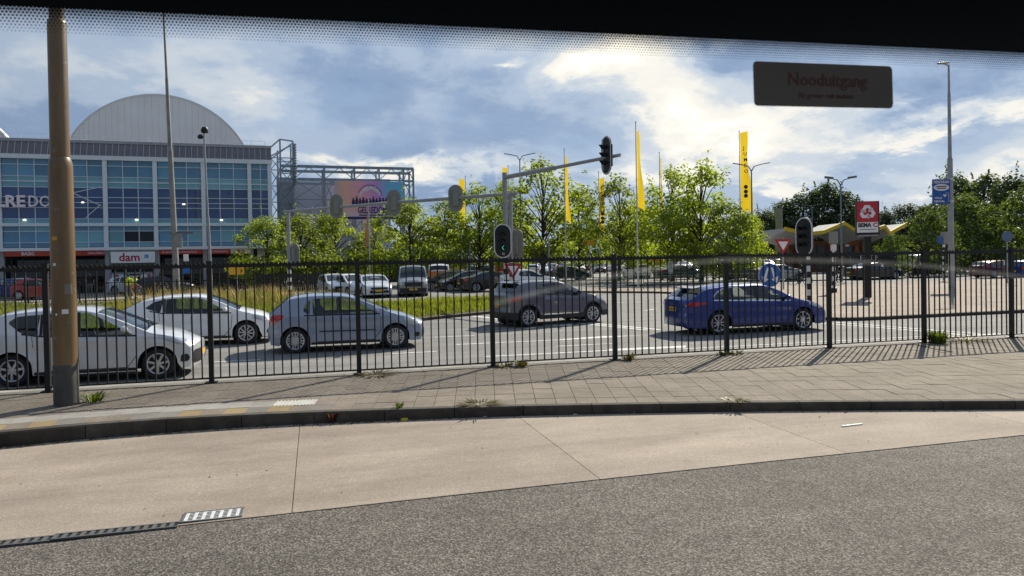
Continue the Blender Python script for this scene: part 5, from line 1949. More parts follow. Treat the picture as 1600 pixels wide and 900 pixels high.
for k in range(34):
    MB().box((k * 0.155, 0, 0.72), (0.125, 0.05, 1.44 + 0.03 * math.sin(k * 2.1))).build('slat', BLACK, scr)
# ------------------------------------------------------------------ trees
BARK = mat('bark', (0.060, 0.048, 0.036), 0.9, var=0.3, scale=5, bump=0.4, bscale=25)


def leaf_mat(name, c1, c2, trans=0.45, shade=1.0):
    m = bpy.data.materials.new(name)
    m.use_nodes = True
    nt = m.node_tree
    N, L = nt.nodes, nt.links
    N.remove(N['Principled BSDF'])
    g = N.new('ShaderNodeNewGeometry')
    oi = N.new('ShaderNodeObjectInfo')
    mx = N.new('ShaderNodeMix')
    mx.data_type = 'RGBA'
    mx.inputs[6].default_value = (*c1, 1)
    mx.inputs[7].default_value = (*c2, 1)
    L.new(g.outputs['Random Per Island'], mx.inputs[0])
    hs = N.new('ShaderNodeHueSaturation')
    mr = N.new('ShaderNodeMapRange')
    mr.inputs[3].default_value = 0.82
    mr.inputs[4].default_value = 1.18
    L.new(oi.outputs['Random'], mr.inputs[0])
    L.new(mr.outputs[0], hs.inputs['Value'])
    L.new(mx.outputs[2], hs.inputs['Color'])
    df = N.new('ShaderNodeBsdfDiffuse')
    tl = N.new('ShaderNodeBsdfTranslucent')
    gl = N.new('ShaderNodeBsdfGlossy')
    gl.inputs['Roughness'].default_value = 0.45
    gl.inputs['Color'].default_value = (0.6, 0.6, 0.55, 1)
    tw = N.new('ShaderNodeMix')
    tw.data_type = 'RGBA'
    tw.blend_type = 'MULTIPLY'
    tw.inputs[0].default_value = 1.0
    tw.inputs[7].default_value = (2.0, 1.85, 0.6, 1)
    L.new(hs.outputs[0], tw.inputs[6])
    L.new(hs.outputs[0], df.inputs[0])
    L.new(tw.outputs[2], tl.inputs[0])
    a = N.new('ShaderNodeMixShader')
    a.inputs[0].default_value = trans
    L.new(df.outputs[0], a.inputs[1])
    L.new(tl.outputs[0], a.inputs[2])
    b = N.new('ShaderNodeMixShader')
    b.inputs[0].default_value = 0.06
    L.new(a.outputs[0], b.inputs[1])
    L.new(gl.outputs[0], b.inputs[2])
    L.new(b.outputs[0], N['Material Output'].inputs['Surface'])
    return m


LEAF_PLANE = leaf_mat('plane_leaves', (0.12, 0.17, 0.02), (0.195, 0.255, 0.035), 0.68)
LEAF_DARK = leaf_mat('dark_leaves', (0.045, 0.075, 0.026), (0.075, 0.11, 0.036), 0.34)
LEAF_WILLOW = leaf_mat('willow_leaves', (0.085, 0.112, 0.068), (0.125, 0.15, 0.095), 0.25)
LEAF_MID = leaf_mat('mid_leaves', (0.050, 0.090, 0.020), (0.095, 0.14, 0.030), 0.42)


def leaf_quad(mb, p, n, s, rnd):
    """one small folded leaf"""
    t = n.orthogonal().normalized()
    t.rotate(Matrix.Rotation(rnd.uniform(0, 6.28), 3, n))
    b = n.cross(t)
    l, w = s, s * 0.72
    i = len(mb.v)
    up = n * s * 0.12
    mb.v += [tuple(p - t * l / 2), tuple(p + b * w / 2 + up), tuple(p + t * l / 2), tuple(p - b * w / 2 + up)]
    mb.f += [(i, i + 1, i + 2), (i, i + 2, i + 3)]
    mb.m += [0, 0]


def tree_meshes(seed, h, cr, trunk_h, n_clump, n_leaf, leaf, leaf_m, top=0.5, droop=0.0, r_trunk=0.16, clump_r=0.55, widest=0.42):
    rnd = random.Random(seed)
    tk = MB()
    lean = Vector((rnd.uniform(-0.15, 0.15), rnd.uniform(-0.15, 0.15), 0))
    pts = [Vector((0, 0, 0)) + lean * t + Vector((0, 0, h * 0.86 * t)) + Vector((rnd.uniform(-.06, .06), rnd.uniform(-.06, .06), 0)) for t in (0, 0.12, 0.25, 0.4, 0.55, 0.7, 0.85, 1.0)]
    tube_path(tk, pts, [r_trunk * k for k in (1.25, 1.0, 0.9, 0.78, 0.62, 0.45, 0.28, 0.10)], 8)
    cw = MB()
    # clumps spread on limbs through the crown
    cl = []
    for i in range(n_clump):
        for _ in range(30):
            t = rnd.random()
            z = trunk_h + (h - trunk_h) * t
            rr = cr * (max(0.0, math.sin(math.pi * min(1, (t + 0.06) / (1.06)) ** (0.8 if widest < 0.5 else 1.2))) ** 0.62) * (1 - 0.25 * t * (1 - top))
            a = rnd.uniform(0, 6.283)
            q = rr * math.sqrt(rnd.uniform(0.12, 1.0)) * rnd.uniform(0.82, 1.14)
            p = Vector((q * math.cos(a), q * math.sin(a), z))
            if all((p - c).length > clump_r * 0.62 for c in cl):
                break
        cl.append(p)
    for i, p in enumerate(cl):
        t0 = max(0.16, min(0.95, (p.z - trunk_h * 0.3) / h - 0.10 - 0.05 * rnd.random()))
        s0 = pts[0].lerp(pts[-1], t0 / 0.98 if t0 < 0.98 else 1.0)
        mid = s0.lerp(p, 0.55) + Vector((0, 0, 0.12 * (p - s0).length))
        if i % 2 == 0 or (p - s0).length > cr * 0.5:
            tube_path(tk, [s0, mid, p], [r_trunk * 0.28, r_trunk * 0.17, r_trunk * 0.05], 5)
        r_c = clump_r * rnd.uniform(0.65, 1.25)
        out = Vector((p.x, p.y, (p.z - (trunk_h + (h - trunk_h) * 0.42)) * 0.8))
        if out.length < 1e-3:
            out = Vector((0, 0, 1))
        out.normalize()
        nl = int(n_leaf * rnd.uniform(0.6, 1.35))
        for _ in range(nl):
            d = Vector((rnd.gauss(0, 1), rnd.gauss(0, 1), rnd.gauss(0, 1)))
            if d.length < 1e-4:
                continue
            d.normalize()
            rad = r_c * rnd.random() ** 0.45
            q = p + Vector((d.x * rad * 1.15, d.y * rad * 1.15, d.z * rad * 0.78))
            if droop:
                q.z -= droop * rnd.random() ** 2
            nrm = (d * 0.6 + out * 0.5 + Vector((0, 0, 0.7)) + Vector((rnd.gauss(0, .55), rnd.gauss(0, .55), rnd.gauss(0, .4)))).normalized()
            leaf_quad(cw, q, nrm, leaf * rnd.uniform(0.7, 1.25), rnd)
        if rnd.random() < 0.35:   # a sprig poking out
            tip = p + out * r_c * rnd.uniform(1.0, 1.7) + Vector((0, 0, rnd.uniform(0.1, 0.4)))
            for _ in range(nl // 5):
                k = rnd.random()
                q = p.lerp(tip, k) + Vector((rnd.gauss(0, .09), rnd.gauss(0, .09), rnd.gauss(0, .09)))
                leaf_quad(cw, q, Vector((rnd.gauss(0, 1), rnd.gauss(0, 1), 1)).normalized(), leaf * 0.85, rnd)
    return tk.mesh('trunk', BARK, 50), cw.mesh('crown', leaf_m)


PLANE_V = [tree_meshes(21, 8.0, 3.6, 1.5, 54, 68, 0.28, LEAF_PLANE, clump_r=0.85), tree_meshes(22, 8.0, 3.4, 1.4, 48, 68, 0.28, LEAF_PLANE, top=0.7, clump_r=0.82),
           tree_meshes(23, 8.0, 3.8, 1.7, 58, 60, 0.27, LEAF_PLANE, clump_r=0.80), tree_meshes(24, 8.0, 4.6, 1.0, 86, 78, 0.29, LEAF_PLANE, top=0.9, clump_r=0.92)]
DARK_V = [tree_meshes(31, 14.0, 6.0, 1.5, 80, 80, 0.55, LEAF_DARK, clump_r=1.5, r_trunk=0.3), tree_meshes(32, 14.0, 5.2, 1.2, 76, 80, 0.55, LEAF_DARK, top=0.8, clump_r=1.45, r_trunk=0.3)]
WILLOW_V = [tree_meshes(41, 11.0, 5.0, 1.0, 64, 90, 0.42, LEAF_WILLOW, droop=1.0, clump_r=1.25, r_trunk=0.3)]
MID_V = [tree_meshes(51, 8.0, 4.4, 0.6, 70, 74, 0.34, LEAF_MID, clump_r=1.05, top=0.8), tree_meshes(52, 8.0, 3.8, 0.9, 60, 74, 0.34, LEAF_MID, clump_r=1.0)]


def plant_tree(name, variant, x, y, h, wscale, label, group, h0, rz):
    o = empty(name, (x, y, 0), rz, label, 'tree', group)
    s = h / h0
    o.scale = (s * wscale, s * wscale, s)
    link('trunk', variant[0], o)
    link('crown', variant[1], o)
    return o


def bearing(u, depth):
    """ground point seen at picture column u of the 1600-wide photograph, at a distance along the view axis"""
    t = (u - 800) / 1150.0
    return depth * (math.sin(R(15)) + t * math.cos(R(15))), depth * (math.cos(R(15)) - t * math.sin(R(15)))


random.seed(5)
PL = [  # column, depth, height, width factor, variant, what sets it apart
    (418, 60, 5.7, 1.00, 3, 'low bushy plane tree partly covering the arena corner at the end of the row'),
    (470, 63, 6.1, 0.95, 3, 'low bushy plane tree behind the tall post that carries the signal bar'),
    (522, 66, 6.4, 0.95, 3, 'bushy plane tree standing before the blue grey lattice wall'),
    (585, 69, 6.0, 0.9, 0, 'low plane tree under the concert billboard'),
    (640, 66, 7.4, 1.0, 3, 'broad plane tree covering the lower corner of the concert billboard'),
    (698, 70, 7.6, 1.0, 0, 'plane tree behind the third grey signal back on the bar'),
    (748, 70, 9.0, 0.95, 1, 'plane tree just behind the main grey signal mast'),
    (792, 74, 9.6, 0.85, 0, 'plane tree rising behind the main signal mast with a yellow flag above it'),
    (848, 70, 11.2, 1.0, 2, 'tall plane tree with airy crown beneath the long signal arm'),
    (905, 76, 9.0, 0.9, 0, 'plane tree between two yellow flags right of the tallest plane tree'),
    (968, 70, 9.6, 0.85, 1, 'open crowned plane tree beside the tall yellow flag pole'),
    (1003, 80, 7.4, 1.0, 3, 'low plane tree filling the gap behind the tall yellow flag pole'),
    (1052, 66, 9.9, 0.85, 2, 'plane tree with lopsided open crown by the thin yellow flag'),
    (1096, 62.7, 9.8, 0.95, 1, 'large plane tree with dark trunk above the blue estate car'),
    (1136, 62, 6.6, 0.9, 3, 'low round plane tree at the end of the row by the pirate style yellow flag'),
    (1168, 66, 6.0, 0.75, 0, 'small bright plane tree behind the widest yellow flag'),
]
PL[14] = (1136, 62, 6.6, 0.9, 3, 'low round plane tree near the end of the row behind the blue estate car')
for i, (u, dp, h, ws, vi, lab) in enumerate(PL):
    x, y = bearing(u, dp)
    plant_tree('plane_tree', PLANE_V[vi], x, y, h, ws, lab, 'plane trees in the car park', 8.0, random.uniform(0, 6.28))
FARW = [
    (1192, 125, 9.6, 1.0, 0, 'dark broadleaf tree behind the wide yellow flag'), (1222, 128, 11.0, 0.9, 1, 'dark broadleaf tree above the oval signal back'),
    (1255, 126, 12.2, 1.0, 0, 'tall dark broadleaf tree behind the restaurant roof peak'), (1290, 124, 13.6, 0.95, 1, 'tallest dark broadleaf tree behind the restaurant'),
    (1318, 122, 12.2, 0.9, 0, 'dark broadleaf tree just behind the red recycling sign'), (1345, 130, 10.5, 0.8, 1, 'dark broadleaf tree hidden mostly by the red recycling sign'),
]
for (u, dp, h, ws, vi, lab) in FARW:
    x, y = bearing(u, dp)
    plant_tree('broadleaf_tree', DARK_V[vi], x, y, h, ws, lab, 'dark trees behind the restaurant', 14.0, random.uniform(0, 6.28))
for (u, dp, h, ws, lab) in ((1378, 118, 8.8, 0.9, 'grey green willow right behind the recycling sign'), (1418, 116, 9.8, 1.0, 'tallest grey green willow between recycling sign and blue banner'), (1452, 114, 9.4, 0.9, 'grey green willow behind the blue banner')):
    x, y = bearing(u, dp)
    plant_tree('willow_tree', WILLOW_V[0], x, y, h, ws, lab, 'willows beyond the road', 11.0, random.uniform(0, 6.28))
for (u, dp, h, ws, vi, lab) in ((1448, 70, 5.9, 0.95, 0, 'mid green bushy tree in front of the lamp post with the blue banner'), (1392, 97, 4.6, 0.8, 1, 'small green tree under the yellow roof tip'),
                                (1508, 78, 8.1, 0.95, 0, 'dense green tree right behind the lamp post'), (1556, 76, 6.4, 1.0, 1, 'dark spreading tree above the maroon car'), (1632, 70, 8.7, 1.05, 0, 'leafy tree cut by the picture edge past the round blue sign')):
    x, y = bearing(u, dp)
    plant_tree('roadside_tree', MID_V[vi], x, y, h, ws, lab, 'trees along the road past the restaurant', 8.0, random.uniform(0, 6.28))
for (u, dp, h, ws, vi, lab) in ((1490, 108, 13.2, 0.8, 0, 'tall dark tree rising above the trees right of the lamp post'), (1540, 104, 12.6, 0.9, 1, 'tall dark tree above the round blue sign'), (1585, 96, 11.8, 0.8, 0, 'tall dark tree by the picture edge')):
    x, y = bearing(u, dp)
    plant_tree('broadleaf_tree', DARK_V[vi], x, y, h, ws, lab, 'tall trees past the lamp post', 14.0, random.uniform(0, 6.28))

# far belt of trees that reads as one mass
rnd = random.Random(77)
mb = MB()
for i in range(16000):
    u = rnd.uniform(360, 1720)
    dp = rnd.uniform(150, 172)
    x, y = bearing(u, dp)
    hmax = 7.2 + 1.6 * math.sin(u * 0.021) + 1.1 * math.sin(u * 0.057 + 1) + 0.8 * math.sin(u * 0.13)
    z = hmax * rnd.random() ** 0.75
    leaf_quad(mb, Vector((x, y, z)), Vector((rnd.gauss(0, .7), rnd.gauss(0, .7) - 0.5, 0.8)).normalized(), rnd.uniform(0.7, 1.3), rnd)
tag(mb.build('treeline', LEAF_DARK), kind='stuff')
mb = MB()
for i in range(9000):
    u = rnd.uniform(1215, 1700)
    dp = rnd.uniform(97, 104)
    x, y = bearing(u, dp)
    z = (2.0 + 0.5 * math.sin(u * 0.05) + 0.3 * math.sin(u * 0.17)) * rnd.random() ** 0.8
    leaf_quad(mb, Vector((x, y, z)), Vector((rnd.gauss(0, .7), rnd.gauss(0, .7) - 0.4, 0.8)).normalized(), rnd.uniform(0.3, 0.5), rnd)
tag(mb.build('undergrowth', LEAF_MID), kind='stuff')

# ------------------------------------------------------------------ grass on the median and weeds


def pt_in(poly, x, y):
    return inside(poly, x, y)


def blades(name, n, poly, hfun, wid, m, seed, keep=None, lean=0.35):
    r_ = random.Random(seed)
    xs_ = [p[0] for p in poly]
    ys_ = [p[1] for p in poly]
    b = MB()
    k = 0
    while k < n:
        x, y = r_.uniform(min(xs_), max(xs_)), r_.uniform(min(ys_), max(ys_))
        if not pt_in(poly, x, y) or (keep and not keep(x, y, r_)):
            continue
        k += 1
        h = hfun(x, y, r_)
        a = r_.uniform(0, 6.283)
        dx, dy = math.cos(a), math.sin(a)
        la = r_.uniform(0, 6.283)
        lx, ly = lean * h * math.cos(la) * r_.random() - 0.12 * h, lean * h * math.sin(la) * r_.random()
        w = wid * r_.uniform(0.6, 1.3)
        b.add([(x - dx * w, y - dy * w, 0.1), (x + dx * w, y + dy * w, 0.1), (x + dx * w * 0.7 + lx * 0.45, y + dy * w * 0.7 + ly * 0.45, 0.1 + h * 0.62), (x - dx * w * 0.7 + lx * 0.45, y - dy * w * 0.7 + ly * 0.45, 0.1 + h * 0.62), (x + lx, y + ly, 0.1 + h)],
              [(0, 1, 2, 3), (3, 2, 4)])
    return tag(b.build(name, m), kind='stuff')


GRASS_M = leaf_mat('fresh_grass', (0.10, 0.14, 0.02), (0.20, 0.23, 0.035), 0.45)
DRY_M = leaf_mat('dry_grass', (0.11, 0.10, 0.04), (0.28, 0.225, 0.115), 0.3)
TALLG_M = leaf_mat('tall_grass_green', (0.065, 0.095, 0.018), (0.14, 0.17, 0.038), 0.45)
BR_M = leaf_mat('seed_heads', (0.22, 0.17, 0.10), (0.38, 0.30, 0.19), 0.3)
near_grass = [(-14, 24.4), (0.6, 24.5), (2.3, 26.2), (3.95, 28.2), (6.1, 29.7), (7.4, 30.6), (8.4, 33.2), (9.5, 37.5), (9.6, 39.9), (7.0, 40.1), (3.4, 38.0), (1.2, 40), (-14, 40)]
blades('meadow_grass', 26000, near_grass, lambda x, y, r_: r_.uniform(0.12, 0.32) + (0.15 * r_.random() if x < 1 else 0), 0.022, GRASS_M, 1)
patch = lambda x, y: math.sin(x * 0.9 + 1.0) * math.sin(y * 0.6 + 0.3 * x)
left_low = lambda x: 0.35 if x < -9.5 else 0.35 + 0.5 * min(1.0, (x + 9.5) / 3.5)
blades('tall_dry_grass', 5000, [(-22, 31), (-1, 31), (1.6, 34), (2.2, 38), (0.8, 42), (-2.2, 47.8), (-22, 47.4)], lambda x, y, r_: left_low(x) * (r_.uniform(0.3, 0.75) + 0.45 * max(0, -patch(x, y))), 0.020, DRY_M, 2, lean=0.6, keep=lambda x, y, r_: r_.random() < 0.45 - 0.5 * patch(x, y))
blades('tall_green_grass', 19000, [(-22, 30), (-1.5, 30), (0.8, 34), (0.2, 42), (-2.2, 47.8), (-22, 47.4)], lambda x, y, r_: left_low(x) * (r_.uniform(0.25, 0.65) + 0.45 * max(0, patch(x, y))), 0.024, TALLG_M, 4, lean=0.4, keep=lambda x, y, r_: r_.random() < 0.6 + 0.4 * patch(x, y))
blades('seed_grass', 900, [(-9, 36), (-1.5, 36), (0.6, 40), (-2.2, 47.6), (-9, 47)], lambda x, y, r_: r_.uniform(0.7, 1.15), 0.014, BR_M, 3, lean=0.6)
WEED_M = leaf_mat('weed_leaves', (0.055, 0.095, 0.015), (0.12, 0.16, 0.03), 0.35)
WEED_DRY = leaf_mat('dry_weed', (0.09, 0.08, 0.03), (0.15, 0.13, 0.06), 0.25)


def weed(x, y, n, h, sp, m, label, z=SW, seed=0):
    r_ = random.Random(seed + int(x * 100))
    b = MB()
    for i in range(n):
        a = r_.uniform(0, 6.283)
        q = sp * math.sqrt(r_.random()) * 0.5
        px, py = q * math.cos(a), q * math.sin(a)
        hh = h * r_.uniform(0.5, 1.1)
        ox, oy = math.cos(a) * sp * r_.uniform(0.2, 0.7), math.sin(a) * sp * r_.uniform(0.2, 0.7)
        w = 0.007 + 0.006 * r_.random()
        tx, ty = -math.sin(a) * w, math.cos(a) * w
        b.add([(px - tx, py - ty, 0), (px + tx, py + ty, 0), (px + ox * 0.5 + tx * 1.4, py + oy * 0.5 + ty * 1.4, hh * 0.7), (px + ox * 0.5 - tx * 1.4, py + oy * 0.5 - ty * 1.4, hh * 0.7), (px + ox, py + oy, hh)], [(0, 1, 2, 3), (3, 2, 4)])
    o = b.build('weed', m, None, (x, y, z))
    return tag(o, label, 'weed', 'weeds in the pavement joints')


weed(-3.42, 12.95, 60, 0.16, 0.26, WEED_M, 'green weed tuft beside the foot of the brown lamp post')
weed(13.98, 13.98, 220, 0.30, 0.30, WEED_M, 'thick grass tuft at the foot of a fence post, largest of the tufts')
weed(14.9, 14.1, 60, 0.12, 0.8, WEED_DRY, 'thin dry tuft along the fence past the thick grass tuft')
weed(3.92, 14.05, 70, 0.14, 0.20, WEED_DRY, 'small brownish weed near the middle fence post')
weed(3.60, 14.12, 50, 0.07, 0.30, WEED_DRY, 'low weed mat at the foot of the middle fence post')
weed(6.25, 14.1, 60, 0.15, 0.22, WEED_DRY, 'brownish weed leaning on the fence post left of the blue estate car')
weed(8.40, 14.05, 40, 0.09, 0.22, WEED_DRY, 'small weed left of the fence post before the blue estate car')
weed(8.75, 14.1, 40, 0.07, 0.25, WEED_DRY, 'low weed right of the fence post before the blue estate car')
weed(1.05, 14.05, 60, 0.07, 0.5, WEED_DRY, 'dry weed mat at the fence post in front of the light blue hatchback')
weed(0.2, 10.86, 40, 0.17, 0.12, leaf_mat('red_weed', (0.10, 0.03, 0.02), (0.16, 0.06, 0.03), 0.3), 'reddish weed growing at the kerb foot', lane_z(0.2))
weed(1.15, 10.82, 26, 0.07, 0.10, WEED_M, 'tiny yellow green weed on the kerb top', SW)
weed(2.3, 10.58, 50, 0.04, 0.42, WEED_DRY, 'flat dry weed on the kerb top near the slab joint', SW)
weed(5.9, 9.55, 30, 0.04, 0.3, WEED_DRY, 'flat dry weed on the kerb top along the longer slab', SW)
# ------------------------------------------------------------------ poles, lamps, signals, signs, flags
BROWN = mat('brown_pole_paint', (0.160, 0.098, 0.040), 0.36, var=0.34, scale=2.2, bump=0.08, bscale=40, spec=0.6)
_nt = BROWN.node_tree
_nz = [n for n in _nt.nodes if n.type == 'TEX_NOISE'][0]
_mp = _nt.nodes.new('ShaderNodeMapping')
_mp.inputs['Scale'].default_value = (2.2, 2.2, 0.35)
_src = _nz.inputs['Vector'].links[0].from_socket
_nt.links.new(_src, _mp.inputs['Vector'])
_nt.links.new(_mp.outputs[0], _nz.inputs['Vector'])
_n2 = _nt.nodes.new('ShaderNodeTexNoise')      # scuffs that show the grey primer
_n2.inputs['Scale'].default_value = 9.0
_n2.inputs['Detail'].default_value = 8.0
_nt.links.new(_src, _n2.inputs['Vector'])
_r2 = _nt.nodes.new('ShaderNodeMapRange')
_r2.inputs[1].default_value, _r2.inputs[2].default_value = 0.64, 0.70
_nt.links.new(_n2.outputs['Fac'], _r2.inputs[0])
_mx = _nt.nodes.new('ShaderNodeMix')
_mx.data_type = 'RGBA'
_mx.inputs[7].default_value = (0.17, 0.15, 0.12, 1)
_bs = _nt.nodes['Principled BSDF']
_nt.links.new(_bs.inputs['Base Color'].links[0].from_socket, _mx.inputs[6])
_nt.links.new(_r2.outputs[0], _mx.inputs[0])
_nt.links.new(_mx.outputs[2], _bs.inputs['Base Color'])
BROWN_D = mat('pole_base_coating', (0.075, 0.068, 0.060), 0.75, var=0.25, scale=5, bump=0.2)
GALV = mat('galvanised_pole', (0.36, 0.37, 0.38), 0.5, metal=0.35, var=0.12, scale=4)
GALV_D = mat('weathered_mast', (0.27, 0.265, 0.25), 0.6, metal=0.2, var=0.18, scale=3)
SIG_BLACK = mat('signal_black', (0.010, 0.010, 0.011), 0.5)
SIG_WHITE = mat('signal_white_rim', (0.74, 0.75, 0.75), 0.5)
SIG_BACK = mat('signal_back_grey', (0.27, 0.27, 0.245), 0.6, var=0.1)
BLUE_SIGN = mat('sign_blue', (0.02, 0.13, 0.46), 0.45)
RED_RIM = mat('sign_red_rim', (0.46, 0.03, 0.04), 0.45)
WHITE_P = mat('white_band_paint', (0.72, 0.72, 0.70), 0.5)
YEL_SIGN = mat('sign_yellow', (0.75, 0.42, 0.02), 0.5)

# the thick brown lamp post near the fence
lp = empty('lamp_post', (-3.77, 12.83, SW), 0, 'thick brown painted lamp post standing on the pavement in front of the fence', 'lamp post')
MB().lathe([(0.001, 0), (0.176, 0.0), (0.176, 0.62), (0.170, 0.635)], 28).build('base_sleeve', BROWN_D, lp, smooth=40)
MB().lathe([(0.171, 0.60), (0.169, 3.66), (0.165, 3.74), (0.144, 3.82), (0.139, 3.83)], 28).build('lower_shaft', BROWN, lp, smooth=40)
MB().lathe([(0.137, 3.80), (0.133, 5.90), (0.128, 5.93), (0.108, 5.96)], 28).build('middle_shaft', BROWN, lp, smooth=40)
MB().lathe([(0.106, 5.93), (0.095, 8.6), (0.001, 8.62)], 24).build('upper_shaft', BROWN, lp, smooth=40)
MB().bar((0, 0, 8.5), (0.0, 1.5, 8.75), 0.08).build('bracket', BROWN, lp)
MB().box((0, 1.8, 8.78), (0.28, 0.75, 0.14)).build('lamp_head', GALV, lp)
stm = mat('sticker_yellow', (0.50, 0.30, 0.03), 0.6)


def pole_sticker(z, a, w, h, m, nm):
    b = MB()
    n = 4
    r_ = 0.1718
    for i in range(n):
        a0, a1 = a + w / r_ * i / n, a + w / r_ * (i + 1) / n
        b.add([(r_ * math.sin(a0), -r_ * math.cos(a0), z), (r_ * math.sin(a1), -r_ * math.cos(a1), z), (r_ * math.sin(a1), -r_ * math.cos(a1), z + h), (r_ * math.sin(a0), -r_ * math.cos(a0), z + h)], [(0, 1, 2, 3)])
    b.build(nm, m, lp)


pole_sticker(2.55, -0.62, 0.085, 0.06, stm, 'yellow_sticker')
pole_sticker(2.16, -0.58, 0.05, 0.04, WHITE_P, 'paper_scrap')
pole_sticker(1.42, 0.10, 0.09, 0.07, WHITE_P, 'paper_scrap')
pole_sticker(1.40, -0.45, 0.03, 0.03, WHITE_P, 'paper_scrap')
pole_sticker(1.72, 0.35, 0.12, 0.16, mat('tape_grey', (0.20, 0.17, 0.14), 0.7), 'tape_patch')


def mast(name, loc, segs, mt, label, cat='lamp post', tilt=0.0, group=None):
    o = empty(name, loc, 0, label, cat, group)
    o.rotation_euler = (0, tilt, 0)
    for i, (z0, z1, r0, r1) in enumerate(segs):
        MB().lathe([(r0 * 1.12, z0), (r0 * 1.12, z0 + 0.12), (r0, z0 + 0.3), (r1, z1)] if i else [(r0, z0), (r1, z1)], 14).build('shaft', mt, o, smooth=40)
    return o


# tall floodlight mast, thin camera pole, lamp post with banner
m_ = mast('tall_mast', (-9.6, 57.4, 0), [(0, 10.4, 0.23, 0.17), (10.3, 15.6, 0.145, 0.11), (15.5, 24, 0.09, 0.05)], GALV_D, 'very tall weathered steel mast leaning in front of the arena', 'mast', R(-1.3))
MB().box((0.30, -0.3, 4.0), (0.5, 0.1, 1.0)).build('control_box', GALV_D, m_)
MB().box((0.5, -0.1, 4.55), (1.6, 0.06, 0.16)).build('name_plate', mat('street_plate', (0.12, 0.14, 0.16), 0.5), m_)
MB().box((0.75, -0.35, 1.9), (0.62, 0.06, 0.55)).build('blue_panel', BLUE_SIGN, m_)
MB().box((0.75, -0.35, 2.75), (0.32, 0.06, 0.5)).build('white_panel', SIG_WHITE, m_)
m_ = mast('camera_pole', (-6.21, 48.96, 0), [(0, 5.2, 0.10, 0.085), (5.1, 10.5, 0.062, 0.05)], GALV, 'slim grey pole with two floodlights on top in front of the arena', 'pole', R(-1.3))
for dx, dz, s in ((0.05, 10.55, 1.0), (-0.22, 10.15, 0.72)):
    MB().lathe([(0.001, 0.22 * s), (0.15 * s, 0.2 * s), (0.24 * s, 0.02), (0.2 * s, -0.14 * s), (0.001, -0.16 * s)], 14).build('floodlight', SIG_BLACK, m_, (dx, 0, dz), smooth=40)
m_ = mast('street_lamp', (36.19, 35.14, 0), [(0, 7.7, 0.17, 0.145), (7.6, 11.5, 0.105, 0.085), (11.4, 13.2, 0.065, 0.05)], GALV, 'tall grey street lamp carrying the blue shop banner', 'street lamp', R(-0.3))
MB().bar((0.02, 0, 13.15), (-0.7, -0.1, 13.28), 0.05).build('bracket', GALV, m_)
hd = MB().lathe([(0.001, -0.45), (0.10, -0.4), (0.14, 0.0), (0.08, 0.4), (0.001, 0.45)], 12, axis='Z')
o = hd.build('lamp_head', GALV, m_, (-0.42, -0.05, 13.27), smooth=40)
o.rotation_euler = (0, R(84), 0)
o.scale = (0.5, 1, 1)
for z in (5.15, 6.45):
    MB().lathe([(0.16, z), (0.175, z + 0.02), (0.175, z + 0.1), (0.16, z + 0.12)], 14).build('clamp', STEEL, m_)
    MB().bar((-0.12, -0.02, z + 0.05), (-1.15, -0.1, z + 0.05), 0.04).build('banner_arm', STEEL, m_)
bn = empty('shop_banner', (36.19, 35.14, 5.10), R(-16), 'blue shop banner with white lettering and turning arrow on the tall lamp', 'banner')
MB().box((-0.66, -0.16, 0.68), (0.98, 0.09, 1.45)).build('board', mat('banner_blue', (0.015, 0.10, 0.42), 0.45), bn)
text('lettering', 'DECATHLON', 0.20, LETTER_W, bn, (-1.10, -0.215, 1.17), RX, 0.003, 0.008, 'LEFT', 0.72)
el_ = [(-0.66 + 0.45 * math.cos(t * 0.2618), 0.92 + 0.20 * math.sin(t * 0.2618)) for t in range(24)]
MB().prism(el_, -0.214, -0.208, fn=lambda a, b, c: (a, c, b)).build('white_oval', LETTER_W, bn)
MB().box((-0.66, -0.22, 0.98), (0.60, 0.004, 0.05)).build('print_line', LETTER_K, bn)
MB().box((-0.66, -0.22, 0.87), (0.52, 0.004, 0.05)).build('print_line', LETTER_K, bn)
text('lettering', 'VOLG', 0.17, LETTER_W, bn, (-1.08, -0.215, 0.25), RX, 0.003, 0.004)
text('lettering', 'RIJNHAL', 0.16, LETTER_W, bn, (-1.10, -0.215, 0.06), RX, 0.003, 0.004)
ar = MB()
ar.bar((-0.26, -0.214, 0.06), (-0.26, -0.214, 0.52), 0.085, 0.006)
for t in range(6):
    a0, a1 = t * math.pi / 6, (t + 1) * math.pi / 6
    ar.bar((-0.36 + 0.10 * math.cos(a0), -0.214, 0.52 + 0.10 * math.sin(a0)), (-0.36 + 0.10 * math.cos(a1), -0.214, 0.52 + 0.10 * math.sin(a1)), 0.085, 0.006)
ar.prism([(-0.60, 0.50), (-0.32, 0.50), (-0.46, 0.34)], -0.214, -0.208, fn=lambda a, b, c: (a, c, b))
ar.build('turn_arrow', LETTER_W, bn)


def oval(w, h, n=14):
    """stadium outline"""
    r_ = w / 2
    s = h / 2 - r_
    pts = []
    for i in range(n + 1):
        a = math.pi * i / n
        pts.append((r_ * math.cos(a), s + r_ * math.sin(a)))
    for i in range(n + 1):
        a = math.pi + math.pi * i / n
        pts.append((r_ * math.cos(a), -s + r_ * math.sin(a)))
    return pts


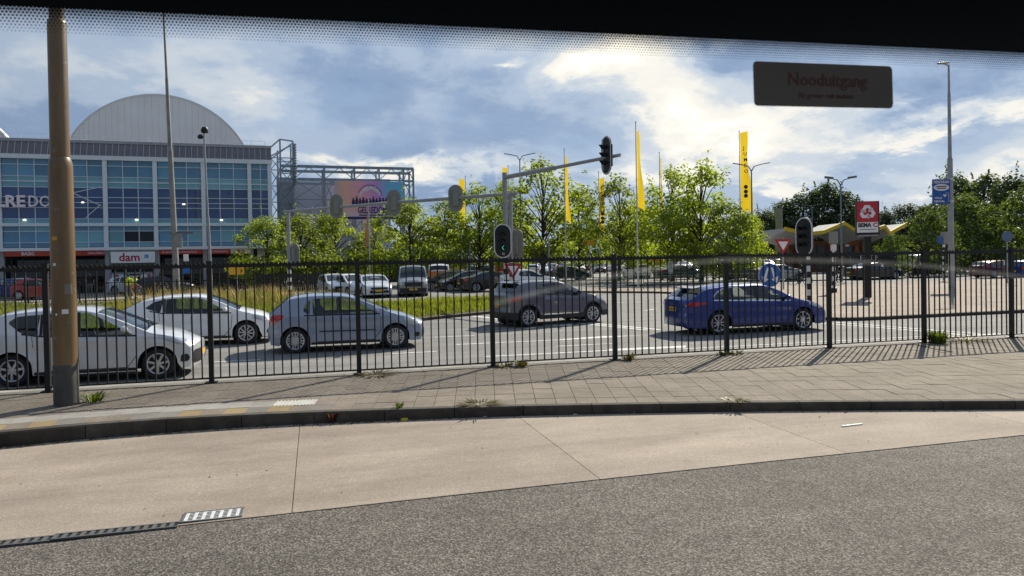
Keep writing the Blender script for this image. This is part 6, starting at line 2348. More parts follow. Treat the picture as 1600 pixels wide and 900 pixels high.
def signal_head(parent, loc, rz, w=0.92, h=1.78, lit=None, face=SIG_BLACK, back=SIG_BACK, hood=True):
    """board with three hooded lenses; faces local -Y"""
    o = empty('signal_head', loc, rz, parent=parent)
    f = lambda a, b, c: (a, c, b)
    MB().prism(oval(w, h), 0.0, 0.03, fn=f).build('back_board', back, o)
    MB().prism(oval(w * 0.985, h * 0.99), -0.012, -0.001, fn=f).build('white_rim', SIG_WHITE, o)
    MB().prism(oval(w * 0.86, h * 0.925), -0.025, -0.013, fn=f).build('black_face', face, o)
    MB().box((0, 0.14, 0), (0.34, 0.22, h * 0.56)).build('housing', back, o)
    for k, z in enumerate((0.36, 0.0, -0.36)):
        ln = MB().lathe([(0.001, 0.02), (0.07, 0.012), (0.105, -0.005)], 16, axis='Y')
        q = MB()
        n = 12
        for i in range(n):
            a0, a1 = math.pi * (-0.15 + 1.3 * i / n), math.pi * (-0.15 + 1.3 * (i + 1) / n)
            d0, d1 = 0.36 * (0.55 + 0.45 * math.sin(max(0, min(math.pi, a0)))), 0.36 * (0.55 + 0.45 * math.sin(max(0, min(math.pi, a1))))
            c0, s0_, c1, s1_ = 0.125 * math.cos(a0), 0.125 * math.sin(a0), 0.125 * math.cos(a1), 0.125 * math.sin(a1)
            q.add([(c0, -0.02, z + s0_), (c1, -0.02, z + s1_), (c1, -d1, z + s1_), (c0, -d0, z + s0_), (c0 * .93, -0.02, z + s0_ * .93), (c1 * .93, -0.02, z + s1_ * .93), (c1 * .93, -d1, z + s1_ * .93), (c0 * .93, -d0, z + s0_ * .93)],
                  [(0, 1, 2, 3), (7, 6, 5, 4), (3, 2, 6, 7)])
        if hood:
            q.build('lens_hood', SIG_BLACK, o)
        MB().lathe([(0.001, -0.035), (0.08, -0.03), (0.11, -0.022)], 16, c=(0, 0, z), axis='Y').build('lens', mat('lens_dark', (0.02, 0.018, 0.018), 0.2), o)
    if lit:
        g_ = MB()
        z = -0.36
        g_.bar((0.06, -0.045, z + 0.11), (-0.05, -0.045, z), 0.05, 0.01)
        g_.bar((-0.05, -0.045, z), (0.05, -0.045, z - 0.11), 0.05, 0.01)
        g_.build('green_arrow', mat('signal_green', (0.05, 0.85, 0.55), 0.4, emit=1.1), o)
        text('number_lettering', '12', 0.16, SIG_WHITE, o, (-0.07, -0.03, -0.74), RX, 0.002, 0.004)
    return o


# main signal mast with its long arm
gm = empty('signal_mast', (10.08, 38.82, 0), 0, 'grey signal mast with long arm holding a signal head over the junction', 'traffic light')
MB().lathe([(0.15, 0), (0.14, 0.1), (0.135, 6.98), (0.001, 7.0)], 16).build('shaft', GALV, gm, smooth=40)
arm = Vector((3.3, -7.7, 0.15))
mb = MB()
tube_path(mb, [(0.05, -0.1, 6.72), (1.6, -3.75, 6.80), (1.61, -3.76, 6.80), (arm.x * 1.02, arm.y * 1.02, 6.90)], [0.125, 0.115, 0.09, 0.08], 14)
mb.build('arm', GALV, gm, smooth=40)
ax = math.atan2(-0.39, -0.92)
rzf = ax + math.pi / 2 - R(17)
signal_head(gm, (3.0, -7.12, 6.98), rzf, 0.95, 1.80, back=SIG_BLACK)
MB().box((3.12, -7.02, 6.90), (0.22, 0.22, 0.22)).build('clamp', GALV, gm)
MB().bar((3.06, -6.9, 6.30), (3.06, -6.9, 7.75), 0.14, 0.3).build('junction_plate', GALV, gm)
signal_head(gm, (-0.30, -0.50, 3.25), R(-8), 0.97, 1.86, lit=True)
sb = MB()
for k in range(7):
    MB().lathe([(0.141, 0.25 + k * 0.3), (0.141, 0.55 + k * 0.3)], 16).build('white_band' if k % 2 else 'black_band', WHITE_P if k % 2 else SIG_BLACK, gm)

# second mast with the bar of signal backs
g2 = empty('signal_gantry', (10.42, 38.95, 0), 0, 'grey signal gantry with four oval signal backs on one long bar', 'traffic light')
MB().lathe([(0.12, 0), (0.115, 6.0), (0.001, 6.02)], 14).build('shaft', GALV, g2, smooth=40)
LPX, LPY = -1.65 - 10.42, 51.5 - 38.95
MB().lathe([(0.125, 0), (0.12, 5.75), (0.001, 5.77)], 14, c=(LPX, LPY, 0)).build('shaft', GALV, g2, smooth=40)
mb = MB()
tube_path(mb, [(0.3, -0.3, 5.84), (LPX * 0.5, LPY * 0.5, 5.80), (LPX - 0.3, LPY + 0.3, 5.70)], [0.10, 0.10, 0.09], 12)
mb.build('beam', GALV, g2, smooth=40)
bd = math.atan2(LPY, LPX)
def gantry_pt(u):
    t = (u - 800) / 1150.0
    d = Vector((math.sin(R(15)) + t * math.cos(R(15)), math.cos(R(15)) - t * math.sin(R(15))))
    a = Vector((10.42, 38.95))
    v = Vector((LPX, LPY))
    den = v.x * d.y - v.y * d.x
    return -(a.x * d.y - a.y * d.x) / den
for u in (528, 618, 714):
    s_ = gantry_pt(u)
    signal_head(g2, (LPX * s_, LPY * s_, 5.80), R(168), 0.84, 1.56, hood=False)
signal_head(g2, (LPX + 0.33, LPY + 0.1, 2.75), R(140), 0.92, 1.72, hood=False)
signal_head(g2, (0.28, 0.1, 3.05), R(140), 0.92, 1.80, hood=False)
for k in range(8):
    MB().lathe([(0.127, 0.2 + k * 0.27), (0.127, 0.47 + k * 0.27)], 14, c=(LPX, LPY, 0)).build('white_band' if k % 2 else 'black_band', WHITE_P if k % 2 else SIG_BLACK, g2)
for k in range(8):
    MB().lathe([(0.14, 0.3 + k * 0.25), (0.14, 0.55 + k * 0.25)], 14, c=(0.0, 0, 0)).build('white_band' if k % 2 else 'black_band', WHITE_P if k % 2 else SIG_BLACK, g2)


def striped_post(name, loc, h, r_, label, cat, n=8, z0=0.1, band=None):
    o = empty(name, loc, 0, label, cat)
    MB().lathe([(r_ * 0.95, 0), (r_ * 0.95, h), (0.001, h + 0.01)], 12).build('shaft', GALV, o, smooth=40)
    bh = band or 0.26
    for k in range(n):
        MB().lathe([(r_, z0 + k * bh), (r_, z0 + (k + 1) * bh)], 12).build('white_band' if k % 2 else 'black_band', WHITE_P if k % 2 else SIG_BLACK, o, smooth=40)
    return o


o = striped_post('signal_post', (20.87, 27.71, 0.1), 3.0, 0.105, 'black and white banded post with hooded oval signal beside the blue estate car', 'traffic light', 8)
signal_head(o, (-0.28, -0.05, 2.92), R(-80), 0.95, 1.72)
o = striped_post('signal_post', (27.77, 34.77, 0.1), 2.9, 0.09, 'banded post with small grey signal box in front of the restaurant', 'traffic light', 8, 0.4)
MB().box((0.0, 0.0, 3.05), (0.36, 0.3, 0.66)).build('signal_box', SIG_BACK, o)
MB().box((0.0, 0.0, 2.5), (0.22, 0.22, 0.34)).build('small_box', SIG_WHITE, o)
MB().lathe([(0.001, 0.28), (0.16, 0.26), (0.16, 0.0), (0.001, 0)], 12).build('foot', SIG_BLACK, o, smooth=40)
o = striped_post('signal_post', (45.64, 44.99, 0.1), 3.0, 0.10, 'thin banded post with grey signal box left of the tall lamp', 'traffic light', 11, 0.5, 0.22)
MB().box((0.05, 0.0, 3.2), (0.42, 0.34, 0.9)).build('signal_box', SIG_BACK, o)
MB().box((-0.35, 0.0, 3.0), (0.2, 0.2, 0.5)).build('blue_box', BLUE_SIGN, o)

# recycling company sign on a dark post
rs = empty('recycling_sign', (26.0, 30.14, 0.11), R(-30), 'red and white recycling company sign box on a dark square post', 'sign')
MB().box((0, 0, 1.6), (0.30, 0.30, 3.2)).build('post', SIG_BLACK, rs)
MB().box((0, 0, 3.84), (1.02, 0.42, 1.64)).build('box', SIG_BLACK, rs)
MB().box((-0.02, -0.222, 4.15), (0.94, 0.02, 0.98)).build('red_panel', mat('panel_red', (0.55, 0.03, 0.05), 0.4), rs)
MB().box((-0.02, -0.222, 3.40), (0.94, 0.02, 0.50)).build('white_panel', WHITE_SIGN, rs)
text('lettering', 'BEMA', 0.27, LETTER_K, rs, (-0.44, -0.236, 3.42), RX, 0.003, 0.012, 'LEFT', 0.85)
hx = MB()
for k in range(6):
    a0, a1 = k * math.pi / 3 + math.pi / 6, (k + 1) * math.pi / 3 + math.pi / 6
    if k == 5:
        continue
    hx.bar((0.34 + 0.10 * math.cos(a0), -0.238, 3.51 + 0.10 * math.sin(a0)), (0.34 + 0.10 * math.cos(a1), -0.238, 3.51 + 0.10 * math.sin(a1)), 0.006, 0.045)
hx.build('hexagon_emblem', LETTER_R, rs)
MB().box((-0.02, -0.236, 3.29), (0.72, 0.004, 0.035)).build('print_line', mat('print_grey_line', (0.25, 0.25, 0.25), 0.6), rs)
MB().box((0, -0.215, 3.0), (0.9, 0.02, 0.07)).build('lower_strip', mat('strip_grey', (0.3, 0.3, 0.3), 0.5), rs)
for k in range(3):   # three chasing arrows
    a = math.radians(90 + 120 * k)
    q = MB()
    def T(p, a=a):
        c_, s_ = math.cos(a - math.pi / 2), math.sin(a - math.pi / 2)
        return (p[0] * c_ - p[1] * s_ - 0.02, p[0] * s_ + p[1] * c_ + 4.13)
    poly = [T(p) for p in ((-0.30, 0.02), (-0.13, 0.34), (0.10, 0.34), (0.20, 0.18), (0.27, 0.22), (0.16, 0.0), (0.02, 0.06), (0.09, 0.10), (0.03, 0.20), (-0.04, 0.20), (-0.17, -0.05))]
    q.prism(poly, -0.236, -0.232, fn=lambda a_, b_, c_: (a_, c_, b_))
    q.build('recycle_arrow', WHITE_SIGN, rs)

# traffic signs
def sign_post(name, loc, h, label, r_=0.035, rz=0.0, cat='sign', mt=None):
    o = empty(name, loc, rz, label, cat)
    MB().tube((0, 0, 0), (0, 0, h), r_, n=10).build('post', mt or GALV, o)
    return o


def triangle(o, z, s, y=-0.05):
    h = s * 0.866
    t0 = roundpoly([(-s / 2, h / 2), (s / 2, h / 2), (0, -h / 2)], 0.09, 4)
    s2 = s * 0.56
    t1 = [(-s2 / 2, s2 * 0.433 + 0.06), (s2 / 2, s2 * 0.433 + 0.06), (0, -s2 * 0.433 + 0.06)]
    MB().prism(t0, y, y + 0.02, fn=lambda a, b, c: (a, c, z + b)).build('red_border', RED_RIM, o)
    MB().prism(t1, y - 0.004, y - 0.001, fn=lambda a, b, c: (a, c, z + b)).build('white_field', WHITE_SIGN, o)


o = sign_post('give_way_sign', (27.8, 39.37, 0.1), 3.2, 'red bordered give way triangle on a post left of the oval signal', 0.05, R(-12), 'traffic sign')
triangle(o, 2.62, 1.12)
o = sign_post('give_way_sign', (10.05, 37.3, 0.0), 1.95, 'low give way triangle under the signal showing the green arrow', 0.03, R(-12), 'traffic sign')
triangle(o, 1.62, 0.95)
o = sign_post('keep_either_side_sign', (25.01, 36.68, 0.1), 1.5, 'round blue sign with two white arrows pointing down to both sides', 0.04, R(-20), 'traffic sign')
disc = lambda r_, z, n=28: [(r_ * math.cos(2 * math.pi * i / n), z + r_ * math.sin(2 * math.pi * i / n)) for i in range(n)]
FXZ = lambda a, b, c: (a, c, b)
MB().prism(disc(0.68, 1.0), -0.06, -0.04, fn=FXZ).build('white_edge', SIG_WHITE, o)
MB().prism(disc(0.655, 1.0), -0.066, -0.061, fn=FXZ).build('blue_disc', BLUE_SIGN, o)
for sx in (-1, 1):
    pts = [(0.06, 0.42), (0.17, 0.44), (0.36, -0.12), (0.50, -0.06), (0.42, -0.46), (0.08, -0.24), (0.22, -0.18)]
    MB().prism([(sx * x, 1.0 + z) for x, z in pts], -0.072, -0.067, fn=FXZ).build('white_arrow', WHITE_SIGN, o)
o.scale = (0.92, 1, 1)
o = sign_post('round_sign', (44.04, 38.36, 0.1), 3.4, 'back of a round blue grey sign on a thin post near the picture edge', 0.035, R(-25), 'traffic sign')
MB().prism(disc(0.34, 3.08), -0.04, -0.02, fn=FXZ).build('disc', mat('sign_back_blue', (0.10, 0.16, 0.28), 0.5), o)
for (x, y, z, lab, flip) in ((-5.5, 57.2, 1.75, 'yellow diversion sign with black arrow beside the dark slatted screen', 1), (25.0, 65.0, 3.65, 'yellow diversion sign with black arrow hanging by the plane tree trunk', -1), (30.5, 62.2, 2.0, 'small yellow diversion sign behind the tall flag pole', 1)):
    o = sign_post('diversion_sign', (x, y, 0), z + 0.3, lab, 0.03, R(-8), 'traffic sign')
    MB().box((0, -0.05, z), (1.1 if flip == 1 else 0.9, 0.03, 0.55)).build('yellow_board', YEL_SIGN, o)
    MB().prism([(flip * -0.02 + flip * 0.25, z + 0.2), (flip * 0.42, z), (flip * 0.25, z - 0.2), (flip * 0.30, z)], -0.075, -0.067, fn=FXZ).build('arrow', LETTER_K, o)
for (u, dp, h, lab) in ((1048, 66, 2.9, 'blue square sign on a thin post behind the estate car'), (1064, 70, 2.4, 'second blue sign lower on a thin post behind the estate car'), (605, 70, 2.2, 'blue parking sign in front of the black hoarding'), (700, 72, 2.0, 'blue sign by the trunk behind the black hatchback')):
    x, y = bearing(u, dp)
    o = sign_post('blue_sign', (x, y, 0), h, lab, 0.04, R(-10), 'traffic sign', mat('post_blue', (0.10, 0.17, 0.28), 0.5))
    MB().box((0, -0.06, h - 0.1), (0.62, 0.04, 0.62)).build('panel', BLUE_SIGN, o)
    MB().box((0, -0.085, h - 0.1), (0.25, 0.01, 0.36)).build('symbol', WHITE_SIGN, o)
o = sign_post('white_notice', (*bearing(1047, 64), 0), 1.9, 'white notice board on a post behind the estate car', 0.04)
MB().box((0, -0.05, 1.3), (0.5, 0.03, 1.1)).build('panel', WHITE_SIGN, o)
MB().box((0, -0.07, 1.4), (0.3, 0.01, 0.5)).build('printed_block', mat('print_grey', (0.35, 0.38, 0.42), 0.6), o)

# double armed car park lamps
DK = mat('lamp_arm_grey', (0.16, 0.18, 0.20), 0.5, metal=0.3)
for (u, dp, h, kind, lab) in ((815, 72.9, 12.6, 0, 'double armed lamp with slim heads above the main signal mast'), (1176, 62, 9.9, 0, 'double armed lamp right of the widest yellow flag'), (1315, 58.8, 8.3, 1, 'double armed lamp with drooping round heads by the recycling sign'), (1270, 110, 9.6, 0, 'distant double armed lamp against the dark trees')):
    x, y = bearing(u, dp)
    o = empty('car_park_lamp', (x, y, 0), R(-15), lab, 'street lamp', 'double lamps in the car park')
    MB().lathe([(0.09, 0), (0.055, h - 0.5), (0.001, h - 0.48)], 10).build('shaft', mat('lamp_pole_blue_grey', (0.16, 0.23, 0.26), 0.5, metal=0.2), o)
    for sg in (-1, 1):
        mb = MB()
        tube_path(mb, [(0, 0, h - 0.62), (sg * 0.25, 0, h - 0.2), (sg * 0.8, 0, h - 0.05)], [0.05, 0.045, 0.04], 6)
        mb.build('arm', DK, o)
        if kind == 0:
            b_ = MB().bar((sg * 0.75, 0, h - 0.06), (sg * 1.55, 0, h + 0.08), 0.20, 0.06)
        else:
            b_ = MB().bar((sg * 0.6, 0, h - 0.04), (sg * 1.25, 0, h + 0.05), 0.22, 0.16)
        b_.build('lamp_head', DK, o)
for (u, dp, h) in ((735, 68, 3.6), (858, 66, 3.9), (898, 72, 3.3), (1118, 68, 3.5), (1124, 70, 3.4), (1105, 80, 4.0), (957, 66, 3.2)):
    x, y = bearing(u, dp)
    o = tag(MB().tube((0, 0, 0), (0, 0, h), 0.06, n=8).build('bollard_pole', GALV, None, (x, y, 0)), {735: 'short pale pole under the third signal back', 858: 'short pale pole just right of the tall plane tree', 898: 'short pale pole left of the diversion sign', 1118: 'short pale pole above the estate car roof, left of a pair', 1124: 'short pale pole above the estate car roof, right of a pair', 1105: 'slightly taller far pole above the estate car', 957: 'short pale pole left of the tall flag pole'}[u], 'pole', 'short poles in the car park')

# yellow banner flags
FLAGM = mat('flag_yellow', (0.66, 0.45, 0.03), 0.7, var=0.05)
tl = FLAGM.node_tree
flag_t = tl.nodes.new('ShaderNodeBsdfTranslucent')
flag_t.inputs[0].default_value = (0.85, 0.60, 0.02, 1)
fmx = tl.nodes.new('ShaderNodeMixShader')
fmx.inputs[0].default_value = 0.45
tl.links.new(tl.nodes['Principled BSDF'].outputs[0], fmx.inputs[1])
tl.links.new(flag_t.outputs[0], fmx.inputs[2])
tl.links.new(fmx.outputs[0], tl.nodes['Material Output'].inputs['Surface'])
FLAGO = mat('flag_orange', (0.62, 0.27, 0.10), 0.7, var=0.08)
FLAGW = mat('flag_white', (0.55, 0.52, 0.50), 0.7, var=0.08)
POLEW = mat('flag_pole_white', (0.55, 0.57, 0.56), 0.4)


def flag_pole(loc, h, z_top, z_bot, w0, w1, yaw, label, m=FLAGM, wave=0.12, txt=None, group='yellow banner flags', seed=0, rpole=0.055):
    o = empty('flag_pole', loc, yaw, label, 'flag', group)
    MB().lathe([(rpole, 0), (rpole * 0.55, h - 0.1), (rpole * 0.9, h - 0.08), (rpole * 0.9, h), (0.001, h + 0.02)], 10).build('pole', POLEW, o, smooth=40)
    mb = MB()
    nz, nx_ = 22, 5
    rr = random.Random(seed)
    ph = rr.uniform(0, 6)
    for i in range(nz + 1):
        t = i / nz
        z = z_top + (z_bot - z_top) * t
        w = w0 + (w1 - w0) * t + 0.10 * w1 * math.sin(t * 9 + ph)
        for k in range(nx_ + 1):
            s = k / nx_
            y = wave * s * math.sin(t * 7 + s * 2.4 + ph) * (0.3 + t)
            drop = 0.0 if i else 0.0
            mb.v.append((0.07 + w * s, y, z + 0.12 * s * (1 - t) - 0.30 * s * s * t))
    for i in range(nz):
        for k in range(nx_):
            a = i * (nx_ + 1) + k
            mb.f.append((a, a + 1, a + nx_ + 2, a + nx_ + 1))
            mb.m.append(0)
    f_ = mb.build('flag', m, o, smooth=60)
    if txt:
        for k, ch in enumerate(txt):
            t = 0.22 + 0.075 * k
            zz_ = z_top + (z_bot - z_top) * t
            text('lettering', ch, 0.42, LETTER_K, o, (0.07 + (w0 + (w1 - w0) * t) * 0.34, -0.10, zz_), (R(90), 0, 0), 0.003, 0.006)
        em = MB().prism(disc(0.17, 0), 0, 0.004, fn=FXZ)
        for dz in (0.0, -0.4, -0.75):
            link('emblem', em.mesh('emblem', LETTER_K), o, (0.07 + (w0 + w1) * 0.25, -0.14, z_top + (z_bot - z_top) * 0.70 + dz))
    return o


flag_pole((21.35, 46.42, 0.1), 11.4, 10.7, 5.55, 0.10, 0.48, R(-25), 'tallest yellow flag hanging narrow on the pole that stands above the railings', txt=None, seed=1)
flag_pole((20.5, 58.86, 0), 11.5, 10.8, 5.4, 0.14, 0.36, R(-30), 'very narrow yellow flag crossing the long signal arm', seed=2)
flag_pole((34.96, 55.34, 0), 12.8, 12.6, 6.05, 0.50, 1.05, R(-18), 'widest yellow flag with dark lettering bulging in the wind', txt='JUMBO', wave=0.16, seed=3)
flag_pole((29.94, 60.21, 0), 11.6, 11.0, 6.3, 0.06, 0.26, R(-10), 'thin yellow flag half hidden by the open crowned plane tree', seed=4)
flag_pole((25.74, 64.28, 0), 10.3, 9.6, 4.9, 0.50, 0.36, R(-12), 'short yellow flag between two plane trees with vertical lettering', txt='JUMBO', wave=0.08, seed=5)
flag_pole((15.16, 74.53, 0), 10.9, 10.5, 5.6, 0.60, 0.5, R(165), 'yellow flag left of the main signal mast behind the third signal back', wave=0.06, seed=6)
flag_pole((18.8, 71.0, 0), 11.6, 11.3, 6.3, 0.45, 0.6, R(165), 'yellow flag just behind the top of the main signal mast', wave=0.1, seed=7)
flag_pole((*bearing(1223, 96), 0), 8.4, 8.2, 2.6, 0.9, 0.9, R(165), 'faded green yellow flag against the dark trees by the oval signal', m=mat('flag_faded', (0.20, 0.24, 0.12), 0.7), wave=0.05, seed=8)
flag_pole((*bearing(578, 62), 0), 7.4, 6.2, 3.6, 0.10, 0.42, R(150), 'orange flag hanging below the concert billboard', m=FLAGO, wave=0.08, group='flags before the billboard', seed=9)
flag_pole((*bearing(413, 66), 0), 6.6, 6.2, 2.9, 0.65, 0.6, R(165), 'white and orange flag in front of the arena corner', m=FLAGW, wave=0.08, group='flags before the billboard', seed=10)
flag_pole((*bearing(490, 70), 0), 7.6, 6.7, 4.4, 0.10, 0.34, R(150), 'small white flag in front of the blue grey lattice wall', m=FLAGW, wave=0.08, group='flags before the billboard', seed=11)

# low railings
lf = empty('low_fence', (-24, 48.4, 0.1), 0, 'low black bar fence running through the tall dry grass before the arena', 'fence')
MB().box((10.6, 0, 1.18), (21.4, 0.04, 0.045)).build('top_rail', FENCE_M, lf)
MB().box((10.6, 0, 0.15), (21.4, 0.04, 0.045)).build('bottom_rail', FENCE_M, lf)
mb = MB()
for i in range(140):
    mb.box((0.15 + i * 0.152, 0, 0.66), (0.022, 0.022, 1.04))
tag(mb.build('bar', FENCE_M, lf), kind='stuff')
for i in range(9):
    MB().box((i * 2.65, 0, 0.65), (0.07, 0.07, 1.3)).build('post', FENCE_M, lf)
GRAIL = mat('railing_green_grey', (0.13, 0.17, 0.12), 0.5)
for (x0, x1, y, lab) in ((15.6, 20.6, 45.4, 'grey green tube railing above the grey crossover roof'), (21.2, 27.2, 45.2, 'grey green tube railing behind the tall flag pole'), (27.4, 33.4, 45.6, 'grey green tube railing above the blue estate car'), (22, 33.8, 53.3, 'far grey green tube railing along the car park edge')):
    o = empty('tube_railing', (x0, y, 0.1), 0, lab, 'railing', 'tube railings round the junction')
    for z in (0.42, 0.86):
        MB().tube((0, 0, z), (x1 - x0, 0, z), 0.025, n=6).build('rail', GRAIL, o)
    n = int((x1 - x0) / 1.2)
    for i in range(n + 1):
        MB().tube(((x1 - x0) * i / n, 0, 0), ((x1 - x0) * i / n, 0, 0.9), 0.03, n=6).build('post', GRAIL, o)

# litter on the lane
tag(MB().prism(roundpoly([(-0.05, -0.018), (0.05, -0.022), (0.046, 0.026), (-0.05, 0.02)], 0.008), 0, 0.03).build('wrapper', mat('litter_yellow', (0.75, 0.62, 0.02), 0.5), None, (1.20, 10.60, lane_z(1.2))), 'small bright yellow wrapper lying by the kerb', 'litter')
for (x, y, s, lab) in ((2.35, 10.38, 0.06, 'small crumpled white paper by the kerb nearest the yellow wrapper'), (3.6, 10.04, 0.04, 'tiny white scrap by the kerb under the middle fence panel'), (4.45, 9.82, 0.09, 'flat white scrap lying by the kerb below the fifth fence post')):
    r_ = random.Random(int(x * 10))
    mb = MB()
    pts = [(r_.uniform(-s, s), r_.uniform(-s * .4, s * .4), r_.uniform(0.0, s * 0.35)) for _ in range(7)]
    for i in range(5):
        mb.add([pts[i], pts[i + 1], pts[(i + 2) % 7]], [(0, 1, 2)])
    tag(mb.build('paper_scrap', mat('litter_white', (0.70, 0.70, 0.68), 0.7), None, (x, y, lane_z(x) + 0.004)), lab, 'litter')
tag(MB().box((0, 0, 0.008), (0.33, 0.028, 0.014), rz=R(4)).build('white_stick', mat('litter_stick', (0.78, 0.77, 0.74), 0.6), None, (6.78, 8.17, lane_z(6.8))), 'thin white stick lying on the concrete lane', 'litter')
r_ = random.Random(9)
mb = MB()
for i in range(750):
    x = r_.choice([r_.gauss(-2.6, 1.0), r_.gauss(0.6, 0.8), r_.gauss(-4.5, 0.8), r_.uniform(-5, 9)])
    y = kerb_y(x) - abs(r_.gauss(0, 0.07)) - 0.012
    s = r_.uniform(0.009, 0.026)
    leaf_quad(mb, Vector((x, y, lane_z(x) + 0.007)), Vector((r_.gauss(0, .5), r_.gauss(0, .5), 1)).normalized(), s * 1.8, r_)
for i in range(60):
    x = r_.uniform(-5, 9)
    y = r_.uniform(7.3, kerb_y(x) - 0.1)
    leaf_quad(mb, Vector((x, y, lane_z(x) + 0.006)), Vector((r_.gauss(0, .3), r_.gauss(0, .3), 1)).normalized(), r_.uniform(0.012, 0.03), r_)
tag(mb.build('leaf_litter', leaf_mat('dead_leaves', (0.055, 0.035, 0.02), (0.12, 0.08, 0.045), 0.1)), kind='stuff')
mb = MB()
for i in range(150):
    x, y = r_.uniform(-4, 9), r_.uniform(3.5, 10.5)
    if y > kerb_y(x) - 0.1:
        y = r_.uniform(11.0, 13.9)
    zz_ = SW + 0.004 if y > kerb_y(x) else lane_z(x) + 0.005
    s = r_.uniform(0.004, 0.012)
    leaf_quad(mb, Vector((x, y, zz_)), Vector((r_.gauss(0, .1), r_.gauss(0, .1), 1)).normalized(), s * 1.6, r_)
tag(mb.build('gum_spots', mat('gum_pale', (0.55, 0.53, 0.50), 0.8)), kind='stuff')
# ------------------------------------------------------------------ people, bicycles, parked vehicles
SKIN = mat('skin', (0.42, 0.25, 0.18), 0.6)
HAIR_D = mat('hair_dark', (0.025, 0.018, 0.014), 0.8)
SHOE = mat('shoe_dark', (0.02, 0.02, 0.02), 0.7)


def cloth(name, c):
    return mat(name, c, 0.85, var=0.15, scale=8)


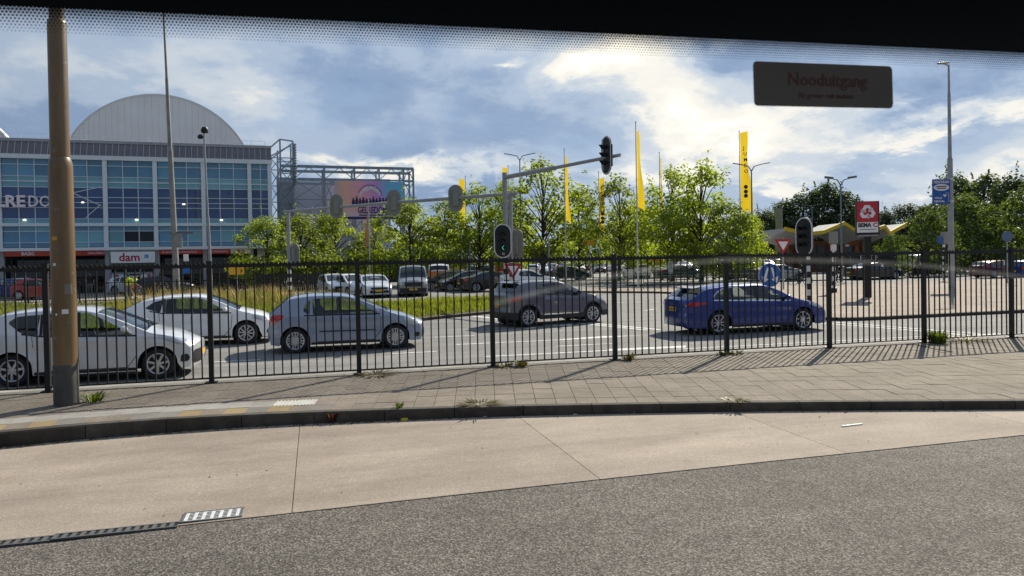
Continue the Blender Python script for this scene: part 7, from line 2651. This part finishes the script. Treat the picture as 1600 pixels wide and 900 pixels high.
def person(label, loc, rz, top, legs, hair=HAIR_D, pose='stand', sc=1.0, group=None, sleeves=False):
    """continuous body grown from a joint skeleton; faces local -Y"""
    J = {}
    if pose in ('stand', 'walk', 'bend'):
        st = 0.0 if pose == 'stand' else 0.20
        bend = 0.0 if pose != 'bend' else 0.55
        sh = lambda x, z, y=0.0: (x, y - math.sin(bend) * (z - 0.95), 0.95 + math.cos(bend) * (z - 0.95)) if z > 0.95 else (x, y, z)
        J.update(pelvis=(0, 0, 0.95), waist=sh(0, 1.12), chest=sh(0, 1.32), neck=sh(0, 1.49), head=sh(0, 1.60), crown=sh(0, 1.74, -0.01))
        for s, n in ((1, 'L'), (-1, 'R')):
            J['hip' + n] = (0.10 * s, 0, 0.90)
            J['knee' + n] = (0.11 * s, -0.03 - st * 0.55 * s, 0.50)
            J['ank' + n] = (0.11 * s, 0.02 - st * s, 0.09)
            J['toe' + n] = (0.12 * s, -0.14 - st * s, 0.03)
            J['shl' + n] = sh(0.19 * s, 1.41)
            J['elb' + n] = sh(0.25 * s, 1.13, 0.04 + st * 0.5 * s)
            J['wri' + n] = sh(0.25 * s, 0.90, -0.08 + st * 0.9 * s) if not bend else (0.2 * s, -0.50, 0.80)
            J['hnd' + n] = sh(0.245 * s, 0.80, -0.12 + st * 0.9 * s) if not bend else (0.18 * s, -0.56, 0.72)
    else:   # sitting, on a saddle or a car seat
        hz = 0.92 if pose == 'ride' else 0.62
        ln = 0.22 if pose == 'ride' else -0.18
        J.update(pelvis=(0, 0, hz), waist=(0, -ln * 0.3, hz + 0.18), chest=(0, -ln, hz + 0.40), neck=(0, -ln * 1.3, hz + 0.56), head=(0, -ln * 1.4 - 0.02, hz + 0.67), crown=(0, -ln * 1.4 - 0.03, hz + 0.80))
        for s, n in ((1, 'L'), (-1, 'R')):
            J['hip' + n] = (0.10 * s, -0.02, hz - 0.03)
            kz = hz - (0.22 + 0.10 * s if pose == 'ride' else -0.05)
            J['knee' + n] = (0.12 * s, -0.40, kz)
            J['ank' + n] = (0.12 * s, -0.30 if pose == 'ride' else -0.72, kz - 0.40)
            J['toe' + n] = (0.12 * s, -0.44 if pose == 'ride' else -0.86, kz - 0.45)
            J['shl' + n] = (0.19 * s, -ln, hz + 0.48)
            J['elb' + n] = (0.25 * s, -ln - 0.20, hz + 0.24)
            J['wri' + n] = (0.20 * s, -ln - 0.42, hz + 0.26)
            J['hnd' + n] = (0.20 * s, -ln - 0.50, hz + 0.26)
    rad = dict(pelvis=0.135, waist=0.12, chest=0.135, neck=0.058, head=0.088, crown=0.062, hip=0.095, knee=0.062, ank=0.045, toe=0.040, shl=0.070, elb=0.046, wri=0.032, hnd=0.036)
    chain = [('pelvis', 'waist'), ('waist', 'chest'), ('chest', 'neck'), ('neck', 'head'), ('head', 'crown')]
    for n in 'LR':
        chain += [('pelvis', 'hip' + n), ('hip' + n, 'knee' + n), ('knee' + n, 'ank' + n), ('ank' + n, 'toe' + n), ('chest', 'shl' + n), ('shl' + n, 'elb' + n), ('elb' + n, 'wri' + n), ('wri' + n, 'hnd' + n)]
    names = list(J)
    idx = {n: i for i, n in enumerate(names)}
    me = bpy.data.meshes.new('person')
    me.from_pydata([J[n] for n in names], [(idx[a], idx[b]) for a, b in chain], [])
    o = bpy.data.objects.new('person', me)
    COL.objects.link(o)
    md = o.modifiers.new('skin', 'SKIN')
    sv = me.skin_vertices[0].data
    for n in names:
        r_ = rad[n if n in rad else n[:-1]]
        k = 0.8 if n in ('pelvis', 'waist', 'chest') else 1.0
        sv[idx[n]].radius = (r_ * 1.12 if k < 1 else r_, r_ * k)
        sv[idx[n]].use_root = n == 'pelvis'
    o.modifiers.new('sub', 'SUBSURF').levels = 1
    dg = bpy.context.evaluated_depsgraph_get()
    m2 = bpy.data.meshes.new_from_object(o.evaluated_get(dg))
    bpy.data.objects.remove(o)
    m2.materials.clear()
    for q in (top, legs, SKIN, hair, SHOE):
        m2.materials.append(q)
    P = {n: Vector(J[n]) for n in names}
    def near_bone(c):
        best, bn = 9, None
        for a, b in chain:
            d = P[b] - P[a]
            t = max(0, min(1, (c - P[a]).dot(d) / d.length_squared))
            q = (c - P[a] - d * t).length / (rad[a if a in rad else a[:-1]])
            if q < best:
                best, bn = q, (a, b, t)
        return bn
    hd = P['head']
    for f in m2.polygons:
        a, b, t = near_bone(f.center)
        if b.startswith(('hip', 'knee', 'ank')):
            k = 1
        elif b.startswith('toe'):
            k = 4
        elif b.startswith(('wri', 'hnd')) or (b.startswith('elb') and t > 0.5 and not sleeves):
            k = 2
        elif b in ('head', 'crown'):
            c = f.center - hd
            k = 3 if (c.z > 0.06 or c.y > 0.02) else 2
        elif a == 'neck':
            k = 2
        else:
            k = 0
        f.material_index = k
        f.use_smooth = True
    o = link('person', m2, None, loc, rz)
    o.scale = (sc, sc, sc)
    return tag(o, label, 'person', group)


HV_Y = cloth('hi_vis_yellow', (0.62, 0.75, 0.04))
HV_O = cloth('hi_vis_orange', (0.75, 0.20, 0.02))
C_W = cloth('shirt_white', (0.68, 0.68, 0.68))
C_K = cloth('clothes_black', (0.02, 0.02, 0.022))
C_B = cloth('jeans_blue', (0.06, 0.11, 0.24))
C_R = cloth('shirt_wine', (0.22, 0.05, 0.06))
C_G = cloth('clothes_grey', (0.16, 0.17, 0.18))
C_P = cloth('shirt_pale_pink', (0.50, 0.34, 0.30))
person('worker in yellow and orange hi-vis clothes bending over in the dry grass', (-12.2, 55.8, 0), R(70), HV_Y, HV_O, pose='bend', sleeves=True)
person('worker in yellow hi-vis vest standing beside the bending worker', (-11.7, 52.6, 0), R(200), HV_Y, C_G)
person('pedestrian in white top and blue jeans walking before the shop entrance', (-13.0, 63.5, 0), R(20), C_W, C_B, pose='walk')
person('pedestrian in black standing at the shop entrance', (-12.0, 64.4, 0), R(-30), C_K, C_K, sleeves=True)
person('pedestrian in wine red top by the parked white car', (-19.6, 58.6, 0), R(60), C_R, C_G)
person('pedestrian in white top left of the brown lamp post', (-18.1, 59.6, 0), R(-50), C_W, C_G)
person('pedestrian in dark clothes right of the brown lamp post before the shops', (-16.6, 62.6, 0), R(10), C_K, C_G, pose='walk')
person('pedestrian in black under the trees by the black hoarding', (*bearing(693, 74), 0), R(40), C_K, C_K, pose='walk', sleeves=True)
person('pedestrian in pale red top crossing the car park behind the grey crossover', (*bearing(866, 66), 0), R(80), C_P, C_G, pose='walk')
person('pedestrian in yellow top far behind the thin yellow flag', (*bearing(1009, 78), 0), R(30), HV_Y, C_G, pose='walk')


BIKE_M = mat('bicycle_frame', (0.025, 0.025, 0.028), 0.4)
SPOKE = mat('bicycle_spokes', (0.30, 0.30, 0.31), 0.4, metal=0.6)


def bike_meshes():
    def ring(R_, r_, n=26):
        mb = MB()
        k = 6
        for i in range(n):
            a = 2 * math.pi * i / n
            for j in range(k):
                b = 2 * math.pi * j / k
                rr = R_ + r_ * math.cos(b)
                mb.v.append((rr * math.cos(a), r_ * math.sin(b), rr * math.sin(a)))
        for i in range(n):
            for j in range(k):
                a, b = i * k + j, i * k + (j + 1) % k
                c, d = ((i + 1) % n) * k + (j + 1) % k, ((i + 1) % n) * k + j
                mb.f.append((a, b, c, d))
                mb.m.append(0)
        for i in range(10):
            a = 2 * math.pi * i / 10
            mb.bar((0.02 * math.cos(a), 0, 0.02 * math.sin(a)), (R_ * math.cos(a), 0, R_ * math.sin(a)), 0.006, m=1)
        return mb.mesh('wheel', [TYRE, SPOKE])
    fr = MB()
    for a, b in (((-0.52, 0, 0.34), (-0.1, 0, 0.30)), ((-0.52, 0, 0.34), (-0.22, 0, 0.82)), ((-0.1, 0, 0.30), (-0.24, 0, 0.90)), ((-0.1, 0, 0.30), (0.38, 0, 0.72)), ((-0.21, 0, 0.80), (0.36, 0, 0.84)), ((0.38, 0, 0.70), (0.34, 0, 0.98)), ((0.38, 0, 0.72), (0.54, 0, 0.34))):
        fr.tube(a, b, 0.02, n=6)
    hb = MB()
    hb.tube((0.33, 0, 1.0), (0.33, 0, 1.08), 0.016, n=6)
    for s in (-1, 1):
        hb.tube((0.33, 0, 1.06), (0.20, 0.28 * s, 1.08), 0.014, n=6)
    sd = MB().lathe([(0.001, 0.03), (0.09, 0.02), (0.11, -0.02), (0.001, -0.03)], 10)
    mud = MB()
    for cx in (-0.52, 0.54):
        for i in range(7):
            a0, a1 = R(20 + i * 20), R(40 + i * 20)
            mud.bar((cx + 0.365 * math.cos(a0), 0, 0.34 + 0.365 * math.sin(a0)), (cx + 0.365 * math.cos(a1), 0, 0.34 + 0.365 * math.sin(a1)), 0.05, 0.008)
    return ring(0.325, 0.02), fr.mesh('frame', BIKE_M), hb.mesh('handlebar', BIKE_M), sd.mesh('saddle', BLACK), mud.mesh('mudguard', BIKE_M)


BM = bike_meshes()


def bicycle(loc, rz, label, group=None):
    o = empty('bicycle', loc, rz, label, 'bicycle', group)
    link('wheel', BM[0], o, (-0.52, 0, 0.34))
    link('wheel', BM[0], o, (0.54, 0, 0.34))
    link('frame', BM[1], o)
    link('handlebar', BM[2], o)
    link('saddle', BM[3], o, (-0.25, 0, 0.93))
    link('mudguard', BM[4], o)
    return o


random.seed(12)
for k in range(16):
    x, y = -11.6 + k * 0.42, 60.2 + random.uniform(-0.2, 0.2)
    bicycle((x, y, 0.004), R(90) + random.uniform(-0.2, 0.2), 'dark bicycle parked in the row before the shops beside the entrance', 'bicycles parked before the shops')
for k in range(10):
    x, y = bearing(668 + k * 5.0, 68 + random.uniform(-1, 1))
    bicycle((x, y, 0.004), R(90) + random.uniform(-0.3, 0.3), 'dark bicycle standing among the bicycles under the plane trees', 'bicycles under the plane trees')

b1 = bicycle((33.4, 45.3, 0.004), R(165), 'bicycle ridden behind the banded post with the oval signal')
person('cyclist in dark clothes riding behind the banded post with the oval signal', (33.65, 45.23, 0.02), R(165) + R(90), C_K, C_K, pose='ride', sleeves=True)
b1 = bicycle((34.95, 43.4, 0.12), R(10), 'black bicycle ridden past the dark recycling sign post')
person('cyclist in black jacket riding past the dark recycling sign post', (34.70, 43.35, 0.14), R(10) + R(90), C_K, C_K, pose='ride', sleeves=True)
b1 = bicycle((33.6, 42.4, 0.12), R(35), 'black bicycle standing left of the ridden one by the recycling sign')


def scooter(loc, rz, label):
    o = empty('motor_scooter', loc, rz, label, 'scooter')
    for x in (-0.55, 0.62):
        MB().lathe([(0.13, -0.05), (0.22, -0.055), (0.25, -0.02), (0.25, 0.02), (0.22, 0.055), (0.13, 0.05)], 18, axis='Y').build('wheel', TYRE, o, (x, 0, 0.25))
    mb = MB()
    f = lambda a, b, c: (a, c, b)
    mb.prism(roundpoly([(-0.85, 0.42), (-0.15, 0.34), (0.10, 0.26), (0.38, 0.26), (0.46, 0.40), (0.40, 0.95), (0.30, 0.98), (0.26, 0.42), (-0.02, 0.42), (-0.10, 0.72), (-0.82, 0.70)], 0.06), -0.16, 0.16, fn=f)
    mb.build('body', PB_BLACK, o, smooth=40)
    MB().prism(roundpoly([(-0.80, 0.70), (-0.06, 0.72), (-0.10, 0.82), (-0.76, 0.80)], 0.04), -0.13, 0.13, fn=f).build('saddle', BLACK, o)
    MB().bar((0.33, -0.32, 1.02), (0.33, 0.32, 1.02), 0.04).build('handlebar', BLACK, o)
    MB().box((0.42, 0, 0.95), (0.12, 0.22, 0.16)).build('headlight', HEADLENS, o)
    MB().tube((0.60, 0, 0.25), (0.34, 0, 0.98), 0.035, n=8).build('fork', BLACK, o)
    MB().box((-0.95, 0, 0.86), (0.36, 0.38, 0.34)).build('top_box', BLACK, o)
    return o


scooter((50.6, 52.6, 0.004), R(172), 'black motor scooter ridden on the far road right of the recycling sign')
person('rider in black on the motor scooter', (50.75, 52.58, -0.08), R(172) + R(90), C_K, C_K, pose='ride', sleeves=True)

# people in the two nearest hatchbacks
for (car, S, dx, dy, lab) in ((silver_car, HATCH, 0.0, -0.37, 'passenger in dark clothes in the silver hatchback nearest the window'), (silver_car, HATCH, -0.06, 0.37, 'driver in dark clothes in the silver hatchback'), (blue_hatch, CORSA, 0.0, 0.37, 'driver with dark hair in the light blue hatchback')):
    x = S['ws'][0] - 0.70 + dx
    person(lab, (car.location.x + x, car.location.y + dy, -0.03), R(90), C_K if car is silver_car else C_G, C_K, pose='sit', sc=0.98, sleeves=True)

# ------------------------------------------------------------------ parked and passing vehicles further off
FAR = dict(res=0.5, ns=10)
B_HATCH = dict(HATCH, **FAR)
B_HATCH2 = dict(CORSA, **FAR)
B_EST = dict(MAZDA, **FAR)
B_SUV = dict(CAPTUR, **FAR)
SALOON = dict(mk(4.95, 1.86, [(0.05, 0.98), (0.16, 1.05), (0.55, 1.10), (0.80, 1.14), (1.15, 1.28), (1.55, 1.40), (2.1, 1.45), (2.55, 1.435), (2.9, 1.36), (3.60, 1.05), (3.72, 1.01), (4.2, 0.94), (4.55, 0.84), (4.78, 0.68)],
                 [0.98, 3.88], belt=[(0, 0.95), (1.2, 0.965), (2.6, 0.93), (3.6, 0.91), (4.9, 0.8)], ws=(2.9, 3.6), rwn=(0.80, 1.55), style='multi', rw=0.335, rim=0.24,
                 windows=[([(1.30, 1.02), (1.72, 0.985), (2.32, 0.965), (2.31, 1.36), (1.80, 1.33)], 1, ''), ([(2.40, 0.963), (3.38, 0.94), (3.15, 1.04), (2.86, 1.24), (2.6, 1.34), (2.40, 1.36)], 0, '')],
                 lamps=[([(0.02, 0.80), (0.14, 0.79), (0.42, 0.88), (0.40, 0.95), (0.08, 0.96)], TAILRED, 0.5), ([(4.1, 0.78), (4.5, 0.66), (4.6, 0.70), (4.5, 0.79), (4.1, 0.87)], HEADLENS, 0.45)]), **FAR)
VAN = dict(mk(4.9, 1.92, [(0.05, 1.1), (0.09, 1.5), (0.14, 1.85), (0.3, 1.94), (1.2, 1.98), (3.0, 1.97), (3.4, 1.90), (3.70, 1.72), (4.22, 1.22), (4.34, 1.16), (4.6, 1.08), (4.78, 0.92)],
             [0.85, 4.0], belt=[(0, 1.06), (2, 1.06), (4, 1.04), (4.9, 1.0)], ws=(3.4, 4.22), rwn=(0.09, 0.14), style='five_double', rw=0.335, rim=0.23, tumble=0.16,
             windows=[([(0.35, 1.18), (1.85, 1.16), (1.85, 1.74), (0.38, 1.74)], 1, ''), ([(1.95, 1.16), (2.75, 1.14), (2.75, 1.74), (1.95, 1.74)], 1, ''), ([(2.85, 1.13), (4.0, 1.12), (3.85, 1.26), (3.45, 1.66), (3.2, 1.74), (2.85, 1.74)], 0, '')],
             lamps=[([(0.0, 0.9), (0.12, 0.9), (0.12, 1.5), (0.0, 1.5)], TAILRED, 0.7), ([(4.3, 0.86), (4.75, 0.74), (4.82, 0.80), (4.70, 0.98), (4.4, 1.04)], HEADLENS, 0.50)],
             drop=[(0, 0.08), (4.9, 0.08)], bulge_f=[(0.2, 0.06), (0.35, 0.11), (0.55, 0.12), (0.75, 0.12), (0.95, 0.10), (1.2, 0.06)]), **FAR)


def far_car(name, S, colour, loc, rz, label, group):
    return make_car(name, label, 'car' if name != 'van' else 'van', S, colour, loc, rz, group, full=False)


PROTO = {}


def park(kind, u, depth, rz, colour, label, group, z=0.004):
    """the first vehicle of a kind is built, later ones are copies in their own paint"""
    nm, S = {'hatch': ('parked_hatchback', B_HATCH), 'hatch2': ('parked_compact', B_HATCH2), 'estate': ('parked_estate_car', B_EST), 'suv': ('parked_crossover', B_SUV), 'saloon': ('parked_saloon', SALOON), 'van': ('parked_van', VAN)}[kind]
    x, y = bearing(u, depth)
    c, s = math.cos(rz), math.sin(rz)
    L2 = S['L'] / 2
    loc = (x - c * L2, y - s * L2, z)
    if kind not in PROTO:
        o = make_car(nm, label, 'van' if kind == 'van' else 'car', S, colour, loc, rz, group, full=False)
        ch = children(o)
        PROTO[kind] = (o, [(k, children(k)) for k in ch])
        for k in ch:
            if k.name.startswith('body'):
                k.material_slots[0].link = 'OBJECT'
                k.material_slots[0].material = colour
        return o
    o, kids = PROTO[kind]
    r_ = copy_tree(o, kids, loc, rz, label, group)
    for k in children(r_):
        if k.name.startswith('body'):
            k.material_slots[0].material = colour
    return r_


GP, GT, GA = 'cars parked beyond the grass median', 'cars passing on the far side of the junction', 'cars parked in front of the arena'
f90 = R(-100)
park('hatch', 523, 50, R(-78), PB_SILVER, 'pale silver car parked nose first at the end of the dark slatted screen', GP)
park('hatch2', 550, 49, R(-70), PB_WHITE, 'white compact car parked between two pale cars behind the grass', GP)
park('saloon', 581, 47.5, R(-84), PB_SILVER, 'silver saloon with low nose parked right of two pale cars', GP)
park('van', 644, 48.5, R(-96), PB_GREY, 'grey van with dark windscreen facing the road beyond the grass', GP)
park('van', 686, 61, R(80), PB_WHITE, 'white van seen from behind with orange striped doors', GP)
vx, vy = bearing(686, 58.4)
tag(MB().box((0, 0, 0), (1.7, 0.02, 0.8), rz=R(-12)).build('striped_panel', PB_ORANGE, None, (vx, vy, 1.0)), 'orange warning panel on the back doors of the white van', 'panel')
park('estate', 700, 56, R(176), PB_BLACK, 'black estate car furthest left of the black cars under the trees', GP)
park('hatch', 722, 54, R(188), PB_BLACK, 'black hatchback standing across behind the short grass', GP)
park('saloon', 768, 52.5, R(8), PB_BLACK, 'black saloon directly behind the fence post by the green arrow signal', GP)
park('suv', 826, 51, R(6), PB_WHITE, 'white crossover passing behind the roof of the mauve grey crossover', GT)
park('saloon', 886, 74, R(4), PB_DGREEN, 'dark teal saloon passing behind the tube railing', GT)
park('hatch', 994, 79, R(95), PB_WHITE, 'white hatchback seen from behind left of the tall flag pole', GT)
park('saloon', 1062, 71, R(2), PB_DGREEN, 'dark green saloon passing left of the plane tree trunk', GT)
park('hatch2', 1103, 82, R(30), PB_GREY, 'grey compact car behind the roof of the blue estate car', GT)
park('estate', 1168, 66, R(170), PB_DGREEN, 'dark green estate car behind the round blue sign', GT)
park('saloon', 1216, 62, R(-4), PB_GREY, 'grey saloon with bright bonnet right of the round blue sign', GT)
park('saloon', 1366, 62.5, R(-3), PB_BLACK, 'long black saloon passing behind the recycling sign post', GT)
park('estate', 1562, 61.5, R(-2), PB_DRED, 'maroon estate car with pale roof near the picture edge', GT)
park('hatch', 1616, 58, R(-2), PB_BLUE, 'blue car cut by the picture edge behind the maroon estate car', GT)
park('van', 1450, 88, R(-5), PB_WHITE, 'white van half hidden by the bushes left of the lamp with the banner', GT)
park('saloon', 1500, 90, R(-4), PB_SILVER, 'silver saloon under the trees left of the maroon estate car', GT)
park('hatch', 18, 54, R(10), PB_BLUE, 'blue hatchback in front of the arena at the picture edge', GA)
park('estate', 45, 58, R(4), PB_WHITE, 'white estate car in front of the shops left of the brown lamp post', GA)
park('hatch2', 70, 52, R(-10), PB_RED, 'red compact car beside the brown lamp post', GA)
park('estate', 215, 59, R(-30), PB_SILVER, 'silver estate car angled before the shop entrance', GA)
park('saloon', 252, 58.5, R(5), PB_BLACK, 'black saloon behind the low fence right of the entrance', GA)
random.seed(40)
cols_ = [PB_WHITE, PB_SILVER, PB_BLACK, PB_GREY, PB_RED, PB_BLUE, PB_WHITE, PB_DRED, PB_SILVER]
kinds = ['hatch', 'hatch2', 'estate', 'suv', 'saloon']
cn = {PB_WHITE.name: 'white', PB_SILVER.name: 'silver', PB_BLACK.name: 'black', PB_GREY.name: 'grey', PB_RED.name: 'red', PB_BLUE.name: 'blue', PB_DRED.name: 'maroon'}
kn = {'hatch': 'hatchback', 'hatch2': 'compact car', 'estate': 'estate car', 'suv': 'crossover', 'saloon': 'saloon'}
rows_far = []
for i in range(26):
    u = 846 + i * 14.6
    d = 104 + (i % 3) * 9
    k, c = random.choice(kinds), random.choice(cols_)
    where = 'behind the grey crossover roof' if u < 940 else 'left of the tall flag pole' if u < 990 else 'right of the tall flag pole' if u < 1060 else 'above the blue estate car' if u < 1180 else 'below the give way sign'
    park(k, u, d, (R(80) if i % 2 else R(-100)) + random.uniform(-0.06, 0.06), c, f'{cn[c.name]} {kn[k]} in the far car park {where}', f'{cn[c.name]} {kn[k]} in the far car park {where}')
for i in range(9):
    u = 640 + i * 24
    c = random.choice(cols_)
    park('van' if i % 3 == 0 else 'hatch', u, 98 + i % 2 * 4, R(75), c, f'{cn[c.name]} {"van" if i % 3 == 0 else "hatchback"} glimpsed under the plane tree crowns', f'{cn[c.name]} {"vans" if i % 3 == 0 else "hatchbacks"} glimpsed under the plane trees')
